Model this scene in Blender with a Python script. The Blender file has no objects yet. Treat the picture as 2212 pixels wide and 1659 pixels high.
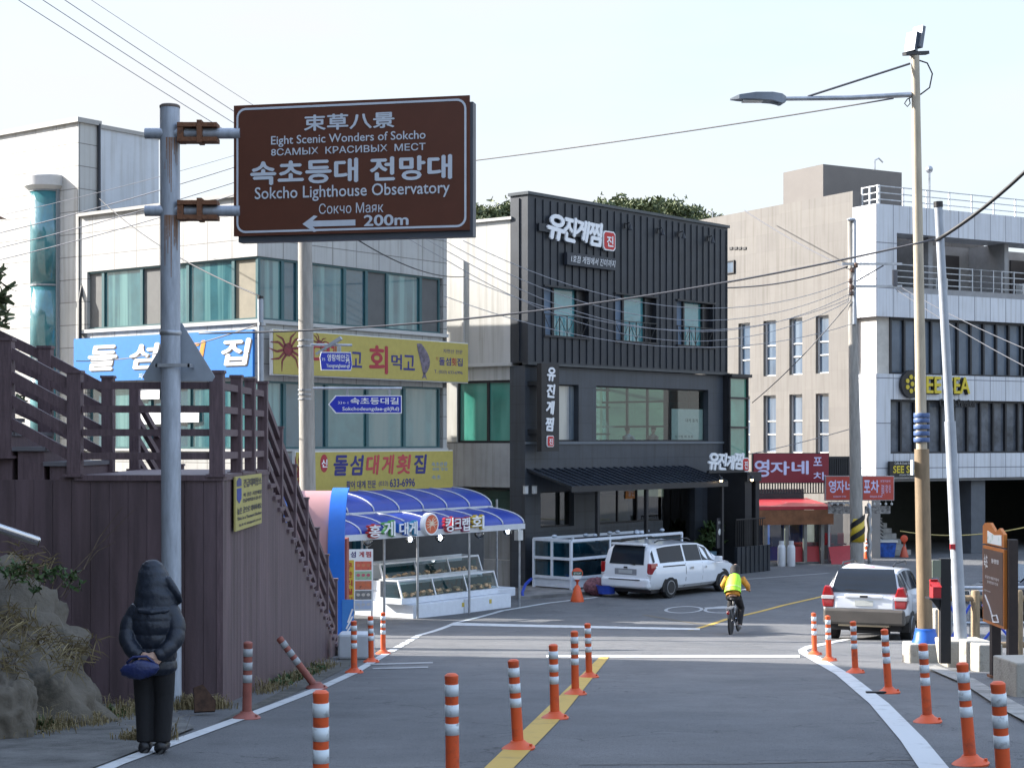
import bpy, math, random
from mathutils import Vector, Matrix
R = math.radians
S = bpy.context.scene
COL = S.collection
# ---------------- camera, sky, sun, exposure
F, CX, HY, CZ = 3600.0, 1106.0, 950.0, 5.0        # focal length / centre / horizon measured on a 2212 px wide view
cd = bpy.data.cameras.new("camera"); cam = bpy.data.objects.new("camera", cd); COL.objects.link(cam)
cam.location = (0, 0, CZ); cam.rotation_euler = (R(90), 0, 0)
cd.sensor_width = 36; cd.lens = F / 2212 * 36; cd.shift_y = (HY - 829.5) / 2212
cd.clip_start = .1; cd.clip_end = 3000
S.camera = cam
SUN_EL, SUN_AZ = R(27), math.atan2(.243, -.97)   # azimuth: direction towards the sun, angle from +X
sd = Vector((math.cos(SUN_AZ) * math.cos(SUN_EL), math.sin(SUN_AZ) * math.cos(SUN_EL), math.sin(SUN_EL)))
W = bpy.data.worlds.new("World"); S.world = W; W.use_nodes = True
nt = W.node_tree; bg = nt.nodes["Background"]
sky = nt.nodes.new("ShaderNodeTexSky"); sky.sky_type = 'NISHITA'; sky.sun_disc = False
sky.sun_elevation = SUN_EL; sky.sun_rotation = math.atan2(sd.x, sd.y)
sky.air_density = 1.0; sky.dust_density = 1.2; sky.ozone_density = 1.0
tc = nt.nodes.new("ShaderNodeTexCoord"); sp = nt.nodes.new("ShaderNodeSeparateXYZ"); hz_r = nt.nodes.new("ShaderNodeValToRGB"); e = hz_r.color_ramp.elements
e[0].position = .0; e[0].color = (.94,.94,.94,1); e[1].position = .5; e[1].color = (0,0,0,1); k = e.new(.29); k.color = (.92,.92,.92,1)
hm = nt.nodes.new("ShaderNodeMix"); hm.data_type = 'RGBA'; hm.inputs[7].default_value = (1.46, 1.66, 1.82, 1)      # bright winter haze towards the horizon
nt.links.new(tc.outputs['Generated'], sp.inputs[0]); nt.links.new(sp.outputs[2], hz_r.inputs[0]); nt.links.new(hz_r.outputs[0], hm.inputs[0]); gn = nt.nodes.new('ShaderNodeMix'); gn.data_type = 'RGBA'; gn.blend_type = 'MULTIPLY'; gn.clamp_result = False; gn.inputs[0].default_value = 1; gn.inputs[7].default_value = (1.85,1.75,1.65,1); nt.links.new(sky.outputs[0], gn.inputs[6]); nt.links.new(gn.outputs[2], hm.inputs[6])
mp = nt.nodes.new("ShaderNodeMapping"); mp.inputs['Scale'].default_value = (1.6, 1.6, 5)
nz = nt.nodes.new("ShaderNodeTexNoise"); nz.inputs['Scale'].default_value = 2.2; nz.inputs['Detail'].default_value = 6
rp = nt.nodes.new("ShaderNodeValToRGB"); rp.color_ramp.elements[0].position = .40; rp.color_ramp.elements[1].position = .66
rp.color_ramp.elements[1].color = (.8, .8, .8, 1)
mx = nt.nodes.new("ShaderNodeMix"); mx.data_type = 'RGBA'; mx.inputs[7].default_value = (1.85, 1.85, 1.88, 1)
nt.links.new(tc.outputs['Generated'], mp.inputs[0]); nt.links.new(mp.outputs[0], nz.inputs[0]); nt.links.new(nz.outputs[0], rp.inputs[0])
nt.links.new(rp.outputs[0], mx.inputs[0]); nt.links.new(hm.outputs[2], mx.inputs[6]); nt.links.new(mx.outputs[2], bg.inputs[0])
bg.inputs[1].default_value = .15
sl = bpy.data.lights.new("sun", 'SUN'); sl.energy = 4.0; sl.angle = R(.53); sl.color = (1, .955, .89)
so = bpy.data.objects.new("sun", sl); COL.objects.link(so); so.rotation_euler = sd.to_track_quat('Z', 'Y').to_euler(); so.location = sd * 60
S.view_settings.view_transform = 'Standard'; S.view_settings.look = 'None'; S.view_settings.gamma = 1
S.view_settings.use_curve_mapping = False; S.view_settings.exposure = 1.8

# ---------------- helpers
def gz(D):
    if D < 38: return 3.65 - .083 * D
    if D < 50: t = (D - 38) / 12; return .496 - .083 * (D - 38) * (1 - t / 2)
    return -.002
def ray(px, py): return ((px - CX) / F, -(py - HY) / F)
def at(px, py, D): a, b = ray(px, py); return Vector((a * D, D, CZ + b * D))
def gD(py):
    lo, hi = 3.0, 400.0
    for _ in range(50):
        m = (lo + hi) / 2
        if HY + F * (CZ - gz(m)) / m > py: lo = m
        else: hi = m
    return lo
def gp(px, py, up=0): D = gD(py); return Vector(((px - CX) / F * D, D, gz(D) + up))

class MB:
    def __init__(s): s.v = []; s.f = []; s.m = []; s.k = 0
    def mat(s, k): s.k = k; return s
    def add(s, vs, fs):
        o = len(s.v); s.v += [tuple(v) for v in vs]
        for f in fs: s.f.append([i + o for i in f]); s.m.append(s.k)
        return s
    def box(s, x0, x1, y0, y1, z0, z1):
        return s.add([(x0,y0,z0),(x1,y0,z0),(x1,y1,z0),(x0,y1,z0),(x0,y0,z1),(x1,y0,z1),(x1,y1,z1),(x0,y1,z1)],
              [(0,3,2,1),(4,5,6,7),(0,1,5,4),(1,2,6,5),(2,3,7,6),(3,0,4,7)])
    def cbox(s, c, d): return s.box(c[0]-d[0]/2, c[0]+d[0]/2, c[1]-d[1]/2, c[1]+d[1]/2, c[2]-d[2]/2, c[2]+d[2]/2)
    def tube(s, pts, r, n=8, caps=True):
        P = [Vector(p) for p in pts]; N = len(P)
        rr = r if isinstance(r, (list, tuple)) else [r] * N
        vs = []; a = None
        for i, p in enumerate(P):
            t = (P[min(i+1, N-1)] - P[max(i-1, 0)])
            t = t.normalized() if t.length > 1e-9 else Vector((0,0,1))
            if a is None: a = t.orthogonal().normalized() if abs(t.z) < .95 else Vector((1,0,0))
            a = (a - t * a.dot(t)); a = a.normalized() if a.length > 1e-6 else t.orthogonal().normalized()
            b = t.cross(a); q = rr[i]; q = q if isinstance(q, tuple) else (q, q)
            for k in range(n):
                w = 2*math.pi*k/n; vs.append(p + a*(q[0]*math.cos(w)) + b*(q[1]*math.sin(w)))
        fs = [(i*n+k, i*n+(k+1)%n, (i+1)*n+(k+1)%n, (i+1)*n+k) for i in range(N-1) for k in range(n)]
        if caps: fs += [tuple(range(n))[::-1], tuple((N-1)*n+k for k in range(n))]
        return s.add(vs, fs)
    def beam(s, p, q, w, h):                       # rectangular bar from p to q, h along the up side
        p, q = Vector(p), Vector(q); t = (q-p).normalized()
        up = Vector((0,0,1)) if abs(t.z) < .99 else Vector((0,1,0))
        a = t.cross(up).normalized()*w/2; b = a.normalized().cross(t).normalized()*h/2
        vs = [x+y for x in (p, q) for y in (-a-b, a-b, a+b, -a+b)]
        return s.add(vs, [(3,2,1,0),(4,5,6,7),(0,1,5,4),(1,2,6,5),(2,3,7,6),(3,0,4,7)])
    def prism(s, poly, d0, d1, axis='y'):          # polygon (a,b) extruded along axis
        mk = {'y': lambda a,b,d: (a,d,b), 'x': lambda a,b,d: (d,a,b), 'z': lambda a,b,d: (a,b,d)}[axis]
        n = len(poly); vs = [mk(a,b,d0) for a,b in poly] + [mk(a,b,d1) for a,b in poly]
        return s.add(vs, [tuple(range(n)), tuple(range(2*n-1, n-1, -1))] + [(i, i+n, (i+1)%n+n, (i+1)%n) for i in range(n)])
    def lathe(s, prof, n=16, c=(0,0,0), ax='z', sx=1, sy=1):
        vs = []
        for r, z in prof:
            for k in range(n):
                w = 2*math.pi*k/n; x, y = r*math.cos(w)*sx, r*math.sin(w)*sy
                p = (x,y,z) if ax == 'z' else ((z,x,y) if ax == 'x' else (x,z,y))
                vs.append((p[0]+c[0], p[1]+c[1], p[2]+c[2]))
        N = len(prof)
        return s.add(vs, [(i*n+k, i*n+(k+1)%n, (i+1)*n+(k+1)%n, (i+1)*n+k) for i in range(N-1) for k in range(n)]
                     + [tuple(range(n))[::-1], tuple((N-1)*n+k for k in range(n))])
    def ball(s, c, r, n=12, m=8):
        r = r if isinstance(r, (tuple, list)) else (r, r, r)
        vs = []
        for i in range(m+1):
            a = math.pi*i/m - math.pi/2
            for k in range(n):
                w = 2*math.pi*k/n; vs.append((c[0]+r[0]*math.cos(a)*math.cos(w), c[1]+r[1]*math.cos(a)*math.sin(w), c[2]+r[2]*math.sin(a)))
        return s.add(vs, [(i*n+k, i*n+(k+1)%n, (i+1)*n+(k+1)%n, (i+1)*n+k) for i in range(m) for k in range(n)])
    def quad(s, a, b, c, d): return s.add([a,b,c,d], [(0,1,2,3)])
    def grid(s, fn, nu, nv):
        vs = [fn(i/nu, j/nv) for j in range(nv+1) for i in range(nu+1)]; n = nu+1
        return s.add(vs, [(j*n+i, j*n+i+1, (j+1)*n+i+1, (j+1)*n+i) for j in range(nv) for i in range(nu)])
    def text(s, t, x0, x1, z0, z1, y=0, bold=0, shear=0, ext=0, fit=True):   # lettering in the plane y, facing -y
        vs, fs = glyphs(t, 0, shear, ext)
        if not vs: return s
        a0, a1 = min(v[0] for v in vs), max(v[0] for v in vs); b0, b1 = min(v[1] for v in vs), max(v[1] for v in vs)
        kx, kz = (x1-x0)/max(a1-a0, 1e-6), (z1-z0)/max(b1-b0, 1e-6)
        if not fit: kx = min(kx, kz); kz = kx
        ox, oz = (x0+x1)/2 - kx*(a0+a1)/2, (z0+z1)/2 - kz*(b0+b1)/2
        B = min(bold, .05)*.8
        for i, (dx, dz) in enumerate(((0,0),(B,0),(-B,0),(0,B),(0,-B)) if bold > .011 else ((0,0),)):      # heavier strokes: the outline set again a hair's breadth aside
            q = (1-2*B/max(a1-a0,1e-6), 1-2*B/max(b1-b0,1e-6)) if bold > .011 else (1,1)
            s.add([((x0+x1)/2*(1 if fit else 1) + (ox+v[0]*kx-(x0+x1)/2)*q[0] + dx*kx, y-v[2]-.0006*i, (z0+z1)/2 + (oz+v[1]*kz-(z0+z1)/2)*q[1] + dz*kz) for v in vs], fs)
        return s
    def xf(s, M, i0=0):
        s.v[i0:] = [tuple(M @ Vector(v)) for v in s.v[i0:]]; return s
    def build(s, name, mats, parent=None, smooth=False, W=False, bev=0):
        vs = s.v; off = Vector((0,0,0))
        if parent is None:
            xs, ys, zs = zip(*vs); off = Vector(((min(xs)+max(xs))/2, (min(ys)+max(ys))/2, min(zs)))
            vs = [(x-off.x, y-off.y, z-off.z) for x, y, z in vs]
        elif W:
            M = Matrix.Translation(parent.location) @ parent.rotation_euler.to_matrix().to_4x4(); M.invert()
            vs = [tuple(M @ Vector(v)) for v in vs]
        me = bpy.data.meshes.new(name); me.from_pydata(vs, [], s.f)
        if not isinstance(mats, (list, tuple)): mats = [mats]
        for m in mats: me.materials.append(m)
        me.polygons.foreach_set('material_index', s.m)
        if smooth: me.polygons.foreach_set('use_smooth', [True]*len(s.f))
        me.validate(); me.update()
        o = bpy.data.objects.new(name, me); COL.objects.link(o); o.parent = parent; o.location = off
        if smooth == 'a':
            try: me.set_sharp_from_angle(angle=R(38))
            except Exception: pass
        if bev:
            b = o.modifiers.new('bevel', 'BEVEL'); b.width = bev; b.segments = 2; b.limit_method = 'ANGLE'
        return o
_gc = {}
def glyphs(t, bold, shear, ext):
    key = (t, bold, shear, ext)
    if key not in _gc:
        c = bpy.data.curves.new("t", 'FONT'); c.body = t; c.size = 1; c.offset = bold; c.shear = shear; c.extrude = ext; c.resolution_u = 3
        c.align_x = 'CENTER'; c.fill_mode = 'BOTH' if ext else 'FRONT'
        o = bpy.data.objects.new("t", c); me = bpy.data.meshes.new_from_object(o)
        _gc[key] = ([tuple(v.co) for v in me.vertices], [tuple(p.vertices) for p in me.polygons])
        bpy.data.objects.remove(o); bpy.data.curves.remove(c); bpy.data.meshes.remove(me)
    return _gc[key]
def tag(o, label=None, cat=None, group=None, kind=None):
    if label: o['label'] = label
    if cat: o['category'] = cat
    if group: o['group'] = group
    if kind: o['kind'] = kind
    return o
def thing(name, label, cat, loc=(0,0,0), rz=0, group=None):
    o = bpy.data.objects.new(name, None); COL.objects.link(o); o.empty_display_size = .2
    o.location = loc; o.rotation_euler = (0,0,rz); return tag(o, label, cat, group)
def copy_tree(o, parent=None):
    c = o.copy(); COL.objects.link(c); c.parent = parent
    for ch in KIDS(o): copy_tree(ch, c)
    return c
def KIDS(o): return [x for x in COL.objects if x.parent == o]
class Frame:                                       # local x runs along the facade, local y into the building
    def __init__(s, X, Y, ux, uy):
        s.X, s.Y, s.a = X, Y, math.atan2(uy, ux); s.c, s.s = math.cos(s.a), math.sin(s.a)
    def loc(s, x, y): x -= s.X; y -= s.Y; return (x*s.c + y*s.s, -x*s.s + y*s.c)
    def w(s, x, y, z): return Vector((s.X + x*s.c - y*s.s, s.Y + x*s.s + y*s.c, z))
    def fy(s, px, py, y=0):                        # pixel ray meets the plane local y
        a, b = ray(px, py); oy = s.loc(0, 0)[1]; dy = -a*s.s + s.c; t = (y - oy)/dy; x = s.loc(a*t, t)[0]; return x, CZ + b*t
    def fx(s, px, py, x=0):
        a, b = ray(px, py); ox = s.loc(0, 0)[0]; dx = a*s.c + s.s; t = (x - ox)/dx; y = s.loc(a*t, t)[1]; return y, CZ + b*t
    def thing(s, name, label, cat, x=0, y=0, z=0, group=None): return thing(name, label, cat, s.w(x, y, z), s.a, group)

# ---------------- materials
def mat(name, col, rough=.6, metal=0, var=.12, scale=2.5, bump=0, bscale=60, spec=.5, dirt=None, stretch=None, coat=0, streak=0, rand=False):
    m = bpy.data.materials.new(name); m.use_nodes = True; n = m.node_tree; L = n.links.new; b = n.nodes["Principled BSDF"]
    b.inputs['Roughness'].default_value = rough; b.inputs['Metallic'].default_value = metal; b.inputs['Specular IOR Level'].default_value = spec
    b.inputs['Coat Weight'].default_value = coat
    t = n.nodes.new("ShaderNodeTexCoord"); src = t.outputs['Object']
    if stretch:
        mm = n.nodes.new("ShaderNodeMapping"); mm.inputs['Scale'].default_value = stretch; L(src, mm.inputs[0]); src = mm.outputs[0]
    z = n.nodes.new("ShaderNodeTexNoise"); z.inputs['Scale'].default_value = scale; z.inputs['Detail'].default_value = 8; z.inputs['Roughness'].default_value = .65
    L(src, z.inputs[0])
    r = n.nodes.new("ShaderNodeValToRGB"); e = r.color_ramp.elements; e[0].position = .3; e[1].position = .7
    d = dirt if dirt else tuple(c*(1-var*1.6) for c in col)
    e[0].color = (*d, 1); e[1].color = (*[min(1, c*(1+var*.6)) for c in col], 1)
    if dirt: e[0].position = .28; e[1].position = .46
    L(z.outputs[0], r.inputs[0]); L(r.outputs[0], b.inputs['Base Color'])
    if rand:
        oi = n.nodes.new("ShaderNodeObjectInfo"); va = n.nodes.new("ShaderNodeVectorMath"); va.operation = 'MULTIPLY_ADD'; va.inputs[1].default_value = (37,53,71); L(oi.outputs['Random'], va.inputs[0]); L(src, va.inputs[2]); L(va.outputs[0], z.inputs[0])
    if streak:
        mm = n.nodes.new("ShaderNodeMapping"); mm.inputs['Scale'].default_value = (5,5,.22); L(t.outputs['Object'], mm.inputs[0]); z3 = n.nodes.new("ShaderNodeTexNoise"); z3.inputs['Scale'].default_value = 1.3; z3.inputs['Detail'].default_value = 6; L(mm.outputs[0], z3.inputs[0])
        r3 = n.nodes.new("ShaderNodeValToRGB"); r3.color_ramp.elements[0].position = .48; r3.color_ramp.elements[1].position = .74; r3.color_ramp.elements[0].color = (1,1,1,1); k_ = 1-streak; r3.color_ramp.elements[1].color = (k_,k_*.97,k_*.92,1); L(z3.outputs[0], r3.inputs[0])
        ms = n.nodes.new("ShaderNodeMix"); ms.data_type = 'RGBA'; ms.blend_type = 'MULTIPLY'; ms.inputs[0].default_value = 1; L(r.outputs[0], ms.inputs[6]); L(r3.outputs[0], ms.inputs[7]); L(ms.outputs[2], b.inputs['Base Color']); m['mixed'] = ms.name
    if bump:
        z2 = n.nodes.new("ShaderNodeTexNoise"); z2.inputs['Scale'].default_value = bscale; z2.inputs['Detail'].default_value = 4; L(t.outputs['Object'], z2.inputs[0])
        bp = n.nodes.new("ShaderNodeBump"); bp.inputs['Strength'].default_value = bump; bp.inputs['Distance'].default_value = .02
        L(z2.outputs[0], bp.inputs['Height']); L(bp.outputs[0], b.inputs['Normal'])
    m['bsdf'] = r.name
    return m
def panel(name, col, w, h, joint=.02, jcol=None, rough=.5, var=.1, off=0, vert=False, metal=0, bump=.3, streak=.25):   # clad surface: running coordinate (x+y, z)
    m = mat(name, col, rough, metal, var, .8, streak=streak); n = m.node_tree; L = n.links.new; b = n.nodes["Principled BSDF"]
    t = n.nodes.new("ShaderNodeTexCoord"); sx = n.nodes.new("ShaderNodeSeparateXYZ"); L(t.outputs['Object'], sx.inputs[0])
    ad = n.nodes.new("ShaderNodeMath"); ad.operation = 'ADD'; L(sx.outputs[0], ad.inputs[0]); L(sx.outputs[1], ad.inputs[1])
    cb = n.nodes.new("ShaderNodeCombineXYZ"); L(ad.outputs[0], cb.inputs[0]); L(sx.outputs[2], cb.inputs[1])
    k = n.nodes.new("ShaderNodeTexBrick"); L(cb.outputs[0], k.inputs[0]); k.offset = off; k.squash = 1
    k.inputs['Scale'].default_value = 1; k.inputs['Brick Width'].default_value = w; k.inputs['Row Height'].default_value = h; k.inputs['Mortar Size'].default_value = joint/2
    k.inputs['Mortar Smooth'].default_value = .1
    k.inputs['Color1'].default_value = (1,1,1,1); k.inputs['Color2'].default_value = (.9,.9,.91,1); j = jcol or (.25,.25,.25)
    k.inputs['Mortar'].default_value = (*j, 1)
    mu = n.nodes.new("ShaderNodeMix"); mu.data_type = 'RGBA'; mu.blend_type = 'MULTIPLY'; mu.inputs[0].default_value = 1
    L(n.nodes[m['mixed']].outputs[2] if streak else n.nodes[m['bsdf']].outputs[0], mu.inputs[6]); L(k.outputs['Color'], mu.inputs[7]); L(mu.outputs[2], b.inputs['Base Color'])
    bp = n.nodes.new("ShaderNodeBump"); bp.invert = True; bp.inputs['Strength'].default_value = bump; bp.inputs['Distance'].default_value = .02
    L(k.outputs['Fac'], bp.inputs['Height']); L(bp.outputs[0], b.inputs['Normal'])
    return m
def glass(name, col, rough=.05, curtain=None, cw=5.0):      # window pane with the curtain or room tone behind it
    m = mat(name, col, rough, 0, .25, .7, spec=.8); n = m.node_tree; L = n.links.new; b = n.nodes["Principled BSDF"]
    b.inputs['Coat Weight'].default_value = .6; b.inputs['Coat Roughness'].default_value = .02
    if curtain:
        t = n.nodes.new("ShaderNodeTexCoord"); mm = n.nodes.new("ShaderNodeMapping"); mm.inputs['Scale'].default_value = (cw, cw, .12); L(t.outputs['Object'], mm.inputs[0])
        z = n.nodes.new("ShaderNodeTexNoise"); z.inputs['Scale'].default_value = 1; z.inputs['Detail'].default_value = 3; L(mm.outputs[0], z.inputs[0])
        r = n.nodes.new("ShaderNodeValToRGB"); r.color_ramp.elements[0].position = .45; r.color_ramp.elements[1].position = .62; L(z.outputs[0], r.inputs[0])
        mu = n.nodes.new("ShaderNodeMix"); mu.data_type = 'RGBA'; L(r.outputs[0], mu.inputs[0]); L(n.nodes[m['bsdf']].outputs[0], mu.inputs[6]); mu.inputs[7].default_value = (*curtain, 1)
        L(mu.outputs[2], b.inputs['Base Color'])
    return m
def clear(name, tint, gl=.12):
    m = bpy.data.materials.new(name); m.use_nodes = True; n = m.node_tree; L = n.links.new; n.nodes.remove(n.nodes["Principled BSDF"])
    a = n.nodes.new("ShaderNodeBsdfTransparent"); a.inputs[0].default_value = (*tint, 1); g = n.nodes.new("ShaderNodeBsdfGlossy"); g.inputs['Roughness'].default_value = .03
    f = n.nodes.new("ShaderNodeFresnel"); f.inputs[0].default_value = 1.5; ad = n.nodes.new("ShaderNodeMath"); ad.operation = 'ADD'; ad.inputs[1].default_value = gl; ad.use_clamp = True
    x = n.nodes.new("ShaderNodeMixShader"); L(f.outputs[0], ad.inputs[0]); L(ad.outputs[0], x.inputs[0]); L(a.outputs[0], x.inputs[1]); L(g.outputs[0], x.inputs[2])
    L(x.outputs[0], n.nodes["Material Output"].inputs[0]); return m
def emit(name, col, s):
    m = mat(name, col, .4); b = m.node_tree.nodes["Principled BSDF"]; b.inputs['Emission Color'].default_value = (*col, 1); b.inputs['Emission Strength'].default_value = s; return m
def flat(name, col, rough=.5, **k): return mat(name, col, rough, var=.06, scale=6, **k)
M = dict(
 white=flat('white_paint', (.78,.79,.8)), offwhite=flat('off_white', (.62,.62,.6)), black=flat('black_paint', (.012,.012,.014), .45), ink=flat('ink', (.02,.02,.025)),
 red=flat('red_paint', (.42,.02,.025)), orange=flat('orange_plastic', (.72,.1,.02), .42), blue=flat('blue_paint', (.02,.1,.5), .4), navy=flat('navy_ink', (.02,.02,.16)),
 crimson=flat('crimson_ink', (.35,.02,.035)), yellow=flat('yellow_sign', (.55,.43,.07)), steel=mat('galvanised_steel', (.42,.44,.47), .42, .75, .2, 5),
 paintsteel=mat('painted_steel', (.36,.39,.43), .5, .2, .15, 3), darkmetal=mat('dark_metal', (.035,.036,.04), .45, .4), rubber=flat('rubber', (.016,.016,.017), .8),
 concrete=mat('concrete', (.33,.32,.3), .9, 0, .25, 3, .4, 50), oldconcrete=mat('weathered_concrete', (.30,.28,.24), .9, 0, .35, 4, .5, 40, dirt=(.16,.15,.13)),
 polec=mat('concrete_pole', (.33,.31,.28), .85, 0, .2, 4, .2, 40, stretch=(3,3,.4)), wood=mat('brown_deck_wood', (.135,.088,.097), .62, 0, .25, 6, .15, 30, stretch=(6,6,.6)),
 wire=flat('wire_black', (.02,.02,.022), .6), wiregrey=flat('wire_grey', (.10,.10,.11), .6), chrome=mat('chrome', (.6,.6,.62), .18, 1, .05),
)
# ---------------- ground, road, markings
def asphalt():
    m = mat('asphalt', (.115,.117,.12), .86, 0, .14, 1.3, .5, 130); n = m.node_tree; L = n.links.new; b = n.nodes["Principled BSDF"]
    t = n.nodes.new("ShaderNodeTexCoord"); cur = n.nodes[m['bsdf']].outputs[0]
    for sc, lo, hi, c, st in ((150, .5, .68, (1.75,1.73,1.7), None), (60, .6, .64, (.45,.45,.45), None), (.33, .45, .62, (1.16,1.14,1.12), None), (.55, .6, .7, (.86,.86,.86), None), (3.2, .66, .7, (.84,.84,.84), None), (1.6, .55, .8, (.86,.86,.87), (1,.1,1))):
        z = n.nodes.new("ShaderNodeTexNoise"); z.inputs['Scale'].default_value = sc; z.inputs['Detail'].default_value = 3 if sc > 9 else 7
        if st:
            mm = n.nodes.new("ShaderNodeMapping"); mm.inputs['Scale'].default_value = st; L(t.outputs['Object'], mm.inputs[0]); L(mm.outputs[0], z.inputs[0])
        else: L(t.outputs['Object'], z.inputs[0])
        r = n.nodes.new("ShaderNodeValToRGB"); r.color_ramp.elements[0].position = lo; r.color_ramp.elements[1].position = hi; L(z.outputs[0], r.inputs[0])
        mu = n.nodes.new("ShaderNodeMix"); mu.data_type = 'RGBA'; mu.blend_type = 'MULTIPLY'; L(r.outputs[0], mu.inputs[0]); L(cur, mu.inputs[6]); mu.inputs[7].default_value = (*c, 1); mu.clamp_result = False
        cur = mu.outputs[2]
    v = n.nodes.new("ShaderNodeTexVoronoi"); v.feature = 'DISTANCE_TO_EDGE'; v.inputs['Scale'].default_value = .22
    dz = n.nodes.new("ShaderNodeTexNoise"); dz.inputs['Scale'].default_value = 1.4; dz.inputs['Detail'].default_value = 6; L(t.outputs['Object'], dz.inputs[0])
    vm = n.nodes.new("ShaderNodeVectorMath"); vm.operation = 'MULTIPLY_ADD'; vm.inputs[1].default_value = (1.6,1.6,1.6); L(dz.outputs['Color'], vm.inputs[0]); L(t.outputs['Object'], vm.inputs[2]); L(vm.outputs[0], v.inputs[0])
    r = n.nodes.new("ShaderNodeValToRGB"); r.color_ramp.elements[0].position = .001; r.color_ramp.elements[0].color = (.45,.45,.45,1); r.color_ramp.elements[1].position = .004; L(v.outputs[0], r.inputs[0])
    mu = n.nodes.new("ShaderNodeMix"); mu.data_type = 'RGBA'; mu.blend_type = 'MULTIPLY'; mu.inputs[0].default_value = 1; L(cur, mu.inputs[6]); L(r.outputs[0], mu.inputs[7]); L(mu.outputs[2], b.inputs['Base Color'])
    return m
AS = asphalt()
xs = [-400,-200,-100,-60,-40] + [-30+2*i for i in range(31)] + [40,60,100,200,400]
ds = [-80,-40,-20,-10] + [-5+.5*i for i in range(115)] + [54,60,70,90,130,200,400,900]
g = MB(); n = len(xs)
g.add([(x, d, gz(max(d, -12))) for d in ds for x in xs], [(j*n+i, j*n+i+1, (j+1)*n+i+1, (j+1)*n+i) for j in range(len(ds)-1) for i in range(n-1)])
tag(g.build('ground', AS), kind='structure')
paint_w = mat('road_white', (.50,.51,.51), .75, 0, .12, 4, .2, 90, dirt=(.26,.26,.26)); paint_y = mat('road_yellow', (.50,.32,.06), .7, 0, .1, 3, .2, 90, dirt=(.36,.24,.06))
paint_old = mat('road_white_worn', (.3,.3,.3), .8, 0, .2, 3, dirt=(.12,.12,.12))
def up(X, D, h): return (X, D, gz(D) + h)
def band(name, L1, L2, m, h=.008):               # painted strip between two polylines given in the photo's measure
    a = [gp(*p) for p in L1]; b = [gp(*p) for p in L2]; mb = MB()
    for i in range(len(a)-1):
        k = max(1, int(max((a[i+1]-a[i]).length, (b[i+1]-b[i]).length)/.5)); w = max(1, int((a[i]-b[i]).length/.5), int((a[i+1]-b[i+1]).length/.5)); w = min(w, 4)
        def f(u, v):
            p = a[i].lerp(a[i+1], v); q = b[i].lerp(b[i+1], v); s = p.lerp(q, u); return up(s.x, s.y, h)
        mb.grid(f, w, k)
    return tag(mb.build(name, m), kind='structure')
def stripe(name, pts, w, m, h=.008, dash=None):
    P = [gp(*p) for p in pts]; mb = MB(); Q = [P[0]]
    for i in range(len(P)-1):
        k = max(1, int((P[i+1]-P[i]).length/.4))
        Q += [P[i].lerp(P[i+1], (j+1)/k) for j in range(k)]
    vs = []
    for i, p in enumerate(Q):
        t = Q[min(i+1, len(Q)-1)] - Q[max(i-1, 0)]; t.z = 0; t.normalize(); nx = Vector((-t.y, t.x, 0))*w/2
        vs += [up(p.x+nx.x, p.y+nx.y, h), up(p.x-nx.x, p.y-nx.y, h)]
    mb.add(vs, [(2*i, 2*i+1, 2*i+3, 2*i+2) for i in range(len(Q)-1) if not dash or (i % dash[0]) < dash[1]])
    return tag(mb.build(name, m), kind='structure')
stripe('edge_line', [(170,1685),(250,1650),(360,1610),(545,1543),(690,1487),(765,1453),(838,1410)], .14, paint_w)
stripe('edge_line', [(842,1408),(905,1372)], .16, paint_w, dash=(4,3))
stripe('edge_line', [(905,1372),(985,1345),(1085,1319),(1180,1303),(1290,1290)], .16, paint_w)
stripe('edge_line', [(1330,1283),(1440,1268),(1600,1252),(1790,1238)], .16, paint_old)
band('stop_line', [(978,1345),(1512,1357)], [(978,1351),(1512,1361)], paint_w)
band('stop_line', [(1180,1415),(1728,1415)], [(1180,1420),(1728,1421)], paint_w)
band('centre_line', [(1297,1418),(1160,1550),(1025,1680)], [(1317,1418),(1205,1560),(1090,1680)], paint_y)
stripe('centre_line', [(1492,1361),(1570,1337),(1690,1308),(1800,1283)], .15, paint_y)
stripe('worn_line', [(1390,1328),(1460,1340),(1545,1352)], .1, mat('worn_yellow', (.17,.14,.09), .8))
band('kerb_line', [(2075,1690),(2000,1600),(1920,1520),(1838,1457),(1768,1418),(1745,1409),(1742,1404),(1760,1398),(1845,1380)],
                  [(2005,1690),(1945,1600),(1878,1520),(1805,1457),(1742,1420),(1726,1411),(1724,1404),(1740,1396),(1840,1377)], paint_w)
mb = MB()                                        # speed-limit figures painted on the lane
for cx, cy, rx, ry in ((1477,1317,42,7.5), (1562,1317,42,7.5)):
    c = gp(cx, cy); 
    e0 = [gp(cx+rx*math.cos(w)+ry*.9*math.sin(w), cy-ry*math.sin(w)) for w in [2*math.pi*k/28 for k in range(29)]]
    for i in range(28):
        if cx > 1500 and 9 < i < 13: continue
        a, b = e0[i], e0[i+1]; a2, b2 = c.lerp(a, .83), c.lerp(b, .83)
        mb.quad(*[up(p.x, p.y, .009) for p in (a, b, b2, a2)])
a, b = gp(1525,1316), gp(1600,1313); mb.quad(up(a.x,a.y,.009), up(a.x,a.y+.5,.009), up(b.x,b.y+.5,.009), up(b.x,b.y,.009))
tag(mb.build('road_lettering', mat('road_white_faded', (.36,.36,.36), .8, 0, .15, 3, dirt=(.17,.17,.17))), kind='structure')
band('road_lettering', [(800,1434),(935,1430)], [(800,1437),(935,1433)], paint_old); band('road_lettering', [(805,1443),(925,1440)], [(805,1446),(925,1443)], paint_old)
stripe('road_joint', [(1250,1652),(1600,1650),(2020,1640)], .03, flat('joint_tar', (.03,.03,.03)), .006)
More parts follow.
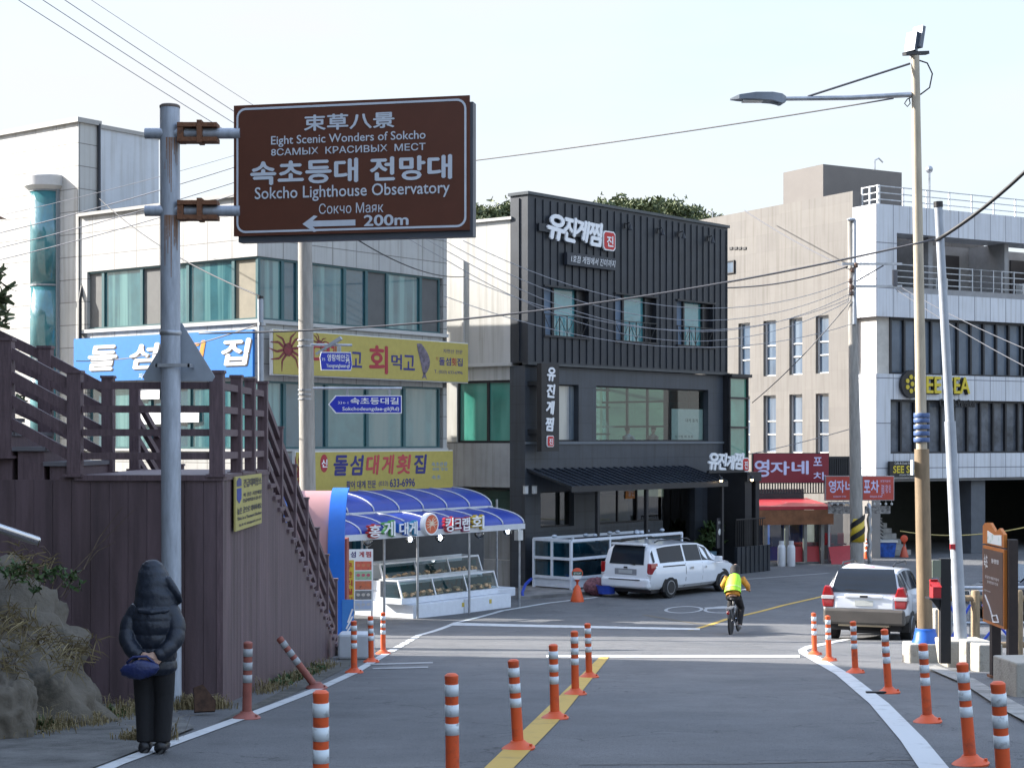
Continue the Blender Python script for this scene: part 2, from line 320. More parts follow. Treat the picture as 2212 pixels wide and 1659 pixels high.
# paved corner at the lower left, gutter strips
pave = mat('worn_pavement', (.15,.148,.14), .9, 0, .4, 2.4, .6, 45)
band('pavement', [(-150,1690),(-150,1490),(120,1485),(330,1500)], [(130,1690),(235,1650),(330,1612),(420,1575)], pave, .02)
band('gutter', [(2300,1610),(2170,1540),(2080,1480),(2000,1445)], [(2300,1580),(2200,1525),(2105,1470),(2020,1440)], mat('gutter_concrete', (.30,.29,.27), .9, 0, .3, 3, .3), .03)
band('gutter', [(470,1560),(600,1497),(720,1436),(800,1395)], [(530,1540),(650,1492),(745,1445),(815,1405)], mat('kerb_dirt', (.12,.115,.10), .95, 0, .4, 5, .6, 40), .006)
# dark shop pavements far along the road
def slab(name, P, h, m):
    q = MB(); q.prism([(p.x, p.y) for p in [gp(*a) for a in P]], -.6, h, 'z'); return tag(q.build(name, m), kind='structure')
slab('pavement', [(1120,1296),(1300,1282),(1300,1215),(1120,1230)], .1, mat('shop_paving', (.2,.195,.19), .85, 0, .3, 2, .4))
slab('pavement', [(1640,1224),(1860,1212),(1860,1190),(1640,1190)], .08, pave)

# ---------------- hills
def hillh(u, D): return 20*(1-math.exp(-5.5*u))*(1 if D < 29 else max(.8, 1-(D-29)/16))
def hill_left():
    rock = mat('hill_soil', (.13,.115,.085), .95, 0, .4, 1.2, .8, 14)
    def f(u, v):
        D = -25 + 57.5*v; xe = -(.31*max(D, 0) + 1.6); xe = min(xe, -3.6); h = hillh(u, D)
        return (xe - 30*u + .5*math.sin(D*.9+u*8)*min(1, u*6), D, gz(max(D, -12)) + h*(1+.08*math.sin(D*1.3+u*11)) - .25*(u < .01))
    m = MB(); m.grid(f, 26, 60); m.grid(lambda u, v: (-(.31*32.5+1.6)-30*u, 32.5, gz(32.5)-.5+v*(hillh(u, 32.5)*(1+.08*math.sin(32.5*1.3+u*11))+.5)), 26, 1)
    return tag(m.build('hillside', rock, smooth=True), kind='structure')
hill_left()
def hill_back():
    def f(u, v):
        x = -80 + 190*u; D = 92 + 110*v
        e = math.exp(-((x-6)/34)**2 - ((D-135)/30)**2); return (x, D, -.3 + 17.3*e + .5*math.sin(x*.5)*e)
    m = MB(); m.grid(f, 60, 30); return tag(m.build('hill', mat('wooded_ground', (.05,.06,.03), .95, 0, .4, .5), smooth=True), kind='structure')
hill_back()

# ---------------- trees
def foliage(name, c1, c2):
    m = mat(name, c1, .7, 0, .1, .45); n = m.node_tree; b = n.nodes["Principled BSDF"]; oi = n.nodes.new("ShaderNodeObjectInfo")
    g = n.nodes.new("ShaderNodeNewGeometry"); mu = n.nodes.new("ShaderNodeMix"); mu.data_type = 'RGBA'
    n.links.new(g.outputs['Random Per Island'], mu.inputs[0]); n.links.new(n.nodes[m['bsdf']].outputs[0], mu.inputs[6]); mu.inputs[7].default_value = (*c2, 1)
    n.links.new(mu.outputs[2], b.inputs['Base Color']); b.inputs['Subsurface Weight'].default_value = 0; return m
pine_m = foliage('pine_needles', (.05,.075,.032), (.13,.15,.06)); bark = mat('bark', (.12,.085,.06), .9, 0, .3, 4, .5, 20, stretch=(4,4,.6))  # second needle tone lightened: slight distance haze put into the colour
def tuft(mb, c, r, rnd, n=5):
    for _ in range(n):
        d = Vector((rnd.gauss(0,1), rnd.gauss(0,1), rnd.gauss(.25,.8))).normalized(); q = d.orthogonal().normalized(); q.rotate(Matrix.Rotation(rnd.random()*6.3, 3, d)); c2 = Vector(c)
        mb.add([c2 - q*r*.28, c2 + q*r*.28, c2 + d*r + q*r*.12, c2 + d*r - q*r*.12], [(0,1,2,3)])
def pine_mesh(seed, H=7.5, crown=3.0, n=26, tr=.26, per=55):
    rnd = random.Random(seed); t, cr = MB(), MB()
    lean = (rnd.uniform(-.8,.8), rnd.uniform(-.6,.6)); pt = lambda k: Vector((lean[0]*k*k*1.4+.15*math.sin(k*7), lean[1]*k*k, H*k))
    t.tube([pt(k/6) for k in range(7)], [tr*(1-.13*k) for k in range(7)], 8)
    for i in range(n):
        k = .42 + .58*(i+.5)/n; w = i*2.4 + rnd.random(); L = crown*(1.15-k)*1.25*rnd.uniform(.55,1.1) + .35; p = pt(k)
        e = p + Vector((math.cos(w)*L, math.sin(w)*L, L*.25+.3)); t.tube([p, p.lerp(e,.5)+Vector((0,0,-.08)), e], [tr*.3*(1.1-k)+.02, .035, .012], 5)
        for _ in range(per):
            c = p.lerp(e, rnd.uniform(.35,1.05)) + Vector((rnd.gauss(0,.32), rnd.gauss(0,.32), abs(rnd.gauss(.12,.2))))
            tuft(cr, c, rnd.uniform(.16,.32), rnd, 4)
    return t, cr
def pine(name, seed, loc, label, group, scale=1, **k):
    o = thing(name, label, 'tree', loc, 0, group); t, cr = pine_mesh(seed, **k); t.build('trunk', bark, o, True); cr.build('crown', pine_m, o); o.scale = (scale,)*3; return o
GP = 'pines on the hill behind the buildings'
def hz(x, D): e = math.exp(-((x-6)/34)**2 - ((D-135)/30)**2); return -.5 + 17.3*e
protos = [pine('pine_tree', 11+i, (0,0,0), 'x', GP, per=60) for i in range(3)]
PT = [(1040,436,112,1.0,0,'pine crown between the brown road sign and the black facade, lefthand of two'), (1078,430,122,1.05,1,'pine crown just left of the black facade top corner'),
 (1018,455,126,.9,2,'low pine crown half hidden behind the right edge of the brown road sign'),
 (1312,424,118,1.0,1,'leftmost pine of the clump above the black metal facade'), (1345,418,126,1.05,0,'second pine from the left in the clump above the black facade'), (1388,420,116,1.1,2,'broad round pine in the middle of the clump above the black facade'),
 (1428,424,128,1.0,0,'pine right of the middle of the clump above the black facade'), (1462,428,119,.95,1,'dark pine in the right half of the clump above the black facade'),
 (1498,442,124,.9,2,'pine near the right end of the clump, sloping down to the facade corner'), (1535,456,117,.8,1,'small last pine at the right end of the clump by the taupe building')]
for i, (px, py, D, sc, k, lab) in enumerate(PT):
    o = protos[k] if k not in [p[4] for p in PT[:i]] else copy_tree(protos[k])
    p = at(px, py, D); s = sc*1.15; o.location = (p.x, D, p.z - 8.6*s); o.scale = (s, s, s); o.rotation_euler.z = i*1.7; o['label'] = lab
# pines on the hillside just left of the road
for i, (x, d) in enumerate([(-13,13),(-14.5,19),(-12,4),(-14,9),(-15.5,23.5),(-17.5,26.5),(-15,-3),(-20,16),(-21,28),(-24,20)]):
    o = copy_tree(protos[i % 3]); k = 1.0; o.location = (x, d, gz(max(d, -12)) - .6 + hillh(max(0, (-x-max(3.6, .31*max(d, 0)+1.6))/30), d)); o.scale = (k,)*3; o.rotation_euler.z = i*2.1; o['group'] = 'pines on the hillside left of the road'
    o['label'] = 'dark pine on the steep hillside left of the road, mostly out of view'
# near pine whose branches reach into the left edge
o = thing('pine_tree', 'near pine reaching its branch tips in at the left edge above the brown railing', 'tree', (-7.7, 19.5, 5.6)); rnd = random.Random(5); t, cr = MB(), MB()
t.tube([(0,0,-3.4),(.1,0,-1),(-.1,.1,1.4),(0,0,3)], [.2,.17,.13,.06], 8)
for px, py, D in ((20,640,19),(-6,605,19.3),(2,688,19.2),(-30,590,19.6),(-30,700,18.8),(60,866,20.4),(10,880,20.2),(-10,870,20),(72,852,20.6)):
    e = at(px, py, D) - o.location; p = Vector((0,0,e.z-.5)); t.tube([p, p.lerp(e,.5)+Vector((0,0,.1)), e], [.04,.025,.01], 5)
    for _ in range(26 if px < 60 else 9):
        tuft(cr, p.lerp(e, 1-.55*rnd.random()**1.6) + Vector((rnd.gauss(0,.05), rnd.gauss(0,.05), rnd.gauss(.02,.05))), rnd.uniform(.07,.13), rnd, 6)
t.build('trunk', bark, o, True); cr.build('crown', pine_m, o)

# unseen house shape, added beyond the left edge to shade the far road
hs = thing('house', 'plain rendered house standing beyond the left edge of the view', 'building', (-19.5, 46.9, 0)); m = MB(); m.box(-4.3,4.3,-2.2,2.1,-.2,11.5); m.build('wall', mat('house_render', (.5,.47,.42), .8), hs)
m = MB(); m.prism([(-4.6,11.5),(4.6,11.5),(0,13.6)], -2.4, 2.3); m.build('roof', mat('house_roof', (.2,.09,.06), .7), hs)
# ---------------- left building (pale stone panels, teal windows)
LB = Frame(-.1528*48, 48, .757, 1)
stone = panel('stone_panels', (.43,.425,.40), 1.05, .72, .03, (.42,.41,.4), .6, .06)
plain = mat('pale_render', (.50,.52,.54), .8, 0, .08, .6, streak=.2); tealf = flat('teal_frame', (.03,.10,.11), .4)
T1 = glass('teal_glass', (.035,.125,.145), .12, (.11,.24,.235), 4); T2 = glass('deep_teal_glass', (.035,.10,.13), .08); G1 = mat('grey_screen', (.11,.11,.105), .7, 0, .1, 3); G2 = mat('tan_screen', (.24,.21,.15), .7, 0, .1, 3)
T3 = glass('pale_teal_glass', (.06,.165,.17), .1, (.12,.19,.18), 1.6)
BX, BY = 8.6, 7.97
bld = LB.thing('building', 'pale stone clad three storey building with rows of teal windows behind the brown road sign', 'building')
w = MB(); zt = 12.05
for a, b in ((10.29, zt), (6.71, 8.47), (3.3, 4.73)):
    w.box(0, BX, 0, BY, a, b)
w.box(.25, BX-.2, .25, BY-.2, .0, 10.3)
w.box(0, .3, BY-.35, BY, 0, 10.3); w.box(BX-.22, BX, 0, .3, 0, 10.3)
w.build('wall', stone, bld)
m = MB(); m.box(-.12, BX+.1, -.12, BY, zt, zt+.1); m.build('roof_coping', flat('grey_coping', (.3,.29,.27)), bld)
m = MB(); m.box(-.08, BX, -.08, BY, 8.36, 8.47).box(-.06, BX, -.06, BY, 4.66, 4.73); m.build('sill', flat('sill_grey', (.45,.44,.42)), bld)
def window(parent, ax, p0, p1, z0, z1, gm, fm=None, fw=.06, y=.12, split=None):   # one sash, ax 'x': facade y=const, 'y': facade x=const
    f, g = MB(), MB(); fm = fm or tealf
    def bx(mb, a, b, c, d, e, h): (mb.box(a, b, c, d, e, h) if ax == 'x' else mb.box(c, d, a, b, e, h))
    bx(f, p0, p0+fw, y-.06, y+.03, z0, z1); bx(f, p1-fw, p1, y-.06, y+.03, z0, z1); bx(f, p0+fw, p1-fw, y-.06, y+.03, z1-fw, z1); bx(f, p0+fw, p1-fw, y-.06, y+.03, z0, z0+fw)
    for s in split or (): bx(f, p0+fw, p1-fw, y-.05, y+.03, s-.025, s+.025)
    o = f.build('window', fm, parent); bx(g, p0+fw, p1-fw, y, y+.02, z0+fw, z1-fw); g.build('pane', gm, o); return o
def row(face, edges, z0, z1, mats):
    for i in range(len(edges)-1):
        (window(bld, 'x', edges[i], edges[i+1], z0, z1, mats[i]) if face == 'x' else window(bld, 'y', edges[i+1], edges[i], z0, z1, mats[i]))
e = [LB.fy(p, 640)[0] for p in (560,614,646,748,795,840,912,953)]; row('x', e, 8.47, 10.29, [T1,T2,T1,T2,G1,T1,G1])
e = [LB.fx(p, 640)[0] for p in (176,219,302,346,402,500,554)]; row('y', e, 8.47, 10.29, [G1,T1,G1,T1,T1,G2])
e = [LB.fy(p, 900)[0] for p in (560,577,618,709,797,877,953)]; row('x', e, 4.73, 6.71, [T2,T1,T2,T3,T3,T3])
e = [LB.fx(p, 900)[0] for p in (170,235,320,405,470,554)]; row('y', e, 4.73, 6.71, [T2,T1,T2,T1,T1])
e = [.4, 2.2, 4.2, 6.3, 8.2]; row('x', e, .1, 3.0, [T2,G1,T2,T2])
tw = LB.thing('building', 'taller pale stone building at the left edge with a round teal glass stair bay', 'building', 0, BY+.02)
w = MB(); w.box(-.05, .78, 0, 14, 0, 15.05); w.build('wall', stone, tw)
w = MB(); w.box(.78, 3.3, .06, 14, 0, 15.0); w.build('side_wall', plain, tw)
m = MB(); m.box(-.15, .8, -.1, 14, 15.05, 15.2).box(.8, 3.4, 0, 14, 15.0, 15.12); m.build('roof_coping', flat('grey_coping2', (.3,.29,.27)), tw)
tg = glass('bay_glass', (.06,.2,.22), .1)
for px in (104, -95):
    y0 = LB.fx(px, 600, -.05)[0] - BY
    b = MB(); zs = [0, 4.6, 7.55, 9.95, 12.98]
    for i in range(4):
        b.lathe([(.56, zs[i]+.03), (.56, zs[i+1]-.03)], 24, (-.05, y0, 0))
    b.build('bay_window', tg, tw, True); m = MB()
    for z in zs[1:]: m.lathe([(.58, z-.03), (.58, z+.03)], 24, (-.05, y0, 0))
    for s in (-1, 1): m.box(-.16, -.04, y0+s*.58-.03, y0+s*.58+.03, 0, 13)
    m.build('bay_frame', flat('bay_grey', (.22,.24,.25)), tw)
    c = MB(); c.lathe([(.60, 13.0), (.74, 13.12), (.74, 13.42), (.70, 13.46)], 28, (-.05, y0, 0)); c.build('bay_cap', flat('cap_stone', (.5,.49,.47)), tw, 'a')
dp = MB(); q = [LB.w(.72, BY-.04, 15.1), LB.w(.72, BY-.05, 10.9), LB.w(.5, BY-.05, 10.55), LB.w(.1, BY-.05, 10.1), LB.w(-.1, BY-.12, 9.4), LB.w(-.1, BY-.12, 1)]
dp.tube(q, .055, 8); tag(dp.build('downpipe', M['wire'], smooth=True), 'black drainpipe running down the step between the two pale stone buildings', 'pipe')
for a, b, t_, u_ in ((285,345,838,862), (283,352,884,916), (372,430,886,912)):
    m = MB(); ya, za = LB.fx(a, t_, .06); yb, zb2 = LB.fx(b, u_, .06); m.grid(lambda u, v: (.06-.05*math.sin(u*3)*v, ya+(yb-ya)*u, za+(zb2-za)*v+.06*u*(1-v)), 6, 3); m.build('paper_notice', M['white'], bld)
# signs on the left building
def board(name, label, x0, x1, z0, z1, y, m, fr=LB, depth=.14, edge=None, cat='sign'):
    o = fr.thing(name, label, cat, (x0+x1)/2, y, z0); h = (x1-x0)/2
    b = MB(); b.box(-h, h, -depth, 0, 0, z1-z0); b.build('panel', m, o)
    if edge: b = MB(); b.box(-h-.03, h+.03, -depth+.03, .01, -.03, z1-z0+.03); b.build('frame', edge, o)
    return o, h, z1-z0, -depth-.006
def letter(o, m, y, *items):
    for it in items: MB().text(it[0], *it[1:5], y=y, **(it[5] if len(it) > 5 else {})).build('lettering', m, o)
# blue fascia on the lit left face (own frame: x runs along that face)
LF = Frame(*LB.w(0, BY, 0)[:2], .809, -.588)
x0, x1 = LF.fy(167, 780, -.1)[0], LF.fy(553, 760, -.1)[0]; z1 = 8.18; z0 = 6.82
o, h, H, y = board('shop_sign', 'bright blue fascia sign with white lettering on the sunlit wall behind the sign pole', x0, x1, z0, z1, -.1, flat('blue_vinyl', (.012,.18,.54), .45), LF)
pos = lambda px: LF.fy(px, 770, -.24)[0] - (x0+x1)/2
letter(o, M['ink'], y, *[(c, pos(a)+.05, pos(b)+.05, .3, 1.08, dict(bold=.03, shear=.15)) for c, a, b in (('돌',190,254),('섬',280,345),('집',478,543))])
letter(o, M['white'], y-.004, *[(c, pos(a), pos(b), .34, 1.12, dict(bold=.03, shear=.15)) for c, a, b in (('돌',190,254),('섬',280,345),('집',478,543))])
letter(o, flat('amber_ink', (.7,.28,.02)), y-.004, ('횟', pos(385), pos(445), .34, 1.12, dict(bold=.03, shear=.15)))
letter(o, M['white'], y-.003, ('자연산 활어', pos(300), pos(350), .04, .2))
# crab and fish drawings for the yellow signs
def crab(mb, cx, cz, s, y, rot=0):
    pt = lambda a, r: (cx+s*r*math.cos(a+rot), y, cz+s*r*math.sin(a+rot))
    mb.add([pt(2*math.pi*k/14, .26+.03*(k % 2)) for k in range(14)], [tuple(range(14))])
    for sd in (-1, 1):
        for a, L, bnd in ((.95,.62,.5),(.5,.78,.45),(.1,.82,-.35),(-.35,.8,-.45),(-.95,.7,.5)):
            a = a if sd > 0 else math.pi - a; bnd *= sd
            P = [pt(a, .22), pt(a+bnd*.3, .22+L*.5), pt(a-bnd*.2, .25+L)]; w = [.06*s, .05*s, .015*s]
            for i in range(2):
                d = (Vector(P[i+1])-Vector(P[i])); nn = Vector((-d.z, 0, d.x)).normalized()
                mb.quad(Vector(P[i])-nn*w[i], Vector(P[i])+nn*w[i], Vector(P[i+1])+nn*w[i+1], Vector(P[i+1])-nn*w[i+1])
    return mb
def fish(mb, cx, cz, s, y):
    sp = [(cx+s*(-.25+.5*math.sin(t*2.2)), cz+s*(.75-1.55*t), .40*s*math.sin(math.pi*min(1,(t+.12)*.86))**.7) for t in [k/10 for k in range(11)]]
    vs = []
    for x, z, w_ in sp: vs += [(x-w_, y, z), (x+w_, y, z)]
    mb.add(vs, [(2*i, 2*i+1, 2*i+3, 2*i+2) for i in range(10)]); x, z, _ = sp[-1]
    return mb.add([(x-.03*s,y,z+.1*s),(x+.06*s,y,z+.1*s),(x+.22*s,y,z-.28*s),(x+.02*s,y,z-.16*s),(x-.2*s,y,z-.26*s)], [(0,1,2,3,4)])
yel = flat('yellow_vinyl', (.42,.34,.075), .5); crabm = mat('crab_print', (.2,.02,.025), .5, 0, .4, 8); fishm = mat('fish_print', (.16,.13,.17), .5, 0, .5, 6)
SG = Frame(*LB.w(.15, -.25, 0)[:2], .757, 1.0)
x0, _ = SG.fy(583, 760); x1, _ = SG.fy(1003, 780); z0, z1 = 6.9, 8.2
_, z0 = SG.fy(583, 808); _, z1 = SG.fy(583, 713)
o, h, H, y = board('shop_sign', 'long yellow fascia sign with a red crab at its left and fish at its right', x0, x1, z0, z1, -.02, yel, SG, edge=M['offwhite'])
q = lambda px: SG.fy(px, 770, -.16)[0] - (x0+x1)/2
letter(o, M['crimson'], y, ('대', q(672), q(712), .28, 1.0, dict(bold=.03)), ('게', q(714), q(730), .28, 1.0, dict(bold=.02)), ('회', q(797), q(838), .14, 1.02, dict(bold=.03)))
letter(o, M['navy'], y, ('먹', q(733), q(757), .3, .78, dict(bold=.02)), ('고', q(758), q(782), .3, .78, dict(bold=.02)), ('먹', q(845), q(868), .3, .78, dict(bold=.02)), ('고', q(871), q(896), .3, .78, dict(bold=.02)))
letter(o, M['navy'], y, ('돌섬', q(948), q(974), .52, .78, dict(bold=.02)), ('집', q(987), q(999), .52, .78, dict(bold=.02)), ('자연산 전문', q(957), q(999), .92, 1.05), ('T. (033) 633-6996', q(938), q(999), .22, .36, dict(bold=.01)))
letter(o, M['crimson'], y, ('횟', q(975), q(986), .52, .78, dict(bold=.02)), ('신', q(941), q(946), .68, .78))
b = MB(); crab(b, q(622), .72, .72, y, .15); crab(b, q(690), .95, .4, y, -.3); b.build('crab_picture', crabm, o); b = MB(); fish(b, q(912), .70, .62, y); b.build('fish_picture', fishm, o)
SL = Frame(*LB.w(.3, -.35, 0)[:2], .757, 1.05)
x0, z0 = SL.fy(632, 1063); x1, z1 = SL.fy(970, 974)
o, h, H, y = board('shop_sign', 'lower yellow fascia sign with bold blue and red lettering above the blue stall awning', x0, x1, z0-.05, z1, -.02, yel, SL, edge=M['offwhite'])
q = lambda px: SL.fy(px, 1020, -.16)[0] - (x0+x1)/2
st = dict(bold=.035, shear=.12)
letter(o, M['navy'], y, ('돌', q(720), q(752), .5, 1.12, st), ('섬', q(756), q(786), .5, 1.12, st), ('집', q(894), q(922), .5, 1.12, st), ('활어 대게 전문', q(748), q(812), .1, .34, dict(bold=.015)), ('633-6996', q(842), q(896), .1, .36, dict(bold=.02)), ('(033)', q(818), q(838), .12, .3))
letter(o, flat('sign_red', (.45,.05,.06)), y, ('대', q(790), q(820), .5, 1.12, st), ('게', q(824), q(852), .5, 1.12, st), ('횟', q(856), q(888), .5, 1.12, st))
b = MB(); b.add([(q(700)+.17*math.cos(k*.35), y, .88+.27*math.sin(k*.35)) for k in range(18)], [tuple(range(18))]); b.build('badge', M['crimson'], o)
letter(o, M['white'], y-.004, ('신', q(694), q(707), .76, 1.0, dict(bold=.03)))
letter(o, flat('pale_blue_ink', (.1,.25,.5)), y, ('속초관광', q(932), q(966), .72, .86), ('회원 맛집', q(934), q(966), .58, .68), ('속초', q(932), q(952), .3, .44))
b = MB(); crab(b, q(650), .62, .62, y, 1.2); b.build('crab_picture', crabm, o)

# ---------------- white building between
WB = Frame(-7.3, 61.8, .809, -.588)
wb = WB.thing('building', 'cream white rendered building set back in the gap left of the black building', 'building')
cream = mat('cream_render', (.49,.48,.445), .85, 0, .08, .5, streak=.25); wgrey = mat('grey_render', (.36,.36,.35), .85, 0, .15, .7, streak=.3)
zz = lambda py: WB.fy(1050, py)[1]
w = MB(); w.box(-4, 9.0, 0, .44, zz(788), zz(480)); w.box(-4, 9, .05, .44, zz(822), zz(788)); w.box(-4, WB.fy(986, 850)[0], .02, .44, zz(955), zz(822)).box(-4, -.6, .45, 8, 0, zz(481)); w.build('wall', cream, wb)
w = MB(); w.box(-4, 9, 0, .44, zz(1052), zz(957)).box(-4, 9, .1, .44, 0, .9).box(-4, WB.fy(986, 850)[0], .0, .44, .9, zz(1052)).box(WB.fy(986, 850)[0], 9, .4, .44, .9, zz(1052)).box(WB.fy(986,850)[0], 9, .4, .44, zz(955), zz(822)); w.build('lower_wall', wgrey, wb)
m = MB(); m.box(-4, 9.05, -.1, .0, zz(792), zz(785)).box(-4, 9.05, -.1, .5, zz(480), zz(474)).box(-4, -.55, .5, 8.1, zz(480), zz(474)); m.build('ledge', flat('ledge', (.5,.49,.46)), wb)
gg = glass('green_glass', (.05,.26,.20), .12, (.10,.33,.26), 1.5); gd = glass('dark_green_glass', (.012,.05,.04), .1)
xa, xm, xb = (WB.fy(p, 850)[0] for p in (988, 1052, 1104))
for a, b in ((xa, xm), (xm, xb+.2)):
    window(wb, 'x', a, b, zz(955), zz(824), gg, M['darkmetal'], .05, .12)
window(wb, 'x', xa, xb+.2, zz(1110), zz(1055), gd, M['darkmetal'], .05, .2)
m = MB(); m.box(WB.fy(1000,500)[0], WB.fy(1004,500)[0], -.08, 0, zz(800), zz(560)); m.build('downpipe', flat('pipe_cream', (.5,.49,.46)), wb)

# ---------------- black building
BB = Frame(.53, 56, .877, 1)
bb = BB.thing('building', 'black metal clad crab restaurant building with three small upper windows and a stone lower front', 'building')
bmet = mat('black_standing_seam', (.034,.040,.050), .42, .3, .18, 1.2); bstone = panel('dark_stone', (.05,.06,.075), 1.5, .62, .018, (.55,.55,.55), .45, .14, .5)
zb = lambda py: BB.fy(1140, py)[1]
ZT, ZM = zb(420), zb(783); L = 11.95
wins = []
for a, b, t, bt in ((1175,1272,618,724),(1328,1418,637,736),(1462,1540,650,742)):
    x0 = BB.fy(a, 680)[0]; x1 = BB.fy(b, 700)[0]; wins.append((x0, x1, BB.fy(a, bt)[1], BB.fy(a, t)[1]))
w = MB(); X = 0
zlo, zhi = min(q[2] for q in wins), max(q[3] for q in wins); zlo = sum(q[2] for q in wins)/3; zhi = sum(q[3] for q in wins)/3
w.box(0, L, 0, .3, zhi, ZT); w.box(0, L, 0, .3, ZM, zlo)
for a, b in zip([0]+[q[1] for q in wins], [q[0] for q in wins]+[L]): w.box(a, b, 0, .3, zlo, zhi)
w.box(0, L, .3, .78, ZM, ZT-.02); w.box(.7, L, .78, 9, ZM, 11.6)
k = 0
while X < L:
    X += .395
    if X > L-.1: break
    inw = [q for q in wins if q[0]-.02 < X < q[1]+.02]
    if inw: w.box(X-.013, X+.013, -.04, 0, zhi+.06, ZT-.1); w.box(X-.013, X+.013, -.04, 0, ZM+.05, zlo-.06)
    else: w.box(X-.013, X+.013, -.04, 0, ZM+.05, ZT-.1)
w.box(-.045, 0, .36, .42, ZM+.05, ZT-.1)
w.build('metal_cladding', bmet, bb)
m = MB(); m.box(-.06, L+.06, -.07, .84, ZT, ZT+.1).box(-.05, L+.05, -.06, .2, ZM-.08, ZM); m.build('roof_coping', mat('dark_flashing', (.07,.08,.09), .35, .6), bb)
shut = mat('blue_grey_shutter', (.10,.15,.22), .5); tq = glass('sea_teal_glass', (.09,.28,.31), .06)
for i, (x0, x1, _, _) in enumerate(wins):
    f = MB(); f.box(x0-.05, x1+.05, -.08, .02, zlo-.07, zlo).box(x0-.05, x1+.05, -.08, .02, zhi, zhi+.06); d = x1-x0
    f.box(x0+.24*d, x0+.28*d, .12, .2, zlo, zhi); f.box(x0+.28*d+.5*d, x0+.82*d, .12, .2, zlo, zhi)
    o = f.build('window', M['darkmetal'], bb)
    g = MB(); g.box(x0+.28*d, x0+.78*d, .22, .25, zlo, zhi); g.build('pane', tq, o); g = MB(); g.box(x0, x0+.24*d, .2, .24, zlo, zhi); g.build('shutter', shut, o); g = MB(); g.box(x0+.82*d, x1, .2, .24, zlo, zhi); g.build('dark_panel', M['black'], o)
    g = MB(); hr = (zhi-zlo)*.42
    for a in [k/6 for k in range(7)]: g.box(x0+.02+(d-.04)*a-.012, x0+.02+(d-.04)*a+.012, -.03, 0, zlo, zlo+hr)
    for a in range(6):
        xa_ = x0+.02+(d-.04)*a/6; xb_ = xa_+(d-.04)/6; g.beam((xa_, -.015, zlo+.05), (xb_, -.015, zlo+hr-.05), .015, .015) if a % 2 else g.beam((xb_, -.015, zlo+.05), (xa_, -.015, zlo+hr-.05), .015, .015)
    g.box(x0, x1, -.035, .005, zlo+hr, zlo+hr+.03); g.build('railing', flat('dark_iron', (.03,.03,.03)), o)
# lower stone front with openings
y2 = .12
zy = lambda px, py: BB.fy(px, py, y2)
ax, az = zy(1288, 838); bx_, _ = zy(1530, 840); cz = zy(1288, 950)[1]; az = zy(1288, 833)[1]
sx0, sx1 = zy(1203, 900)[0], zy(1250, 900)[0]; s_t, s_b = zy(1203, 828)[1], zy(1203, 953)[1]
gx0, gx1 = zy(1168, 1100)[0], zy(1240, 1100)[0]; gt, gb = zy(1168, 1062)[1], zy(1168, 1140)[1]
hx0, hx1 = zy(1293, 1100)[0], zy(1432, 1100)[0]; hb = gb+.05
Lx = zy(1562, 900)[0]
w = MB()
w.box(0, Lx, y2, .5, az, ZM-.1); w.box(0, sx0, y2, .5, s_b, az).box(sx1, ax, y2, .5, s_b, az).box(bx_, Lx, y2, .5, s_b, az)
w.box(0, Lx, y2, .5, gt, s_b); w.box(0, gx0, y2, .5, gb, gt).box(gx1, hx0, y2, .5, gb, gt).box(0, hx1, y2, .5, 0, gb)
w.box(Lx-1.9, Lx, y2, .5, 0, gt)
w.box(0, .5, .5, .8, 0, ZM-.1).box(.45, .75, .8, 9, 0, ZM-.1).box(.75, Lx, 6, 9, 0, 4.3)
w.build('stone_wall', bstone, bb)
m = MB(); m.box(-.02, Lx, y2-.05, y2, s_b-.1, s_b-.02); m.build('ledge', flat('dark_ledge', (.12,.14,.16)), bb)
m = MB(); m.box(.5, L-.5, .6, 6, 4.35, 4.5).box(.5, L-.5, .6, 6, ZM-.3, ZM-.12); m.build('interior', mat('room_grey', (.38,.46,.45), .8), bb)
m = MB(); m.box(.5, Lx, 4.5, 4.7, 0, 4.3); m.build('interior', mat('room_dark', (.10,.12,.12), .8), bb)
cg = clear('clear_teal', (.70,.86,.85), .05); cgd = clear('smoked_glass', (.3,.38,.38))
def bigwin(x0, x1, z0, z1, g, bars, y=.34):
    f = MB(); f.box(x0, x1, y-.05, y+.05, z0, z0+.05).box(x0, x1, y-.05, y+.05, z1-.05, z1)
    for p in bars: f.box(p-.025, p+.025, y-.04, y+.04, z0+.05, z1-.05)
    o = f.build('window', M['darkmetal'], bb); q = MB(); q.quad((x0,y,z0+.05),(x1,y,z0+.05),(x1,y,z1-.05),(x0,y,z1-.05)); q.build('pane', g, o); return o
bigwin(ax, bx_, s_b, az, cg, []); bigwin(sx0, sx1, s_b, az, glass('grey_curtain_glass', (.13,.17,.21), .1, (.4,.4,.36), 1.6), [])
# far side glazing seen through the room
f = MB(); zc = s_b+.35*(az-s_b)
for i in range(8): f.box(ax-1+i*1.0, ax-1+i*1.0+.08, 5.68, 5.76, 4.5, 7.4)
for zq in (5.2, 6.3, 7.0): f.box(1, Lx, 5.68, 5.76, zq, zq+.07)
o = f.build('rear_window', M['darkmetal'], bb); q = MB(); q.quad((.75,5.9,4.4),(Lx,5.9,4.4),(Lx,5.9,ZM-.3),(.75,5.9,ZM-.3)); q.build('pane', clear('sea_tint_rear', (.42,.74,.74), .02), o); f = MB(); xr = Lx-.12
for i in range(6): f.box(xr-.04, xr+.04, .6+i*1.02, .68+i*1.02, 4.4, ZM-.3)
for zq in (4.4, 5.5, 6.5, ZM-.38): f.box(xr-.04, xr+.04, .5, 6, zq, zq+.07)
o = f.build('side_window', M['darkmetal'], bb); q = MB(); q.quad((xr,.5,4.4),(xr,6,4.4),(xr,6,ZM-.3),(xr,.5,ZM-.3)); q.build('pane', clear('sea_tint', (.42,.74,.74), .02), o)
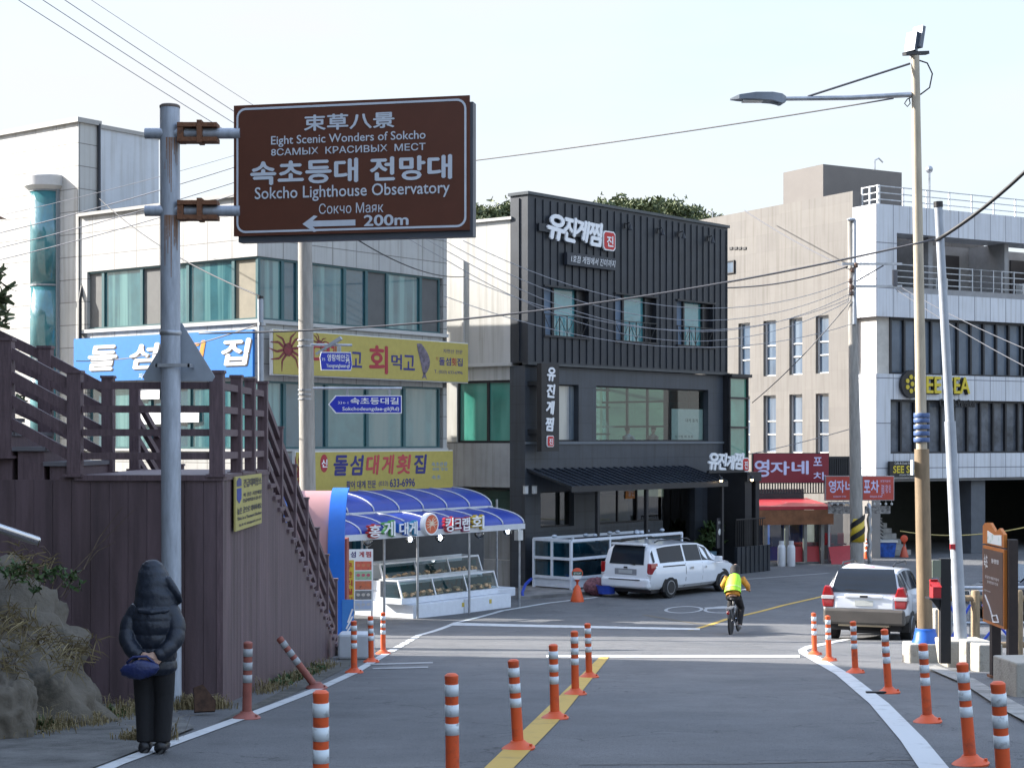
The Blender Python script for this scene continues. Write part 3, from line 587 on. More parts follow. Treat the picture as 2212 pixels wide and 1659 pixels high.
f = MB(); f.box(Lx+.1, Lx+.2, 3, 6, 4.4, ZM-.3) if 0 else None
px0 = zy(1462, 900)[0]; q = MB(); q.box(px0, bx_-.02, .36, .38, s_b+.02, s_b+.62*(az-s_b)); o = q.build('window_poster', M['offwhite'], bb)
q = MB(); q.text('대게 홍게', px0+.9, px0+1.7, s_b+.72, s_b+.85, .355); q.text('킹크랩 회 포장', px0+.2, px0+1.4, s_b+.12, s_b+.22, .355); q.build('lettering', M['ink'], o)
bigwin(gx0, gx1, gb, gt, cgd, []); bigwin(hx0, hx1, gb, gt, cgd, [hx0+(hx1-hx0)*.35, hx0+(hx1-hx0)*.65])
q = MB(); q.box(hx0+.1, hx0+2.2, .5, .55, gb, gb+1.0); q.build('curtain', mat('tan_blind', (.42,.33,.2), .8), bb)
q = MB(); xx = BB.fy(1375, 1100)[0]; q.box(xx-.25, xx+.3, .3, .32, gb+.85, gt-.1); o = q.build('window_poster', flat('poster_orange', (.6,.2,.03)), bb); q = MB(); q.text('대게', xx-.2, xx+.25, gb+1.3, gb+1.6, .295); q.text('할인', xx-.1, xx+.25, gb+.95, gb+1.2, .295); q.build('lettering', M['white'], o)
dx0, dx1 = hx1+.2, Lx-1.9                           # glazed entrance beside the tanks
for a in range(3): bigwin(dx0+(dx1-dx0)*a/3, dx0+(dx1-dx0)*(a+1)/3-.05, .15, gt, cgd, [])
# glazed stair tower at the right end
f = MB(); gl = MB(); xa, xb = Lx+.02, Lx+1.35; z0, z1 = 4.1, ZM-.15
for z in (z0, 5.45, 6.6, z1-.06): f.box(xa, xb, y2-.3, y2-.2, z, z+.07)
for x in (xa, xb-.07): f.box(x, x+.07, y2-.3, y2-.2, z0, z1)
o = f.build('stair_glazing', M['darkmetal'], bb); gl.box(xa+.05, xb-.05, y2-.22, y2-.2, z0, z1); gl.build('pane', glass('bottle_green_glass', (.09,.27,.19), .1), o)
m = MB(); m.box(xa, xb+.1, y2-.4, 3, z1, z1+.12).box(xa, xb, y2-.18, 3, 0, z1); m.build('stair_tower', M['darkmetal'], bb)
# canopy
o = BB.thing('canopy', 'dark ribbed sloping canopy on thin posts over the tanks in front of the black building', 'canopy', 0, y2)
c = MB(); za = zb(1018); x0, x1 = .1, zy(1480, 1030)[0]; dep = 1.9; zf = za-.55
c.add([(x0,0,za),(x1,0,za),(x1,-dep,zf),(x0,-dep,zf),(x0,0,za+.06),(x1,0,za+.06),(x1,-dep,zf+.06),(x0,-dep,zf+.06)], [(0,1,2,3),(7,6,5,4),(0,3,7,4),(1,5,6,2),(3,2,6,7)])
for i in range(24): xr = x0+(x1-x0)*i/23; c.beam((xr,0,za+.08),(xr,-dep,zf+.08), .05, .05)
c.build('roof_sheet', mat('canopy_metal', (.05,.06,.08), .35, .6), o); c = MB(); c.box(x0, x1, -dep-.04, -dep, zf-.12, zf+.08); c.build('fascia', M['darkmetal'], o)
for xp in (x0+1.55, x0+4.3, x1-.2):
    c = MB(); c.box(xp-.06, xp+.06, -dep+.05, -dep+.17, 0, zf); c.build('post', M['darkmetal'], o)
# black portal with brush-lettered sign
pf = Frame(*BB.w(zy(1528, 1100)[0], -1.6, 0)[:2], .877, 1)
o = pf.thing('entrance_portal', 'black boxed entrance porch at the right end of the black building', 'porch')
pw = pf.fy(1640, 1100)[0]; ph = pf.fy(1528, 1022)[1]
w = MB(); w.box(0, pw, -.1, 1.9, ph-.35, ph).box(0, .45, 0, 1.9, 0, ph-.35).box(pw-.25, pw, 0, 1.9, 0, ph-.35); w.build('frame', M['darkmetal'], o)
w = MB(); w.box(.45, pw-.25, 1.2, 1.4, 0, ph-.35); w.build('back_panel', M['black'], o)
w = MB(); xi = pf.fy(1577, 1200)[0]; w.box(xi, pw+.3, -.3, -.2, 0, 1.0); [w.box(xi+i*.3, xi+i*.3+.03, -.33, -.3, 0, 1.0) for i in range(8)]; w.build('plinth', bmet, o)
w = MB(); [w.box(xi+i*.14, xi+i*.14+.025, -.26, -.24, 1.0, 2.0) for i in range(14)]; w.box(xi, pw, -.28, -.22, 2.0, 2.05); w.build('railing', M['black'], o)
w = MB(); xs_ = pf.fy(1546, 1150)[0]; w.box(xs_, xs_+.32, -.06, 0, 1.0, 2.1); q = w.build('notice_panel', flat('charcoal', (.03,.03,.035)), o); w = MB(); w.text('영업중', xs_+.05, xs_+.27, 1.9, 2.0, -.07); w.add([(xs_+.16+.09*math.cos(k*.52), -.067, 1.6+.12*math.sin(k*.52)) for k in range(12)], [tuple(range(12))]); w.build('lettering', M['offwhite'], q)
warm = emit('warm_lamp', (1, .72, .4), 6)
for i, px in enumerate((1540, 1607)):
    xq = pf.fy(px, 1027)[0]; t = pf.thing('spotlight', ('left' if not i else 'right') + ' of the two lit spotlights under the brush lettered sign on the porch', 'lamp', xq, -.1, ph-.1, 'porch spotlights')
    b = MB(); b.tube([(0,0,.02),(0,-.18,.04),(0,-.24,-.05)], .018, 6); b.lathe([(.05,.02),(.09,-.12)], 12, (0,-.26,-.05)); b.build('shade', M['darkmetal'], t); b = MB(); b.ball((0,-.26,-.16), .065, 10, 6); b.build('bulb', warm, t)
def brush(o, m, y, pairs, ext=.02):
    b = MB()
    for c, x0, x1, z0, z1, rot in pairs:
        i0 = len(b.v); b.text(c, x0, x1, z0, z1, y, .045, .1, ext); cx_, cz_ = (x0+x1)/2, (z0+z1)/2
        b.xf(Matrix.Translation((cx_,0,cz_)) @ Matrix.Rotation(R(rot), 4, 'Y') @ Matrix.Translation((-cx_,0,-cz_)), i0)
    return b.build('lettering', m, o)
def seal(o, x0, x1, z0, z1, y):
    q = lambda k, a: ((x0+x1)/2+(x1-x0)/2*a*max(-1,min(1,1.25*math.cos(k))), (z0+z1)/2+(z1-z0)/2*a*max(-1,min(1,1.25*math.sin(k))))
    b = MB(); b.prism([q(2*math.pi*i/20, 1.0) for i in range(20)], y-.03, y+.04); s = b.build('seal_backing', M['white'], o)
    b = MB(); b.prism([q(2*math.pi*i/20, .86) for i in range(20)], y-.045, y-.02); b.build('seal', flat('seal_red', (.5,.02,.02)), s)
    b = MB(); b.text('진', x0+(x1-x0)*.25, x1-(x1-x0)*.2, z0+(z1-z0)*.2, z1-(z1-z0)*.25, y-.05, .03); b.build('lettering', M['white'], s)
def on(px, py, y=-.12): return BB.fy(px, py, y)
o = BB.thing('shop_sign', 'large white brush lettering with a red seal high on the black metal facade', 'sign', 0, 0, 0)
pr = []
for c, a, b, t, bt, r in (('유',1180,1220,463,520,6), ('진',1216,1244,468,524,4), ('게',1240,1272,474,522,8), ('찜',1270,1300,480,533,2)):
    xa_, _ = on(a, 500); xb_, _ = on(b, 500); pr.append((c, xa_, xb_, on((a+b)/2, bt)[1], on((a+b)/2, t)[1], r))
brush(o, M['white'], -.14, pr, .03)
seal(o, on(1302,520)[0], on(1328,520)[0], on(1315,542)[1], on(1315,500)[1], -.12)
b = MB(); b.box(on(1165,492)[0], on(1195,492)[0], -.12, -.045, on(1180,501)[1], on(1180,484)[1]); b.box(pr[0][1], pr[-1][2], -.11, -.045, pr[2][3]+.15, pr[2][3]+.3); b.build('bracket', bmet, o)
o, h, H, y = board('shop_sign', 'small dark strip sign with thin white script under the large brush lettering', on(1222,555)[0], on(1328,565)[0], on(1222,572)[1], on(1222,545)[1], -.05, flat('strip_grey', (.025,.03,.04)), BB)
letter(o, M['white'], y, ('1호점 게찜에서 진미까지', -h+.2, h-.05, .1, H-.08, dict(shear=.2)))
o, h, H, y = board('shop_sign', 'tall narrow black blade sign with white lettering one above another and a red seal', on(1160,880,-.3)[0], on(1198,880,-.3)[0], on(1160,975,-.3)[1], on(1160,785,-.3)[1], -.3, flat('blade_black', (.018,.018,.02)), BB, .2, cat='sign')
hh = .42*h; n4 = H*.16
brush(o, M['white'], y-.01, [(c, -hh-.03*i, hh+.06-.03*i, H*(.80-.19*i), H*(.80-.19*i)+n4, 3) for i, c in enumerate('유진게찜')], .01); seal(o, -hh-.02, hh-.05, H*.05, H*.18, y)
b = MB(); b.box(-h, h, 0, .42, H*.75, H*.8).box(-h, h, 0, .42, H*.2, H*.25); b.build('bracket', M['darkmetal'], o)
o = pf.thing('shop_sign', 'white cut-out brush lettering standing on top of the black entrance porch', 'sign', 0, 0, ph)
pr = []
for c, a, b in (('유',1527,1550),('진',1548,1567),('게',1566,1584),('찜',1583,1604)):
    pr.append((c, pf.fy(a,990)[0], pf.fy(b,990)[0], .1, .75-(.08 if c == '게' else 0), 5))
brush(o, M['white'], -.05, pr, .03); seal(o, pf.fy(1600,990)[0], pf.fy(1614,990)[0], .02, .55, -.05)
b = MB(); b.box(pr[0][1], pr[-1][2], -.1, 0, .0, .1); b.build('bracket', M['darkmetal'], o)
for i, px in enumerate((1350, 1420, 1465, 1528)):   # downlights under the top edge
    x, z = on(px, 463+ (px-1350)*.17, -.05); t = BB.thing('wall_light', ['first','second','third','fourth'][i] + ' small black downlight from the left under the top edge of the black facade', 'lamp', x, -.05, ZT-.75, 'facade downlights')
    b = MB(); b.box(-.05,.05,-.05,.0,.1,.3).tube([(0,-.03,.25),(0,-.22,.3),(0,-.25,.2)], .02, 6).lathe([(.04,.2),(.09,.02)], 10, (0,-.25,0)); b.build('body', M['darkmetal'], t)
# ---------------- taupe and white building on the right
RB = Frame(15.3, 70, 1.72, 1)
rb = RB.thing('building', 'taupe and white panelled pension building with balconies on pillars at the right', 'building')
taupe = panel('taupe_render', (.160,.150,.137), 1.6, .8, .012, (.82,.82,.82), .8, .06, .5, bump=.1); taupe_d = mat('taupe_shade_render', (.24,.225,.21), .85, 0, .08, 1)  # separate taupe tone for the corner column
wpan = panel('white_panel', (.60,.62,.65), .95, 1.9, .04, (.3,.3,.33), .35, .05, 0)
zr = lambda py: RB.fy(1895, py)[1]
yx = lambda px, py=800: RB.fx(px, py)                  # on the lit side wall x=0
WX = 30.0; SW = RB.fx(1842, 700)[0]
w = MB()
bands = [(zr(632), zr(440)), ]
TOP = zr(440); B1 = zr(500); B2 = zr(629); B3 = zr(683); B4 = zr(807); B5 = zr(862); B6 = zr(980); B7 = zr(1035)
w.box(0, WX, 0, SW, B1, TOP); w.box(0, WX, 0, SW, B3, B2); w.box(0, WX, 0, SW, B5, B4); w.box(0, WX, 0, SW, B7, B6); w.box(0, 1.15, 0, SW, B2, B1); w.box(0, .8, 0, SW, B6, B5)
w.build('white_cladding', wpan, rb)
w = MB(); w.box(.25, 1.0, .25, SW, B4, B3); w.build('wall_panel', mat('beige_panel', (.5,.47,.42), .7), rb)
# windows in the side wall
wy = [yx(p)[0] for p in (1790,1762,1733,1705,1676,1649,1620,1595)]
za1, za0 = RB.fx(1690, 690)[1], RB.fx(1690, 811)[1]; zb1, zb0 = RB.fx(1690, 853)[1], RB.fx(1690, 978)[1]
w = MB(); yend = 15.0; ztop = RB.fx(1842, 413)[1]; ybl = RB.fx(1692, 430)[0]
ws = [(wy[2*i], wy[2*i+1]) for i in range(4)]
for a, b in ((za1, ztop), (zb1, za0), (B7-.2, zb0)): w.box(0, .3, SW, yend, a, b)
for lo, hi in ((za0, za1), (zb0, zb1)):
    for a, b in zip([SW]+[q[1] for q in ws], [q[0] for q in ws]+[yend]): w.box(0, .3, a, b, lo, hi)
w.box(0, .3, SW, yend, 0, B7-.2); w.box(.3, 8, SW, yend, ztop-2, ztop-.01) if 0 else None
w.box(.3, 9, SW+1.2, yend, 10, ztop-.35); w.box(.3, .6, SW, SW+1.2, B7, ztop-.02)
w.build('side_wall', taupe, rb)
skyg = glass('sky_glass', (.06,.095,.145), .03, (.12,.16,.21), 1.2)
for lo, hi in ((za0, za1), (zb0, zb1)):
    for a, b in ws: window(rb, 'y', a, b, lo, hi, skyg, M['offwhite'], .05, .2, (lo+(hi-lo)*.32, lo+(hi-lo)*.55))
a = yx(1588, 575); q = MB(); window(rb, 'y', a[0], a[0]+1.6, RB.fx(1588,590)[1], RB.fx(1588,562)[1], skyg, M['darkmetal'], .05, -.02)
q = MB(); [q.box(-.04, .0, yx(p,537)[0]-.12, yx(p,537)[0]+.12, yx(p,537)[1]-.06, yx(p,537)[1]+.06) for p in (1580,1590,1599,1609)]; q.build('vent_row', M['black'], rb)
# roof block
w = MB(); y1, zt_ = RB.fx(1778, 355, 2.2)[0], RB.fx(1778, 355, 2.2)[1]; y2_ = RB.fx(1692, 372, 2.2)[0]; x2_ = RB.fy(1948, 376, y1)[0]
w.box(2.2, x2_, y1, y2_, ztop-1, zt_); w.build('roof_block', mat('taupe_block', (.15,.138,.128), .85, 0, .06, 1), rb)
w = MB(); w.tube([(5.6,y1+.3,zt_), (5.6,y1+.3,zt_+.5), (5.85,y1+.3,zt_+.62), (6.1,y1+.3,zt_+.45)], .04, 6); w.build('vent_pipe', M['steel'], rb)
w = MB(); w.tube([(.5,12,ztop-.3), (.5,12,ztop+.35), (.5,12.25,ztop+.5), (.5,12.45,ztop+.35)], .04, 6); w.build('vent_pipe', M['steel'], rb)
def rail(x0, x1, y0, y1, z, h, n, bars, name='railing', m=None):
    g = MB()
    for i in range(n+1): t = i/n; X, Y = x0+(x1-x0)*t, y0+(y1-y0)*t; g.box(X-.03, X+.03, Y-.03, Y+.03, z, z+h)
    for b in range(bars): zz_ = z+h*(b+1)/bars; g.beam((x0,y0,zz_-.03), (x1,y1,zz_-.03), .04, .04)
    return g.build(name, m or M['steel'], rb)
rail(.35, .35, .3, SW-.2, TOP, .85, 2, 3); rail(.45, WX, .3, .3, TOP, .85, 22, 3)
w = MB(); w.tube([(3.6,.6,TOP), (3.6,.6,TOP+1.75)], .05, 6).ball((3.6,.6,TOP+1.8), .16); w.build('roof_lamp', M['steel'], rb)
# balcony storey
w = MB(); w.box(1.15, WX, 2.6, 2.8, B2, B1); w.box(1.15, WX, .1, 2.6, B2-.02, B2+.25)
for x in (3.4, 8.0, 12.6, 17.2): w.box(x, x+.25, .45, 2.6, B2+.25, B1)
w.build('balcony_wall', mat('balcony_grey', (.28,.275,.27), .8), rb)
for i in range(5):
    xd = 2.0+i*4.3 if i else 1.5; w = MB(); w.box(xd, xd+1.0, 2.5, 2.6, B2+.25, B2+2.1); w.build('door', flat('door_dark', (.04,.035,.035)), rb)
for i in range(5): rail(1.2+i*4.6 if i else 1.2, 7.6 if not i else 7.6+4.6*i, .25, .25, B2+.2, 1.05, 5, 4)
for x in (4.0, 9.3, 14.6): w = MB(); w.box(x, x+.7, .6, 1.0, B2+.25, B2+.8); w.lathe([(.24,-.01),(.24,.02)], 14, (x+.35,.59,B2+.52), 'y'); w.build('air_conditioner', M['offwhite'], rb)
# glazed storeys
gz1 = mat('storey_glass', (.13,.16,.20), .08, 0, .25, .6, spec=.3); gz2 = mat('storey_glass_lower', (.13,.145,.17), .08, 0, .45, .9, spec=.3)
for lo, hi, g_, st in ((B4, B3, gz1, 1.0), (B6, B5, gz2, .8)):
    q = MB(); q.box(st, WX, .32, .4, lo, hi); o = q.build('glazing', g_, rb)
    f = MB(); xw = st; i = 0
    while xw < WX:
        wide = xw > 9.2
        f.box(xw-.05, xw+.05, .19 if not wide else .26, .32, lo, hi); xw += .78 if not wide else 1.75; i += 1
    f.box(9.2, WX, .24, .31, lo+(hi-lo)*.82, lo+(hi-lo)*.82+.07); f.box(9.2, 12.4, .24, .31, lo+(hi-lo)*.6, lo+(hi-lo)*.6+.07); f.box(st, WX, .2, .32, hi-.1, hi).box(st, WX, .2, .32, lo, lo+.08)
    f.box(9.0, 10.3, .22, .32, lo, hi)
    f.build('mullions', M['darkmetal'], o)
# pilotis and ground floor
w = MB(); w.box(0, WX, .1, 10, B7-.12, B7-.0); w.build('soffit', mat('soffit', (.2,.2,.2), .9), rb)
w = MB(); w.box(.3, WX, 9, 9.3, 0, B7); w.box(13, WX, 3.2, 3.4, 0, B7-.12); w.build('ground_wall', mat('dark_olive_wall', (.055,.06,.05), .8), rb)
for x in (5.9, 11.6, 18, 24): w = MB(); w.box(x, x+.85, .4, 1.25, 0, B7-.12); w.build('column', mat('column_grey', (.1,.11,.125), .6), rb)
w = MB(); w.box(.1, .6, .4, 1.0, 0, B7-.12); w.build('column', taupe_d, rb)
w = MB(); w.box(12.0, 12.45, .35, .39, 1.35, 2.5); o = w.build('notice', M['offwhite'], rb)
w = MB()
for i in range(8): w.box(1.2+.1*i, 3.1, 1.2+.3*i, 1.5+.3*i, 0, .22*(i+1))
w.build('steps', M['concrete'], rb); w = MB()
for i in range(7): w.beam((1.5, 1.2, .55+.16*i), (3.4, .9, -.1+.16*i+.3) if 0 else (1.4, 3.6, 2.0+.16*i-.3), .03, .03)
w.tube([(1.2,1.1,0),(1.2,1.1,1.2),(1.4,3.6,2.9)], .03, 6); w.build('stair_railing', M['darkmetal'], rb)
# signs on it
x0, zt0 = RB.fy(1948, 812); x1, _ = RB.fy(1982, 812)
o = RB.thing('shop_sign', 'yellow and black channel lettering with a round badge on the white panel band', 'sign', x0, -.02, B5)
xs_ = lambda px: RB.fy(px, 832, -.1)[0] - x0
zc = RB.fy(1965, 830)[1] - B5
b = MB(); b.lathe([(.6,-.2),(.6,-.05)], 24, (xs_(1966), 0, zc), 'y'); q = b.build('badge', M['black'], o, 'a'); b = MB()
for k in range(7): a_ = k*.9; b.lathe([(.1,-.23),(.1,-.2)], 10, (xs_(1966)+(.3 if k else 0)*math.cos(a_), 0, zc+(.3 if k else 0)*math.sin(a_)), 'y')
b.build('badge_pattern', flat('sign_gold', (.6,.46,.03)), q)
gold = M['gold'] = flat('channel_gold', (.62,.48,.03))
for t_, a_, c_ in (('SEE', 1981, 2029), ('SEA', 2043, 2091)):
    b = MB(); b.text(t_, xs_(a_)-.06, xs_(c_)+.02, zc-.42, zc+.34, -.02, .03, 0, .06); q = b.build('lettering', M['black'], o); b = MB(); b.text(t_, xs_(a_), xs_(c_)+.05, zc-.38, zc+.36, -.15, .02, 0, .02); b.build('lettering', gold, q)
b = MB(); b.text('Caffe & Pension', xs_(2030), xs_(2106), zc-.95, zc-.6, -.06, .03, 0, .02); b.build('lettering', M['black'], o)
x0, _ = RB.fy(1918, 1010, -.1); x1, _ = RB.fy(1985, 1010, -.1); z1, z0 = RB.fy(1950, 996, -.1)[1], RB.fy(1950, 1030, -.1)[1]
o, h, H, y = board('shop_sign', 'black strip sign with yellow capitals half hidden by the tall brown pole', x0, x1, z0, z1, -.1, M['black'], RB, .12)
letter(o, gold, y, ('SEE SEA', -h*.8, h*.85, H*.25, H*.72, dict(bold=.03))); letter(o, M['offwhite'], y, ('Caffe & Guest house', -h*.7, h*.5, H*.8, H*.95), ('033)636-7942', -h*.4, h*.3, H*.05, H*.18))

# ---------------- red seafood stall shop between the black and taupe buildings
PS = Frame(*at(1600, 1100, 67).xy, .98, .2)
o = PS.thing('food_stall', 'low red roofed eatery with clear plastic curtains beside the black porch', 'shop')
px_ = lambda px, py=1100, y=0: PS.fy(px, py, y)
x0, x1 = .3, px_(1782)[0]; zt_ = px_(1700, 1060)[1]
m = MB(); m.add([(x0,-.4,zt_-.75),(x1+.2,-.4,zt_-.75),(x1+.2,2.5,zt_-.5),(x0,2.5,zt_-.5),(x0,-.4,zt_-.62),(x1+.2,-.4,zt_-.62),(x1+.2,2.5,zt_-.38),(x0,2.5,zt_-.38)], [(3,2,1,0),(4,5,6,7),(0,1,5,4),(1,2,6,5),(2,3,7,6),(3,0,4,7)]); m.build('roof', flat('red_tarpaulin', (.42,.03,.04), .4), o)
m = MB(); m.box(x0, x1+.2, -.42, -.36, zt_-1.35, zt_-.76); m.build('fascia', mat('rust_timber', (.26,.11,.05), .8, 0, .25, 3), o)
for p in (1648, 1693, 1733, 1770): m = MB(); a = px_(p)[0]; m.box(a-.07, a+.07, -.35, -.2, 0, zt_-1.3); m.build('post', mat('post_beige', (.2,.19,.17), .7), o)
m = MB(); m.box(x0, x1, 2.3, 2.4, 0, zt_); m.build('back_wall', mat('stall_wall', (.06,.065,.065), .7), o)
for a, b in ((1652,1690),(1697,1730),(1736,1767)): m = MB(); p, q = px_(a)[0], px_(b)[0]; m.quad((p,-.1,.7),(q,-.1,.7),(q,-.1,zt_-1.3),(p,-.1,zt_-1.3)); m.build('plastic_curtain', cgd, o)
m = MB(); p, q = px_(1699)[0], px_(1767)[0]; m.add([(p,-.2,0),(q,-.2,0),(q,-.05,.85),(p,-.05,.85)],[(0,1,2,3)]); m.box(p,q,-.05,0,.0,.86); m.build('skirt', flat('red_skirt', (.38,.03,.035), .5), o)
m = MB(); p = px_(1676)[0]; m.box(p, p+1.5, .7, 1.2, .05, 1.9); m.build('cupboard', flat('blue_cupboard', (.02,.06,.25), .5), o)
# plastic annex right of the corner post
m = MB(); p, q = px_(1781)[0], px_(1842)[0]; A = thing('food_stall', 'clear plastic tent annex with a red skirt behind the concrete utility pole', 'shop', PS.w(p, -.4, 0), PS.a); L_ = q-p
m.box(0,.08,0,.08,0,2.5).box(L_-.08,L_,0,.08,0,2.5).box(0,L_,0,.08,2.42,2.5); m.build('frame', M['steel'], A)
m = MB(); m.quad((.08,.04,.6),(L_-.08,.04,.6),(L_-.08,.04,2.42),(.08,.04,2.42)); m.build('plastic_curtain', clear('hazy_plastic', (.5,.5,.5), .2), A)
m = MB(); m.add([(0,-.35,.0),(L_,-.3,.0),(L_,.0,.75),(0,.0,.68)],[(0,1,2,3)]); m.build('skirt', flat('red_skirt2', (.42,.03,.035), .5), A)
m = MB(); m.box(0,L_,1.4,1.5,0,2.4); m.build('back_wall', mat('annex_wall', (.1,.09,.08), .8), A); m = MB()
for i in range(3): m.box(.15+i*.55,.45+i*.55,.5,.8,.72,.78).box(.17+i*.55,.43+i*.55,.75,.8,.78,1.2)
m.build('plastic_chairs', M['red'], A)
x0, _ = px_(1625, 1010, -.5); x1, _ = px_(1787, 1010, -.5); z1, z0 = px_(1700, 980, -.5)[1], px_(1700, 1042, -.5)[1]
redv = flat('deep_red_vinyl', (.24,.015,.03), .45); lil = flat('lilac_white', (.66,.64,.88)); red2 = flat('brick_red_vinyl', (.5,.07,.05), .45)
o, h, H, y = board('shop_sign', 'wide dark red sign with large pale brush lettering above the red roofed eatery', x0, x1, z0, z1, -.5, redv, PS, .15, M['darkmetal'])
q = lambda px: px_(px, 1010, -.66)[0] - (x0+x1)/2
letter(o, lil, y, ('영', q(1630), q(1662), H*.2, H*.8, dict(bold=.03)), ('자', q(1664), q(1706), H*.26, H*.74, dict(bold=.03)), ('네', q(1710), q(1747), H*.28, H*.76, dict(bold=.03)), ('포', q(1757), q(1776), H*.58, H*.88, dict(bold=.02)), ('차', q(1757), q(1784), H*.08, H*.36, dict(bold=.02)))
m = MB()
for i in range(26): a = x0-(x0+x1)/2+.15+i*(x1-x0-.3)/25; m.box(a-.02,a+.02,-.05,.0,-.42,-.03)
m.box(-h,h,-.06,.01,-.45,-.42); m.build('hanger_bars', M['darkmetal'], o)
m = MB(); a, b = px_(1790, 1010, .5)[0], px_(1842, 1010, .5)[0]; z1_, z0_ = px_(1800, 990, .5)[1], px_(1800, 1030, .5)[1]
for i in range(12): m.box(a+(b-a)*i/11-.03, a+(b-a)*i/11+.03, .5, .55, z0_, z1_)
m.box(a, b, .56, .6, z0_-.5, z1_); m.box(a, b, .48, .56, z1_, z1_+.08)
m.xf(Matrix.Translation((PS.X,PS.Y,0)) @ Matrix.Rotation(PS.a,4,'Z')); tag(m.build('slat_screen', M['darkmetal']), 'dark slatted screen right of the wide dark red sign', 'screen')
for pa, pb, lab, items in ((1782,1850,'brick red lit sign panel left of the concrete utility pole', [('영',1790,1806),('자',1807,1824),('네',1826,1844)]), (1861,1927,'brick red lit sign panel with price lines right of the concrete utility pole', [('포',1866,1880),('차',1881,1899)])):
    fr = Frame(*at(pa, 1055, 66).xy, 1, .02); x1 = fr.fy(pb, 1055)[0]; z1, z0 = fr.fy(pa, 1029)[1], fr.fy(pa, 1079)[1]
    o, h, H, y = board('shop_sign', lab, 0, x1, z0, z1, 0, red2, fr, .25, M['steel']); q = lambda px: fr.fy(px, 1055, -.26)[0] - x1/2
    letter(o, lil, y, *[(c, q(a), q(b), H*.3, H*.85, dict(bold=.03)) for c, a, b in items]); letter(o, lil, y, ('033)633-3190', -h*.55, h*.25, H*.08, H*.18))
    if pa > 1850: letter(o, lil, y, ('오징어순대', q(1902), q(1923), H*.76, H*.86), ('물회', q(1904), q(1910), H*.2, H*.65), ('회덮밥', q(1913), q(1918), H*.3, H*.65), ('매운탕', q(1920), q(1924), H*.3, H*.65))
    for i in range(5): # festoon bulbs under the sign
        a = -h+.25+i*2*h/5.3; m = MB(); m.tube([(a,-.1,0),(a,-.12,-.13)], .012, 5); m.ball((a,-.12,-.17), .055, 8, 6); m.build('bulb', M['offwhite'], o)
    m = MB(); m.box(-h+.1, h-.1, -.14, -.1, -.55, -.25); m.build('menu_strip', mat('menu_pictures', (.3,.28,.26), .6, 0, .7, 9), o)
# things in front of the eatery
cyl = flat('white_gas', (.66,.67,.69), .4)
for i, p in enumerate((1663, 1683)):
    q = gp(p, 1211); o = thing('gas_cylinder', ('left' if not i else 'right') + ' of the two white gas cylinders by the red roofed eatery', 'gas cylinder', (q.x, 66, 0), 0, 'gas cylinders by the eatery')
    m = MB(); m.lathe([(.15,0),(.16,.05),(.16,.72),(.13,.82),(.06,.87)], 16); m.build('body', cyl, o, 'a'); m = MB(); m.lathe([(.045,.87),(.045,.93),(.02,.95)], 8); m.tube([(.0,0,.93),(.08,0,.94)], .02, 6); m.build('valve', M['steel'], o); m = MB(); m.lathe([(.10,.86),(.10,1.0),(.09,1.0),(.09,.86)], 14); m.build('collar', cyl, o)
def cone(name, label, px, py, h, stripes=True):
    q = gp(px, py); o = thing(name, label, 'traffic cone', q); m = MB(); m.box(-.2*h,.2*h,-.2*h,.2*h,0,.04*h); m.build('base', M['orange'], o)
    m = MB(); m.lathe([(.15*h,.04*h),(.035*h,h)], 16); m.build('cone', M['orange'], o, 'a')
    for z in (.35,.62,.8): r = lambda t: .15*h+(.035-.15)*h*(t-.04)/.96; m = MB(); m.lathe([(r(z)+.006,z*h),(r(z+.11)+.006,(z+.11)*h)], 16); m.build('reflective_band', M['white'], o, True)
    return o
cone('traffic_cone', 'orange and white striped traffic cone beside the blue tub', 1872, 1207, .85)
def stopstand(label, px, py, H, plain):
    q = gp(px, py); o = thing('stop_stand', label, 'road sign', q); m = MB(); k = H/1.15
    m.lathe([(.23*k,0),(.23*k,.05*k),(.1*k,.5*k),(.05*k,.56*k)], 14); m.build('base', M['orange'] if not plain else flat('salmon_plastic', (.55,.10,.05), .5), o, 'a')
    m = MB(); m.lathe([(.04*k,.5*k),(.04*k,.66*k),(.1*k,.74*k)], 10); m.lathe([(.17*k,-.03),(.19*k,-.02),(.19*k,.02),(.17*k,.03)], 22, (0,0,.95*k), 'y'); m.build('disc', flat('stand_red', (.6,.08,.03), .5), o, 'a')
    if not plain:
        m = MB(); m.box(-.16*k,.16*k,-.045,-.03,.9*k,1.02*k); s = m.build('stop_band', flat('stop_green', (.03,.10,.06)), o); m = MB(); m.prism([(.16*k*math.cos(math.pi+math.pi*i/10), .89*k+.13*k*math.sin(math.pi+math.pi*i/10)) for i in range(11)], -.045, -.03); m.build('white_face', M['white'], o)
        m = MB(); m.text('STOP', -.12*k, .12*k, .93*k, .99*k, -.048, .02); m.build('lettering', M['white'], s)
stopstand('round plain orange stop stand on the asphalt right of the blue tub', 1953, 1203, .95, True)
stopstand('orange stop stand with a striped round face at the kerb behind the white van', 1247, 1299, 1.05, False)
q = gp(1905, 1202); o = thing('tub', 'blue plastic fish tub with pale rim and crates beside the steps', 'tub', q); m = MB(); m.add([(x*s, y*s*.6, z) for z, s in ((0,.85),(.62,1.0)) for x, y in ((-.55,-.6),(.55,-.6),(.55,.6),(-.55,.6))], [(3,2,1,0),(4,5,6,7),(0,1,5,4),(1,2,6,5),(2,3,7,6),(3,0,4,7)]); m.build('body', mat('tub_blue', (.02,.10,.45), .4, 0, .5, 4), o); m = MB(); m.box(-.6,.6,-.4,.4,.63,.72); m.build('lid', M['offwhite'], o)
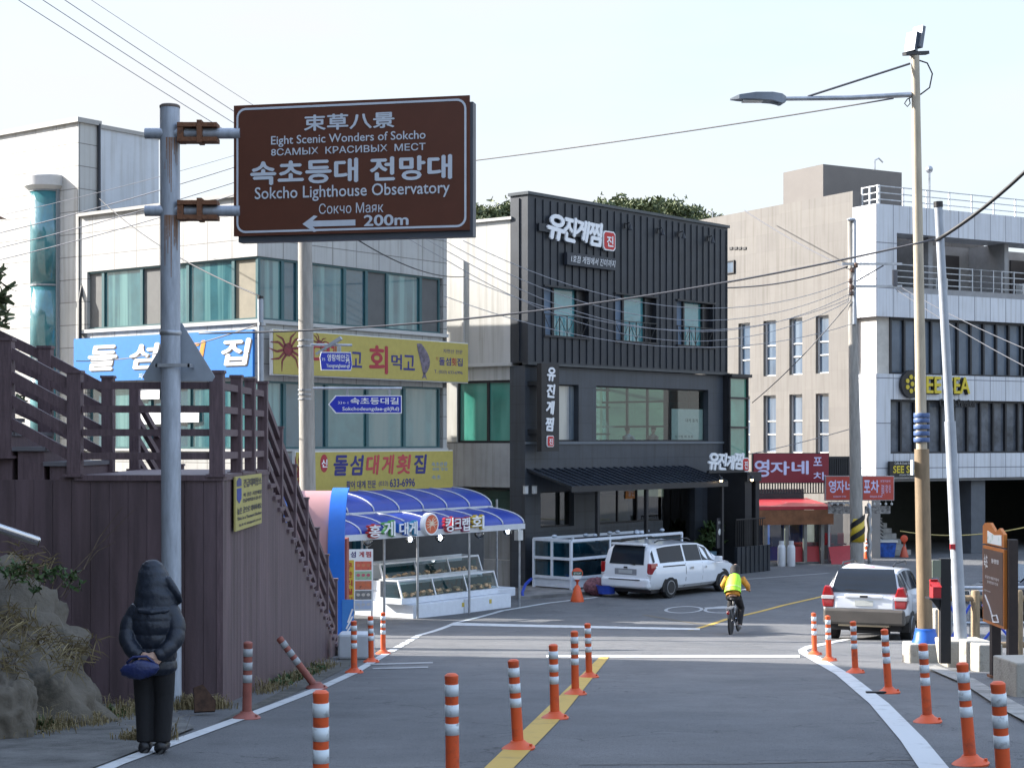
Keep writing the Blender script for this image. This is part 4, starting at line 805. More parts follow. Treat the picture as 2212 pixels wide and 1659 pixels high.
q = gp(1836, 1212); m = MB(); m.tube([(q.x+.03*math.sin(i*2), 65, .1+i*.2) for i in range(13)], [.09 if i % 2 else .075 for i in range(13)], 8); tag(m.build('vent_hose', M['steel'], smooth=True), 'silver ribbed hose hanging left of the concrete utility pole', 'hose')

# ---------------- poles with lamps, wires
def pole(name, label, px, D, zb, ztop, r0, r1, m, top_px=None, cat='pole', n=16):
    b = at(px, 900, D); tx = at(top_px, 900, D).x - b.x if top_px else 0
    o = thing(name, label, cat, (b.x, D, zb)); q = MB(); H = ztop - zb
    q.tube([(tx*k/8, 0, H*k/8) for k in range(9)], [r0+(r1-r0)*k/8 for k in range(9)], n); q.build('shaft', m, o, 'a'); return o, tx, H
Z = lambda py, D: at(0, py, D).z
# tall brown street lamp pole
D = 26.8
brown = mat('brown_pole_paint', (.24,.17,.10), .6, 0, .2, 5, stretch=(3,3,.5)); tan = mat('tan_pole_paint', (.42,.36,.27), .55, .1, .15, 5, stretch=(3,3,.5))
bx0 = at(1999, 900, D); o = thing('street_lamp', 'tall tan street lamp pole with brown lower half, blue base and one long arm', 'street lamp', (bx0.x, D, gz(D)+.3))
rel = lambda px, py: (at(px, py, D).x - bx0.x, 0, at(px, py, D).z - o.location.z)
m = MB(); m.tube([rel(1999,1400), rel(1991,970)], [.125,.118], 16); m.build('lower_shaft', brown, o, 'a')
m = MB(); m.tube([rel(1991,972), rel(1983,500), rel(1977,122)], [.088,.080,.066], 16); m.build('upper_shaft', tan, o, 'a')
m = MB(); z = rel(1999,1393)[2]; m.lathe([(.22,z),(.22,z+.04),(.19,z+.1),(.175,z+.2),(.165,z+.22),(.165,z+.26),(.13,z+.27)], 18); m.build('base_cover', flat('blue_base_plastic', (.02,.12,.5), .4), o, 'a')
for py in (897,908,922,936,950): c = rel(1991,py); m = MB(); m.lathe([(.125,-.035),(.13,-.025),(.13,.025),(.125,.035)], 16, c); m.build('ring', flat('ring_blue', (.06,.11,.25), .5), o, 'a')
m = MB(); m.tube([rel(1968,205), rel(1840,212), rel(1696,214)], [.045,.04,.035], 10); m.build('arm', M['steel'], o, 'a')
m = MB(); m.tube([rel(1966,138), rel(1745,209)], .018, 6); m.build('stay_rod', M['wiregrey'], o)
m = MB(); m.tube([rel(1982,130), rel(2003,137), rel(2014,160), rel(2008,190), rel(1988,205)], .012, 6); m.tube([rel(1970,210), rel(1960,215), rel(1954,224), rel(1960,231), rel(1966,224), rel(1964,214)], .01, 5); m.build('cable_loop', M['wire'], o)
m = MB(); c0, c1 = rel(1697,214), rel(1577,212); L_ = c0[0]-c1[0]
m.add([(c0[0]-L_*u, v*.16*w_, c0[2]+h_) for u, w_, hs in ((0,.35,(.03,-.05)),(.08,.8,(.06,-.09)),(.25,1,(.08,-.05)),(.55,1,(.08,-.03)),(.85,.7,(.05,-.02)),(1,.15,(.0,-.02))) for h_ in hs for v in (-1,1)], [(4*i,4*i+1,4*i+5,4*i+4) for i in range(5)]+[(4*i+2,4*i+6,4*i+7,4*i+3) for i in range(5)]+[(4*i,4*i+4,4*i+6,4*i+2) for i in range(5)]+[(4*i+1,4*i+3,4*i+7,4*i+5) for i in range(5)]+[(0,2,3,1),(20,21,23,22)]); m.add([(c0[0]-.12,-.05,c0[2]-.06),(c0[0]-.28,-.05,c0[2]-.06),(c0[0]-.12,-.05,c0[2]-.13)],[(0,1,2)]); m.build('lamp_head', mat('lamp_grey', (.2,.23,.27), .45, .3), o); m = MB(); m.box(c0[0]-L_*.78, c0[0]-L_*.42, -.1, .1, c0[2]-.05, c0[2]-.035); m.build('lens', M['offwhite'], o)
c = rel(1977,120); m = MB(); m.beam((c[0]-.2,-.1,c[2]), (c[0]+.22,.1,c[2]+.06), .1, .05); m.build('bracket', M['darkmetal'], o)
for i, (a, b) in enumerate((((1967,112),(1974,70)), ((1980,105),(1988,58)))):
    p, q = rel(*a), rel(*b); m = MB(); m.beam((p[0],0,p[2]), (q[0],.04,q[2]), .2, .07); f = m.build('floodlight', mat('flood_grey', (.12,.14,.17), .4, .3), o); m = MB(); m.tube([(p[0],0,p[2]),(p[0]+.01,0,p[2]-.12)], .02, 6); m.build('yoke', M['steel'], f)
m = MB(); c = rel(1990,1310); m.tube([rel(1986,905+.0), rel(1986,906)], .01, 4); c = rel(1985,1010); m.box(c[0]-.125,c[0]-.1,-.1,.05,c[2]-.12,c[2]+.12); m.build('sticker', M['offwhite'], o)
m = MB(); m.box(-.32,.32,-.25,.25,-.45,.02); m.xf(Matrix.Translation(o.location)); tag(m.build('concrete_block', M['oldconcrete'], bev=.03), 'squat concrete footing under the blue base of the street lamp', 'concrete block')
# leaning pale pole
D = 25.6; b0 = at(2076, 900, D); o = thing('lamp_post', 'pale grey leaning steel pole with a dark cap right of the tall brown one', 'pole', (b0.x, D, gz(D)+.45)); rel2 = lambda px, py: (at(px,py,D).x-b0.x, 0, at(px,py,D).z-o.location.z)
m = MB(); m.tube([rel2(2076,1392), rel2(2052,910)], [.10,.085], 14); m.build('lower_shaft', M['paintsteel'], o, 'a'); m = MB(); m.tube([rel2(2052,912), rel2(2027,446)], [.07,.062], 14); m.build('upper_shaft', M['paintsteel'], o, 'a'); m = MB(); m.tube([rel2(2027,448), rel2(2026.5,436)], .072, 14); m.build('cap', M['black'], o)
m = MB(); c = rel2(2063,1180); m.box(c[0]-.1,c[0]-.02,-.1,-.07,c[2]-.04,c[2]+.04); m.build('tag', M['red'], o); m = MB(); c = rel2(2076,1392); m.box(c[0]-.18,c[0]+.18,-.18,.18,c[2]-.03,c[2]+.0); m.build('base_plate', M['steel'], o)
m = MB(); m.prism([(-.28,0),(.28,0),(.34,.42),(-.34,.42)], -.3, .3); m.xf(Matrix.Translation((b0.x, D, gz(D)))); tag(m.build('concrete_block', M['oldconcrete'], bev=.03), 'tapered concrete footing carrying the leaning pale pole', 'concrete block')
# concrete utility pole beside the eatery
D = 64.5; o, tx, H = pole('utility_pole', 'concrete utility pole with crossarms and a striped band before the taupe building', 1852, D, 0, Z(475, D), .27, .13, M['polec'], 1838, 'pole')
xz = lambda px, py: (at(px,py,D).x - o.location.x, at(px,py,D).z)
for py, a, b in ((572,1816,1945),(620,1842,1945)): p, q = xz(a,py), xz(b,py); m = MB(); m.beam((p[0],-.25,p[1]), (q[0],-.25,q[1]), .09, .09); m.build('crossarm', M['steel'], o)
m = MB(); p, q = xz(1846,610), xz(1906,575); m.beam((p[0],-.2,p[1]), (q[0],-.2,q[1]), .05, .05); p, q = xz(1930,620), xz(1930,585); m.tube([(p[0],-.25,p[1]),(q[0],-.25,q[1])], .1, 8); m.build('brace', M['wiregrey'], o)
for px, py in ((1834,608),(1836,622),(1836,635),(1838,585),(1846,575)): p = xz(px,py); m = MB(); m.lathe([(.05,-.1),(.1,-.05),(.06,0),(.1,.05),(.05,.1)], 10, (p[0],-.3,p[1])); m.build('insulator', flat('brown_ceramic', (.12,.07,.05), .3), o, True)
p = xz(1838,478); m = MB(); m.tube([(p[0]+.1,-.2,p[1]-4),(p[0]+.1,-.2,p[1])], .07, 8).ball((p[0]-.02,-.2,p[1]+.03), (.18,.12,.07)); m.build('lamp_head', M['paintsteel'], o)
m = MB(); p = xz(1850,1145); m.lathe([(.285,p[1]-.45),(.275,p[1]+.45)], 20); w2 = m.build('striped_band', flat('band_yellow', (.6,.42,.03)), o, True); 
for k in (-.35, .15): m = MB(); m.grid(lambda u, v: (.295*math.sin(-1.4+2.8*u), -.295*math.cos(-1.4+2.8*u), p[1]+k+.5*u+.22*v-.15), 14, 1); m.build('stripe', M['black'], w2)
# concrete utility pole at the pale building, with the two street name plates
D = 38.0; o, tx, H = pole('utility_pole', 'concrete utility pole in front of the pale stone building carrying two blue street name signs', 668, D, gz(D), Z(275, D), .20, .15, M['polec'], 656)
for py in (735,748,842,852,862): x = at(660,900,D).x - o.location.x + .0; z = Z(py,D)-gz(D); m = MB(); m.lathe([(.185,z-.015),(.185,z+.015)], 16, (at(667-12*(1412-py)/1137,900,D).x-o.location.x, 0, 0)); m.build('clamp_band', M['steel'], o)
sb = flat('sign_blue', (.015,.03,.42), .4)
def namesign(label, pts, Dn, ko, en, num, arrow):
    fr = Frame(*at(pts[0], 900, Dn).xy, 1, .02 if arrow else .25); x1 = fr.fy(pts[1], pts[2])[0]; z1, z0 = fr.fy(pts[0], pts[2])[1], fr.fy(pts[0], pts[3])[1]; H = z1-z0
    s = fr.thing('street_name_sign', label, 'sign', x1/2, 0, z0); h = x1/2; c = .09
    poly = [(-h+.16,0),(h,0),(h,H),(-h+.16,H),(-h,H/2)] if arrow else [(-h+.03,0),(h-.03,0),(h,H*.3),(h-.02,H*.7),(h-.03,H),(-h+.03,H),(-h,H*.7),(-h+.02,H*.3)]
    m = MB(); m.prism(poly, 0, .03); m.build('border', M['white'], s); m = MB(); m.prism([(x*.975 if not arrow else x*.97+.005, H/2+(z-H/2)*.9) for x, z in poly], -.004, 0); m.build('panel', sb, s)
    a = -h+.45 if arrow else -h+.1
    letter(s, M['white'], -.008, (ko, (-h+.5) if arrow else -h*.55, h-.07, H*.5, H*.88, dict(bold=.02)), (en, (-h+.32) if arrow else -h*.6, h-.06, H*.1, H*.36, dict(bold=.02)), (num, -h+.22 if arrow else -h+.04, -h+.45 if arrow else -h+.12, H*.52, H*.66))
    if not arrow: letter(s, M['white'], -.008, ('75', h-.16, h-.05, H*.4, H*.58))
    m = MB(); m.tube([(-h-.35 if arrow else -h-.2,.05,H+.16),(h,.05,H+.16)], .028, 8); m.box(-h+.4,-h+.45,.03,.07,H,H+.15).box(h-.3,h-.25,.03,.07,H,H+.15); m.build('bracket', M['steel'], s)
namesign('flat cornered blue street name plate on the concrete pole, upper of the two', (691,761,760,800), 37.6, '영랑해안길', 'Yeongnanghaean-gil', '75', False)
namesign('long blue arrow shaped street name plate on the concrete pole, lower of the two', (709,868,854,893), 37.6, '속초등대길', 'Sokchodeungdae-gil(Rd)', '33←1', True)
m = MB(); p, q = at(683,765,37.7), at(737,730,37.6); m.beam(p, p.lerp(q,.55), .08, .05); m.beam(p.lerp(q,.5), q, .14, .07); tag(m.build('street_lamp', M['paintsteel']), 'small slanting lamp arm on the concrete pole above the upper street name plate', 'street lamp')
# slim pale post behind the deck
D = 31; b0 = at(566, 900, D); o = thing('post', 'slim pale post behind the brown stairs with a cable tied to its top', 'pole', (b0.x, D, gz(D))); m = MB(); m.tube([(0,0,0),(-.03,0,Z(642,D)-gz(D))], .055, 10); m.build('shaft', M['paintsteel'], o, 'a'); m = MB(); z = Z(700,D)-gz(D); m.lathe([(.075,z-.03),(.075,z+.03)], 12); m.build('clamp', M['steel'], o); m = MB(); z = Z(640,D)-gz(D); m.lathe([(.06,z-.05),(.06,z)], 10, (-.03,0,0)); m.build('cap', M['black'], o)
# wires
def cable(label, a, Da, b, Db, sag, r, m=None, group=None, name='overhead_cable', n=22):
    p, q = at(*a, Da), at(*b, Db); mb = MB(); mb.tube([p.lerp(q, i/n) - Vector((0,0,sag*4*(i/n)*(1-i/n))) for i in range(n+1)], r, 5)
    return tag(mb.build(name, m or M['wiregrey'], smooth=True), label, 'cable', group)
G = 'overhead wires at the upper left'; gm = mat('wire_pale', (.3,.3,.32), .6)
for i, (a, b) in enumerate((((20,-12),(960,560)), ((70,-14),(970,545)), ((118,-14),(985,535)), ((175,-14),(1000,500)))):
    cable(['lowest','second lowest','second highest','faint topmost'][i] + ' of the four parallel wires slanting across the upper left sky', a, 34, b, 50, .12, .009 if i < 3 else .006, gm, G)
G = 'wires rising across the pale tower to the sign pole'
for i, (a, b) in enumerate((((-20,470),(656,290)), ((-20,508),(656,312)), ((-20,540),(656,345)), ((-20,566),(656,372)))):
    cable(['topmost','second','third','lowest'][i] + ' of the four thin wires rising over the round stair bay', a, 40, b, 37.9, .1, .012 if i else .007, gm, G)
cable('thick cable sweeping from the slim post across the black facade to the leaning pole', (430,720), 30, (2020,517), 26, .35, .017, M['wiregrey'], n=40)
cable('thick black cable rising steeply from the leaning pale pole to the right edge', (2022,520), 25.6, (2700,-260), 21, .55, .03, M['wire'])
cable('single wire from the street lamp arm across the sky to the brown road sign', (1930,213), 27, (656,388), 37.8, .1, .014)
cable('wire dropping from the downpipe past the sign pole to the slim post', (215,430), 50, (562,640), 31, .25, .015, M['wire'])
cable('pale cable across the blue fascia sign to the slim post', (165,780), 46, (560,700), 31, .2, .014, M['wiregrey'])
G = 'thin wires fanning from the right utility pole across the black facade'
for i, (a, b) in enumerate((((1000,520),(1836,607)), ((985,535),(1836,621)), ((970,545),(1838,634)), ((960,560),(1838,648)), ((1005,600),(1836,645)), ((960,640),(1840,700)))):
    cable(['topmost','second','third','fourth','fifth','lowest'][i] + ' of the thin wires drooping across the black facade to the utility pole', a, 50, b, 64, (1.5,1.7,1.9,2.0,1.4,1.2)[i], .012, gm, G)
cable('thick grey cable ending at the utility pole crossarm from the left', (1560,622), 66, (1832,576), 64.3, .2, .03)
cable('diagonal wire from the taupe roof edge to the utility pole crossarm', (1608,455), 76, (1830,580), 64.3, .1, .022)
cable('diagonal drop wire from the utility pole over the tall windows to the eatery', (1838,650), 64.3, (1625,870), 68, .2, .02)
cable('wavy dark cable from under the road sign to the cream wall', (775,520), 37, (1005,598), 56, .25, .016, M['wire'])
cable('pale wire rising along the red sign to the taupe wall corner', (1600,985), 66, (1842,925), 65, .05, .015, gm)
for i, (a, b) in enumerate((((1935,625),(2230,800)), ((1945,620),(2230,760)))): cable(['lower','upper'][i] + ' of two thin wires slanting down over the glazed storeys at the right', a, 64, b, 50, .1, .014, M['wiregrey'])
cable('yellow barrier line stretched between the pillars under the right building', (1945,1147), 62, (2240,1133), 55, .25, .02, flat('yellow_tape', (.55,.45,.15)))
# ---------------- brown road sign on its steel pole
D = 17.3; b0 = gp(371, 1530); o = thing('road_sign', 'large brown tourist road sign with white writing on a rust streaked grey pole', 'road sign', b0)
rustpole = mat('sign_pole_steel', (.40,.44,.50), .5, .25, .18, 5, .1, 30, stretch=(4,4,.7)); rust = mat('rusty_steel', (.16,.07,.035), .85, .1, .4, 14, .5, 40, dirt=(.05,.035,.03))
D = b0.y; rel3 = lambda px, py, d=0: Vector((at(px,py,D+d).x-b0.x, d, at(px,py,D+d).z-b0.z))
m = MB(); zt_ = rel3(370,232).z; m.tube([(0,0,-.1), (-.01,0,zt_*.5), (-.02,0,zt_)], .102, 24); 
z1 = rel3(370,725).z; m.build('pole', rustpole, o, 'a'); m = MB(); m.lathe([(.105,0),(.112,.01),(.112,.04),(.105,.05)], 24, (-.012,0,z1)); m.build('collar', M['steel'], o, 'a'); m = MB(); m.lathe([(.106,zt_-.01),(.106,zt_+.012),(.09,zt_+.025)], 24, (-.02,0,0)); m.build('pole_cap', mat('cap_rust', (.15,.12,.1), .8), o)
rs = mat('rust_stain', (.20,.10,.05), .85, 0, .4, 20, dirt=(.38,.38,.38))
for py in (290, 457):
    z = rel3(370,py).z; m = MB(); a, b = rel3(315,py), rel3(520,py); m.tube([(a.x,-.03,z),(b.x,-.03,z)], .055, 14); m.build('arm', rustpole, o, 'a')
    m = MB(); a, b = rel3(388,py), rel3(473,py)
    for dz in (-.075, .075): m.box(a.x, b.x, -.14, .05, z+dz-.022, z+dz+.022)
    m.box(a.x, a.x+.06, -.13, .05, z-.1, z+.1); m.box((a.x+b.x)/2, (a.x+b.x)/2+.05, -.15, .05, z-.11, z+.12); m.build('clamp', rust, o)
    m = MB(); rr = random.Random(py)
    for i in range(9):
        aa = -1.15+i*.16; L_ = rr.uniform(.15,.75)*(1 if i > 3 else .6); w_ = rr.uniform(.05,.11)
        m.grid(lambda u, v: (-.012+.1035*math.sin(aa*-1-.25+(u-.5)*w_*(1-.6*v)*1.6), -.1035*math.cos(aa*-1-.25+(u-.5)*w_*(1-.6*v)*1.6), z-.05-L_*v), 2, 4)
    m.build('rust_streak', rs, o)
SGF = Frame(*at(505,370,17.25).xy, .975, -.21)
bd, brd = flat('sign_brown', (.115,.036,.019), .42), flat('sign_white', (.62,.66,.72), .35)
z1, z0 = SGF.fy(505, 229)[1], SGF.fy(505, 511)[1]; wd = SGF.fy(1014, 360)[0]
f = SGF.thing('sign_board', 'x', 'sign', 0, 0, 0)
H = z1-z0; P = Matrix.Translation(o.location).inverted() @ Matrix.Translation((SGF.X, SGF.Y, z0)) @ Matrix.Rotation(SGF.a, 4, 'Z'); bpy.data.objects.remove(f)
def sgn(mb, name, m_, **k): mb.xf(P); return mb.build(name, m_, o, **k)
m = MB(); m.box(0, wd, 0, .03, 0, H); pan = sgn(m, 'board', bd); m = MB(); m.box(.04, wd+.03, .03, .16, -.06, H-.06); sgn(m, 'back_frame', mat('frame_grey', (.10,.11,.13), .5, .4))
def rr_(x0, x1, z0_, z1_, r): return [(cx+r*math.cos(a), cz+r*math.sin(a)) for cx, cz, a0 in ((x1-r,z1_-r,0),(x0+r,z1_-r,90),(x0+r,z0_+r,180),(x1-r,z0_+r,270)) for a in [R(a0+15*i) for i in range(7)]]
oc, ic = rr_(.03, wd-.03, .03, H-.03, .1), rr_(.052, wd-.052, .052, H-.052, .08); n_ = len(oc); m = MB(); m.add([(x,-.004,z) for x, z in oc+ic], [(i,(i+1)%n_,(i+1)%n_+n_,i+n_) for i in range(n_)]); sgn(m, 'border', brd)
X = lambda px: (px-505)/(1014-505)*wd
def zl(py): return (508-py)/(508-215)*H                # measured on the near edge
for t_, a, b, top, bot, k in (('束草八景',660,856,243,279,dict(bold=.025)),('Eight Scenic Wonders of Sokcho',588,922,287,312,dict(bold=.012)),('8САМЫХ  КРАСИВЫХ  МЕСТ',588,922,315,331,dict(bold=.015)),('속초등대 전망대',542,978,342,396,dict(bold=.035)),
        ('Sokcho Lighthouse Observatory',552,973,400,435,dict(bold=.012)),('Сокчо Маяк',693,832,441,464,dict(bold=.01)),('200m',790,886,469,494,dict(bold=.03))):
    m = MB(); m.text(t_, X(a), X(b), zl(bot)-.012*0, zl(top), -.005, **k); sgn(m, 'lettering', brd)
m = MB(); zc = zl(485)+.0; m.add([(X(657),-.005,zc),(X(682),-.005,zc+.085),(X(690),-.005,zc+.075),(X(679),-.005,zc+.03),(X(772),-.005,zc+.03),(X(772),-.005,zc-.03),(X(679),-.005,zc-.03),(X(690),-.005,zc-.075),(X(682),-.005,zc-.085)], [(0,1,2,3),(0,3,6),(3,4,5,6),(0,6,7,8)]); sgn(m, 'arrow', brd)
# triangular sign seen from behind, on the same pole
q = rel3(386, 790); o2 = thing('warning_sign', 'bare grey back of a triangular warning sign clamped to the road sign pole', 'road sign', at(386, 824, D+.13)); W3 = (463-305)/F*D; HT = (824-697)/F*D
m = MB(); m.prism([(-W3/2+.03,0),(W3/2-.03,0),(W3/2,.05),(.035,HT),(-.035,HT),(-W3/2,.05)], 0, .012); m.build('plate', mat('sign_back', (.33,.37,.42), .5, .3), o2, bev=.004)
m = MB(); m.box(-.2,.16,-.25,-.235,.14,.175).box(-.19,-.17,-.25,0,.14,.175).box(.14,.16,-.25,0,.14,.175); m.build('clamp', M['steel'], o2)
# ---------------- deck and stairs
wood, woodd = M['wood'], mat('brown_cladding', (.130,.086,.095), .6, 0, .3, 1.2, .15, 30, stretch=(3,3,.4), streak=.35); XW = -3.08; DF = 17.7
ztop = at(485, 1030, DF).z; Xl = -9.5; DS = 21.0; DE = 29.4
o = thing('deck_stairs', 'dark brown plank clad deck and stairway with slatted railings along the road', 'stairs', (XW, DF, gz(DF)))
zE = gz(DE)+.25; sl_ = (ztop-zE)/(DE-DS)
pw, gap = .20, .004
m = MB(); x = XW
XL2 = -4.62                                              # platform left edge
while x > Xl:
    zt2 = ztop-.03 if x > XL2-1.2 else ztop-.03+ .0
    m.box(x-pw+gap, x, DF, DF+.05, gz(DF)-.3, zt2); x -= pw
front = m.build('front_cladding', woodd, o, W=True)
m = MB(); d = DF; 
while d < DE:
    zt2 = ztop-.03 if d+.1 < DS else ztop-.03-sl_*(d+.2-DS); zb = gz(d)-.3
    if zt2 > zb: m.box(XW-.05, XW, d, d+pw-gap, zb, zt2)
    d += pw
m.build('side_cladding', woodd, o, W=True)
m = MB(); m.box(XW-.052, XW+.012, DF-.012, DF+.045, gz(DF)-.2, ztop-.03); m.build('corner_trim', wood, o, W=True)
m = MB(); m.box(XL2, XW-.06, DF+.06, DS, gz(DS)-.5, ztop-.05); m.add([(x_, y_, z_) for x_ in (XL2, XW-.06) for y_, z_ in ((DS, gz(DS)-.5),(DE, gz(DE)-.5),(DE, zE-.1),(DS, ztop-.1))], [(0,1,2,3),(7,6,5,4),(3,2,6,7),(1,5,6,2),(0,3,7,4)]); m.build('core', M['black'], o, W=True)
m = MB(); m.box(XL2-.02, XW+.02, DF-.03, DS+.05, ztop-.04, ztop+.02); m.build('deck_floor', wood, o, W=True)
n_ = 19
for i in range(n_):
    d = DS+(DE-DS)*i/n_; z = ztop-(ztop-zE)*(i+1)/n_; m = MB(); m.box(XL2, XW+.04, d, d+(DE-DS)/n_+.03, z-.05, z); m.build('tread', wood, o, W=True)
us = []                                                   # upper flight climbing to the left
for i in range(9):
    x = XL2-.34*i; z = ztop+.16*(i+1); m = MB(); m.box(x-.36, x, DF+.0, DF+1.6, z-.045, z); m.build('tread', mat('grey_tread', (.15,.14,.15), .6) if i < 1 else us[0], o, W=True)
    if i < 1: us = [bpy.data.materials['grey_tread']]
    m = MB(); m.box(x-.30, x-.02, DF+.04, DF+1.55, z-.7, z-.046); m.build('riser', wood, o, W=True)
def post(x, d, z0, z1, s=.1):
    m = MB(); m.box(x-s/2, x+s/2, d-s/2, d+s/2, z0, z1-.03).box(x-s/2-.012, x+s/2+.012, d-s/2-.012, d+s/2+.012, z1-.03, z1); m.box(x-s/2-.03, x+s/2+.03, d-s/2-.03, d+s/2+.03, z0, z0+.03); return m.build('post', wood, o, W=True)
HR = 1.13
def rails(p, q, offs, w=.06, h=.12):
    for a in offs: m = MB(); m.beam(Vector(p)+Vector((0,0,a)), Vector(q)+Vector((0,0,a)), w, h); m.build('rail', wood, o, W=True)
OF = (.24,.49,.74,1.0)
fp = [(at(160,900,DF).x, DF+.05), (at(478,900,DF).x, DF+.05)]
fx0, fx1 = at(160,900,DF).x, XW-.06
post(fx0, DF+.05, ztop, ztop+HR, .145); post(fx1, DF+.05, ztop, ztop+HR, .145)
rails((fx0+.08, DF+.05, ztop), (fx1-.08, DF+.05, ztop), (.22,.47,.72,.97), .06, .075)
ld = [DF+.05, 19.0, 20.0, DS]
for d in ld[1:]: post(fx1, d, ztop, ztop+HR, .12)
for a, b in zip(ld, ld[1:]): rails((fx1+.0, a, ztop), (fx1+.0, b, ztop), (.22,.47,.72,.97), .06, .075)
for k in range(1, 7):
    d0, d1 = DS+(DE-DS)*(k-1)/6, DS+(DE-DS)*k/6; z0, z1 = ztop-sl_*(d0-DS), ztop-sl_*(d1-DS)
    for xx in (fx1, fx0-.1):
        post(xx, d1, z1-.15, z1+HR-.03, .12); rails((xx, d0, z0), (xx, d1, z1), (.2,.45,.7,.95), .06, .08)
post(fx0, 19.2, ztop, ztop+HR, .13); post(fx0-.1, DS, ztop, ztop+HR-.03, .12)
for dd in (DF+.05, DF+1.55):
    prev = (fx0, ztop)
    for k in (1, 2, 3):
        xx = fx0-1.02*k*.72; zz_ = ztop+(.16/.34)*(fx0-xx)+.05; post(xx, dd, zz_-.2, zz_+HR-.05, .145); rails((prev[0], dd, prev[1]), (xx, dd, zz_), (.2,.45,.7,.95), .06, .11); prev = (xx, zz_)
m = MB(); m.box(XW+.06, XW+.35, DE-.35, DE+.1, gz(DE), gz(DE)+.2); m.build('end_step', M['concrete'], o, W=True)
# yellow notice plaque on the deck side
p0, p1 = 3600*3.06/(1106-503), 3600*3.06/(1106-560); PF = Frame(-3.05, p0, 0, 1); zt2 = at(503,1030,p0).z; zb2 = at(503,1148,p0).z; L_ = p1-p0
o = PF.thing('notice_plaque', 'yellow notice plaque with a blue shield screwed to the dark brown cladding', 'sign', L_/2, 0, zb2); H = zt2-zb2; h = L_/2
m = MB(); m.box(-h, h, -.02, .0, 0, H); m.build('plate', flat('plaque_yellow', (.46,.40,.13), .5), o); y = -.024; nv = flat('plaque_ink', (.05,.05,.09))
for t_, a, b, c, d in (('긴급대피장소',-.45,.95,.78,.94),('이 곳은 지진해일',-.45,.95,.6,.68),('긴급대피장소입니다',-.5,.95,.5,.57),('높은 곳으로 대피하세요',-.9,.95,.3,.42),('This is a Tsunami Shelter',-.9,.95,.19,.25),('속초시 033)639-2114',-.8,.9,.06,.12)):
    m = MB(); m.text(t_, h*a, h*b, H*c, H*d, y, .02); m.build('lettering', nv, o)
m = MB(); m.prism([(-.92*h,H*.78),(-.6*h,H*.78),(-.6*h,H*.58),(-.76*h,H*.5),(-.92*h,H*.58)], y, y+.003); m.build('shield', flat('shield_blue', (.03,.06,.3)), o); m = MB(); m.prism([(-.93*h,H*.82),(-.6*h,H*.82),(-.6*h,H*.94),(-.76*h,H*.98),(-.93*h,H*.92)], y, y+.003); m.build('emblem', flat('emblem_navy', (.05,.06,.2)), o)
from mathutils import noise
# ---------------- rock, plants and litter at the lower left
rk = mat('grey_rock', (.095,.082,.064), .95, 0, .45, 3.2, 1.0, 14, dirt=(.035,.034,.028))
def rockmesh(name, label, c, r, seed, top=.0):
    m = MB(); m.ball((0,0,0), 1, 110, 70); vs = []
    for v in m.v:
        p = Vector(v); o3 = Vector((seed,0,0)); k = 1+.26*noise.fractal(p*1.1+o3, 1.0, 2.0, 4)+.13*(1-2*abs(noise.noise(p*2.6+o3)))+.06*(1-2*abs(noise.noise(p*6+o3)))+.03*noise.noise(p*15+o3); vs.append((c[0]+p.x*r[0]*k, c[1]+p.y*r[1]*k, c[2]+p.z*r[2]*k))
    m.v = vs; return tag(m.build(name, rk, smooth=True), label, 'rock')
p = at(30, 1330, 15.6); rockmesh('boulder', 'big grey weathered boulder sloping down in front of the brown cladding at the left', (p.x-1.05, 15.9, gz(15.9)-.05), (1.75,1.1,1.45), 3)
p = at(8, 1450, 14.3); rockmesh('boulder', 'small pale boulder at the very left edge below the big grey one', (p.x-.05, 14.2, gz(14.2)+.1), (.3,.4,.5), 8)
a, b = at(-40,1128,15.0), at(80,1168,15.6); m = MB(); m.tube([a, b], .045, 12); tag(m.build('metal_pipe', M['chrome'], smooth='a'), 'shiny metal pipe lying on top of the big boulder', 'pipe')
dry, grn = foliage('dry_grass', (.17,.13,.06), (.24,.19,.09)), foliage('weed_leaves', (.03,.07,.02), (.07,.11,.03))
def grass(name, label, mm, areas, n, hh, seed, leafy=False):
    rnd = random.Random(seed); m = MB()
    for _ in range(n):
        (x0, y0), (x1, y1), zo, sp = rnd.choice(areas); t = rnd.random(); x = x0+(x1-x0)*t+rnd.gauss(0, sp); y = y0+(y1-y0)*t+rnd.gauss(0, sp); z = gz(y)+zo*(1 if not isinstance(zo, tuple) else 1)
        h = rnd.uniform(.25,1)**1.5*hh*(.4+1.2*max(0,noise.noise(Vector((x*2.3,y*2.3,3)))+.35)); w = rnd.random()*6.3; l = rnd.uniform(.2,.9)*h; dx, dy = math.cos(w), math.sin(w); b = .0045 if not leafy else .018
        p = [Vector((x,y,z-.02)), Vector((x+dx*l*.35,y+dy*l*.35,z+h*.7)), Vector((x+dx*l,y+dy*l,z+h*(.75 if not leafy else 1)))]; s = Vector((-dy,dx,0))*b
        m.add([p[0]-s*.6,p[0]+s*.6,p[1]+s,p[1]-s,p[2]+s*.15,p[2]-s*.15], [(0,1,2,3),(3,2,4,5)])
    return tag(m.build(name, mm), label, 'plant', kind='stuff')
G0 = lambda px, py: tuple(gp(px, py).xy)
grass('dry_grass', 'dry straw coloured grass and weeds at the foot of the brown cladding', dry, [(G0(150,1500),G0(380,1530),.02,.14),(G0(380,1530),G0(470,1530),.02,.1),(G0(290,1600),G0(350,1600),.02,.07),(G0(-20,1600),G0(230,1560),.0,.13),(G0(200,1560),G0(330,1530),.0,.16),(G0(560,1500),G0(715,1435),.0,.08)], 6500, .2, 2)
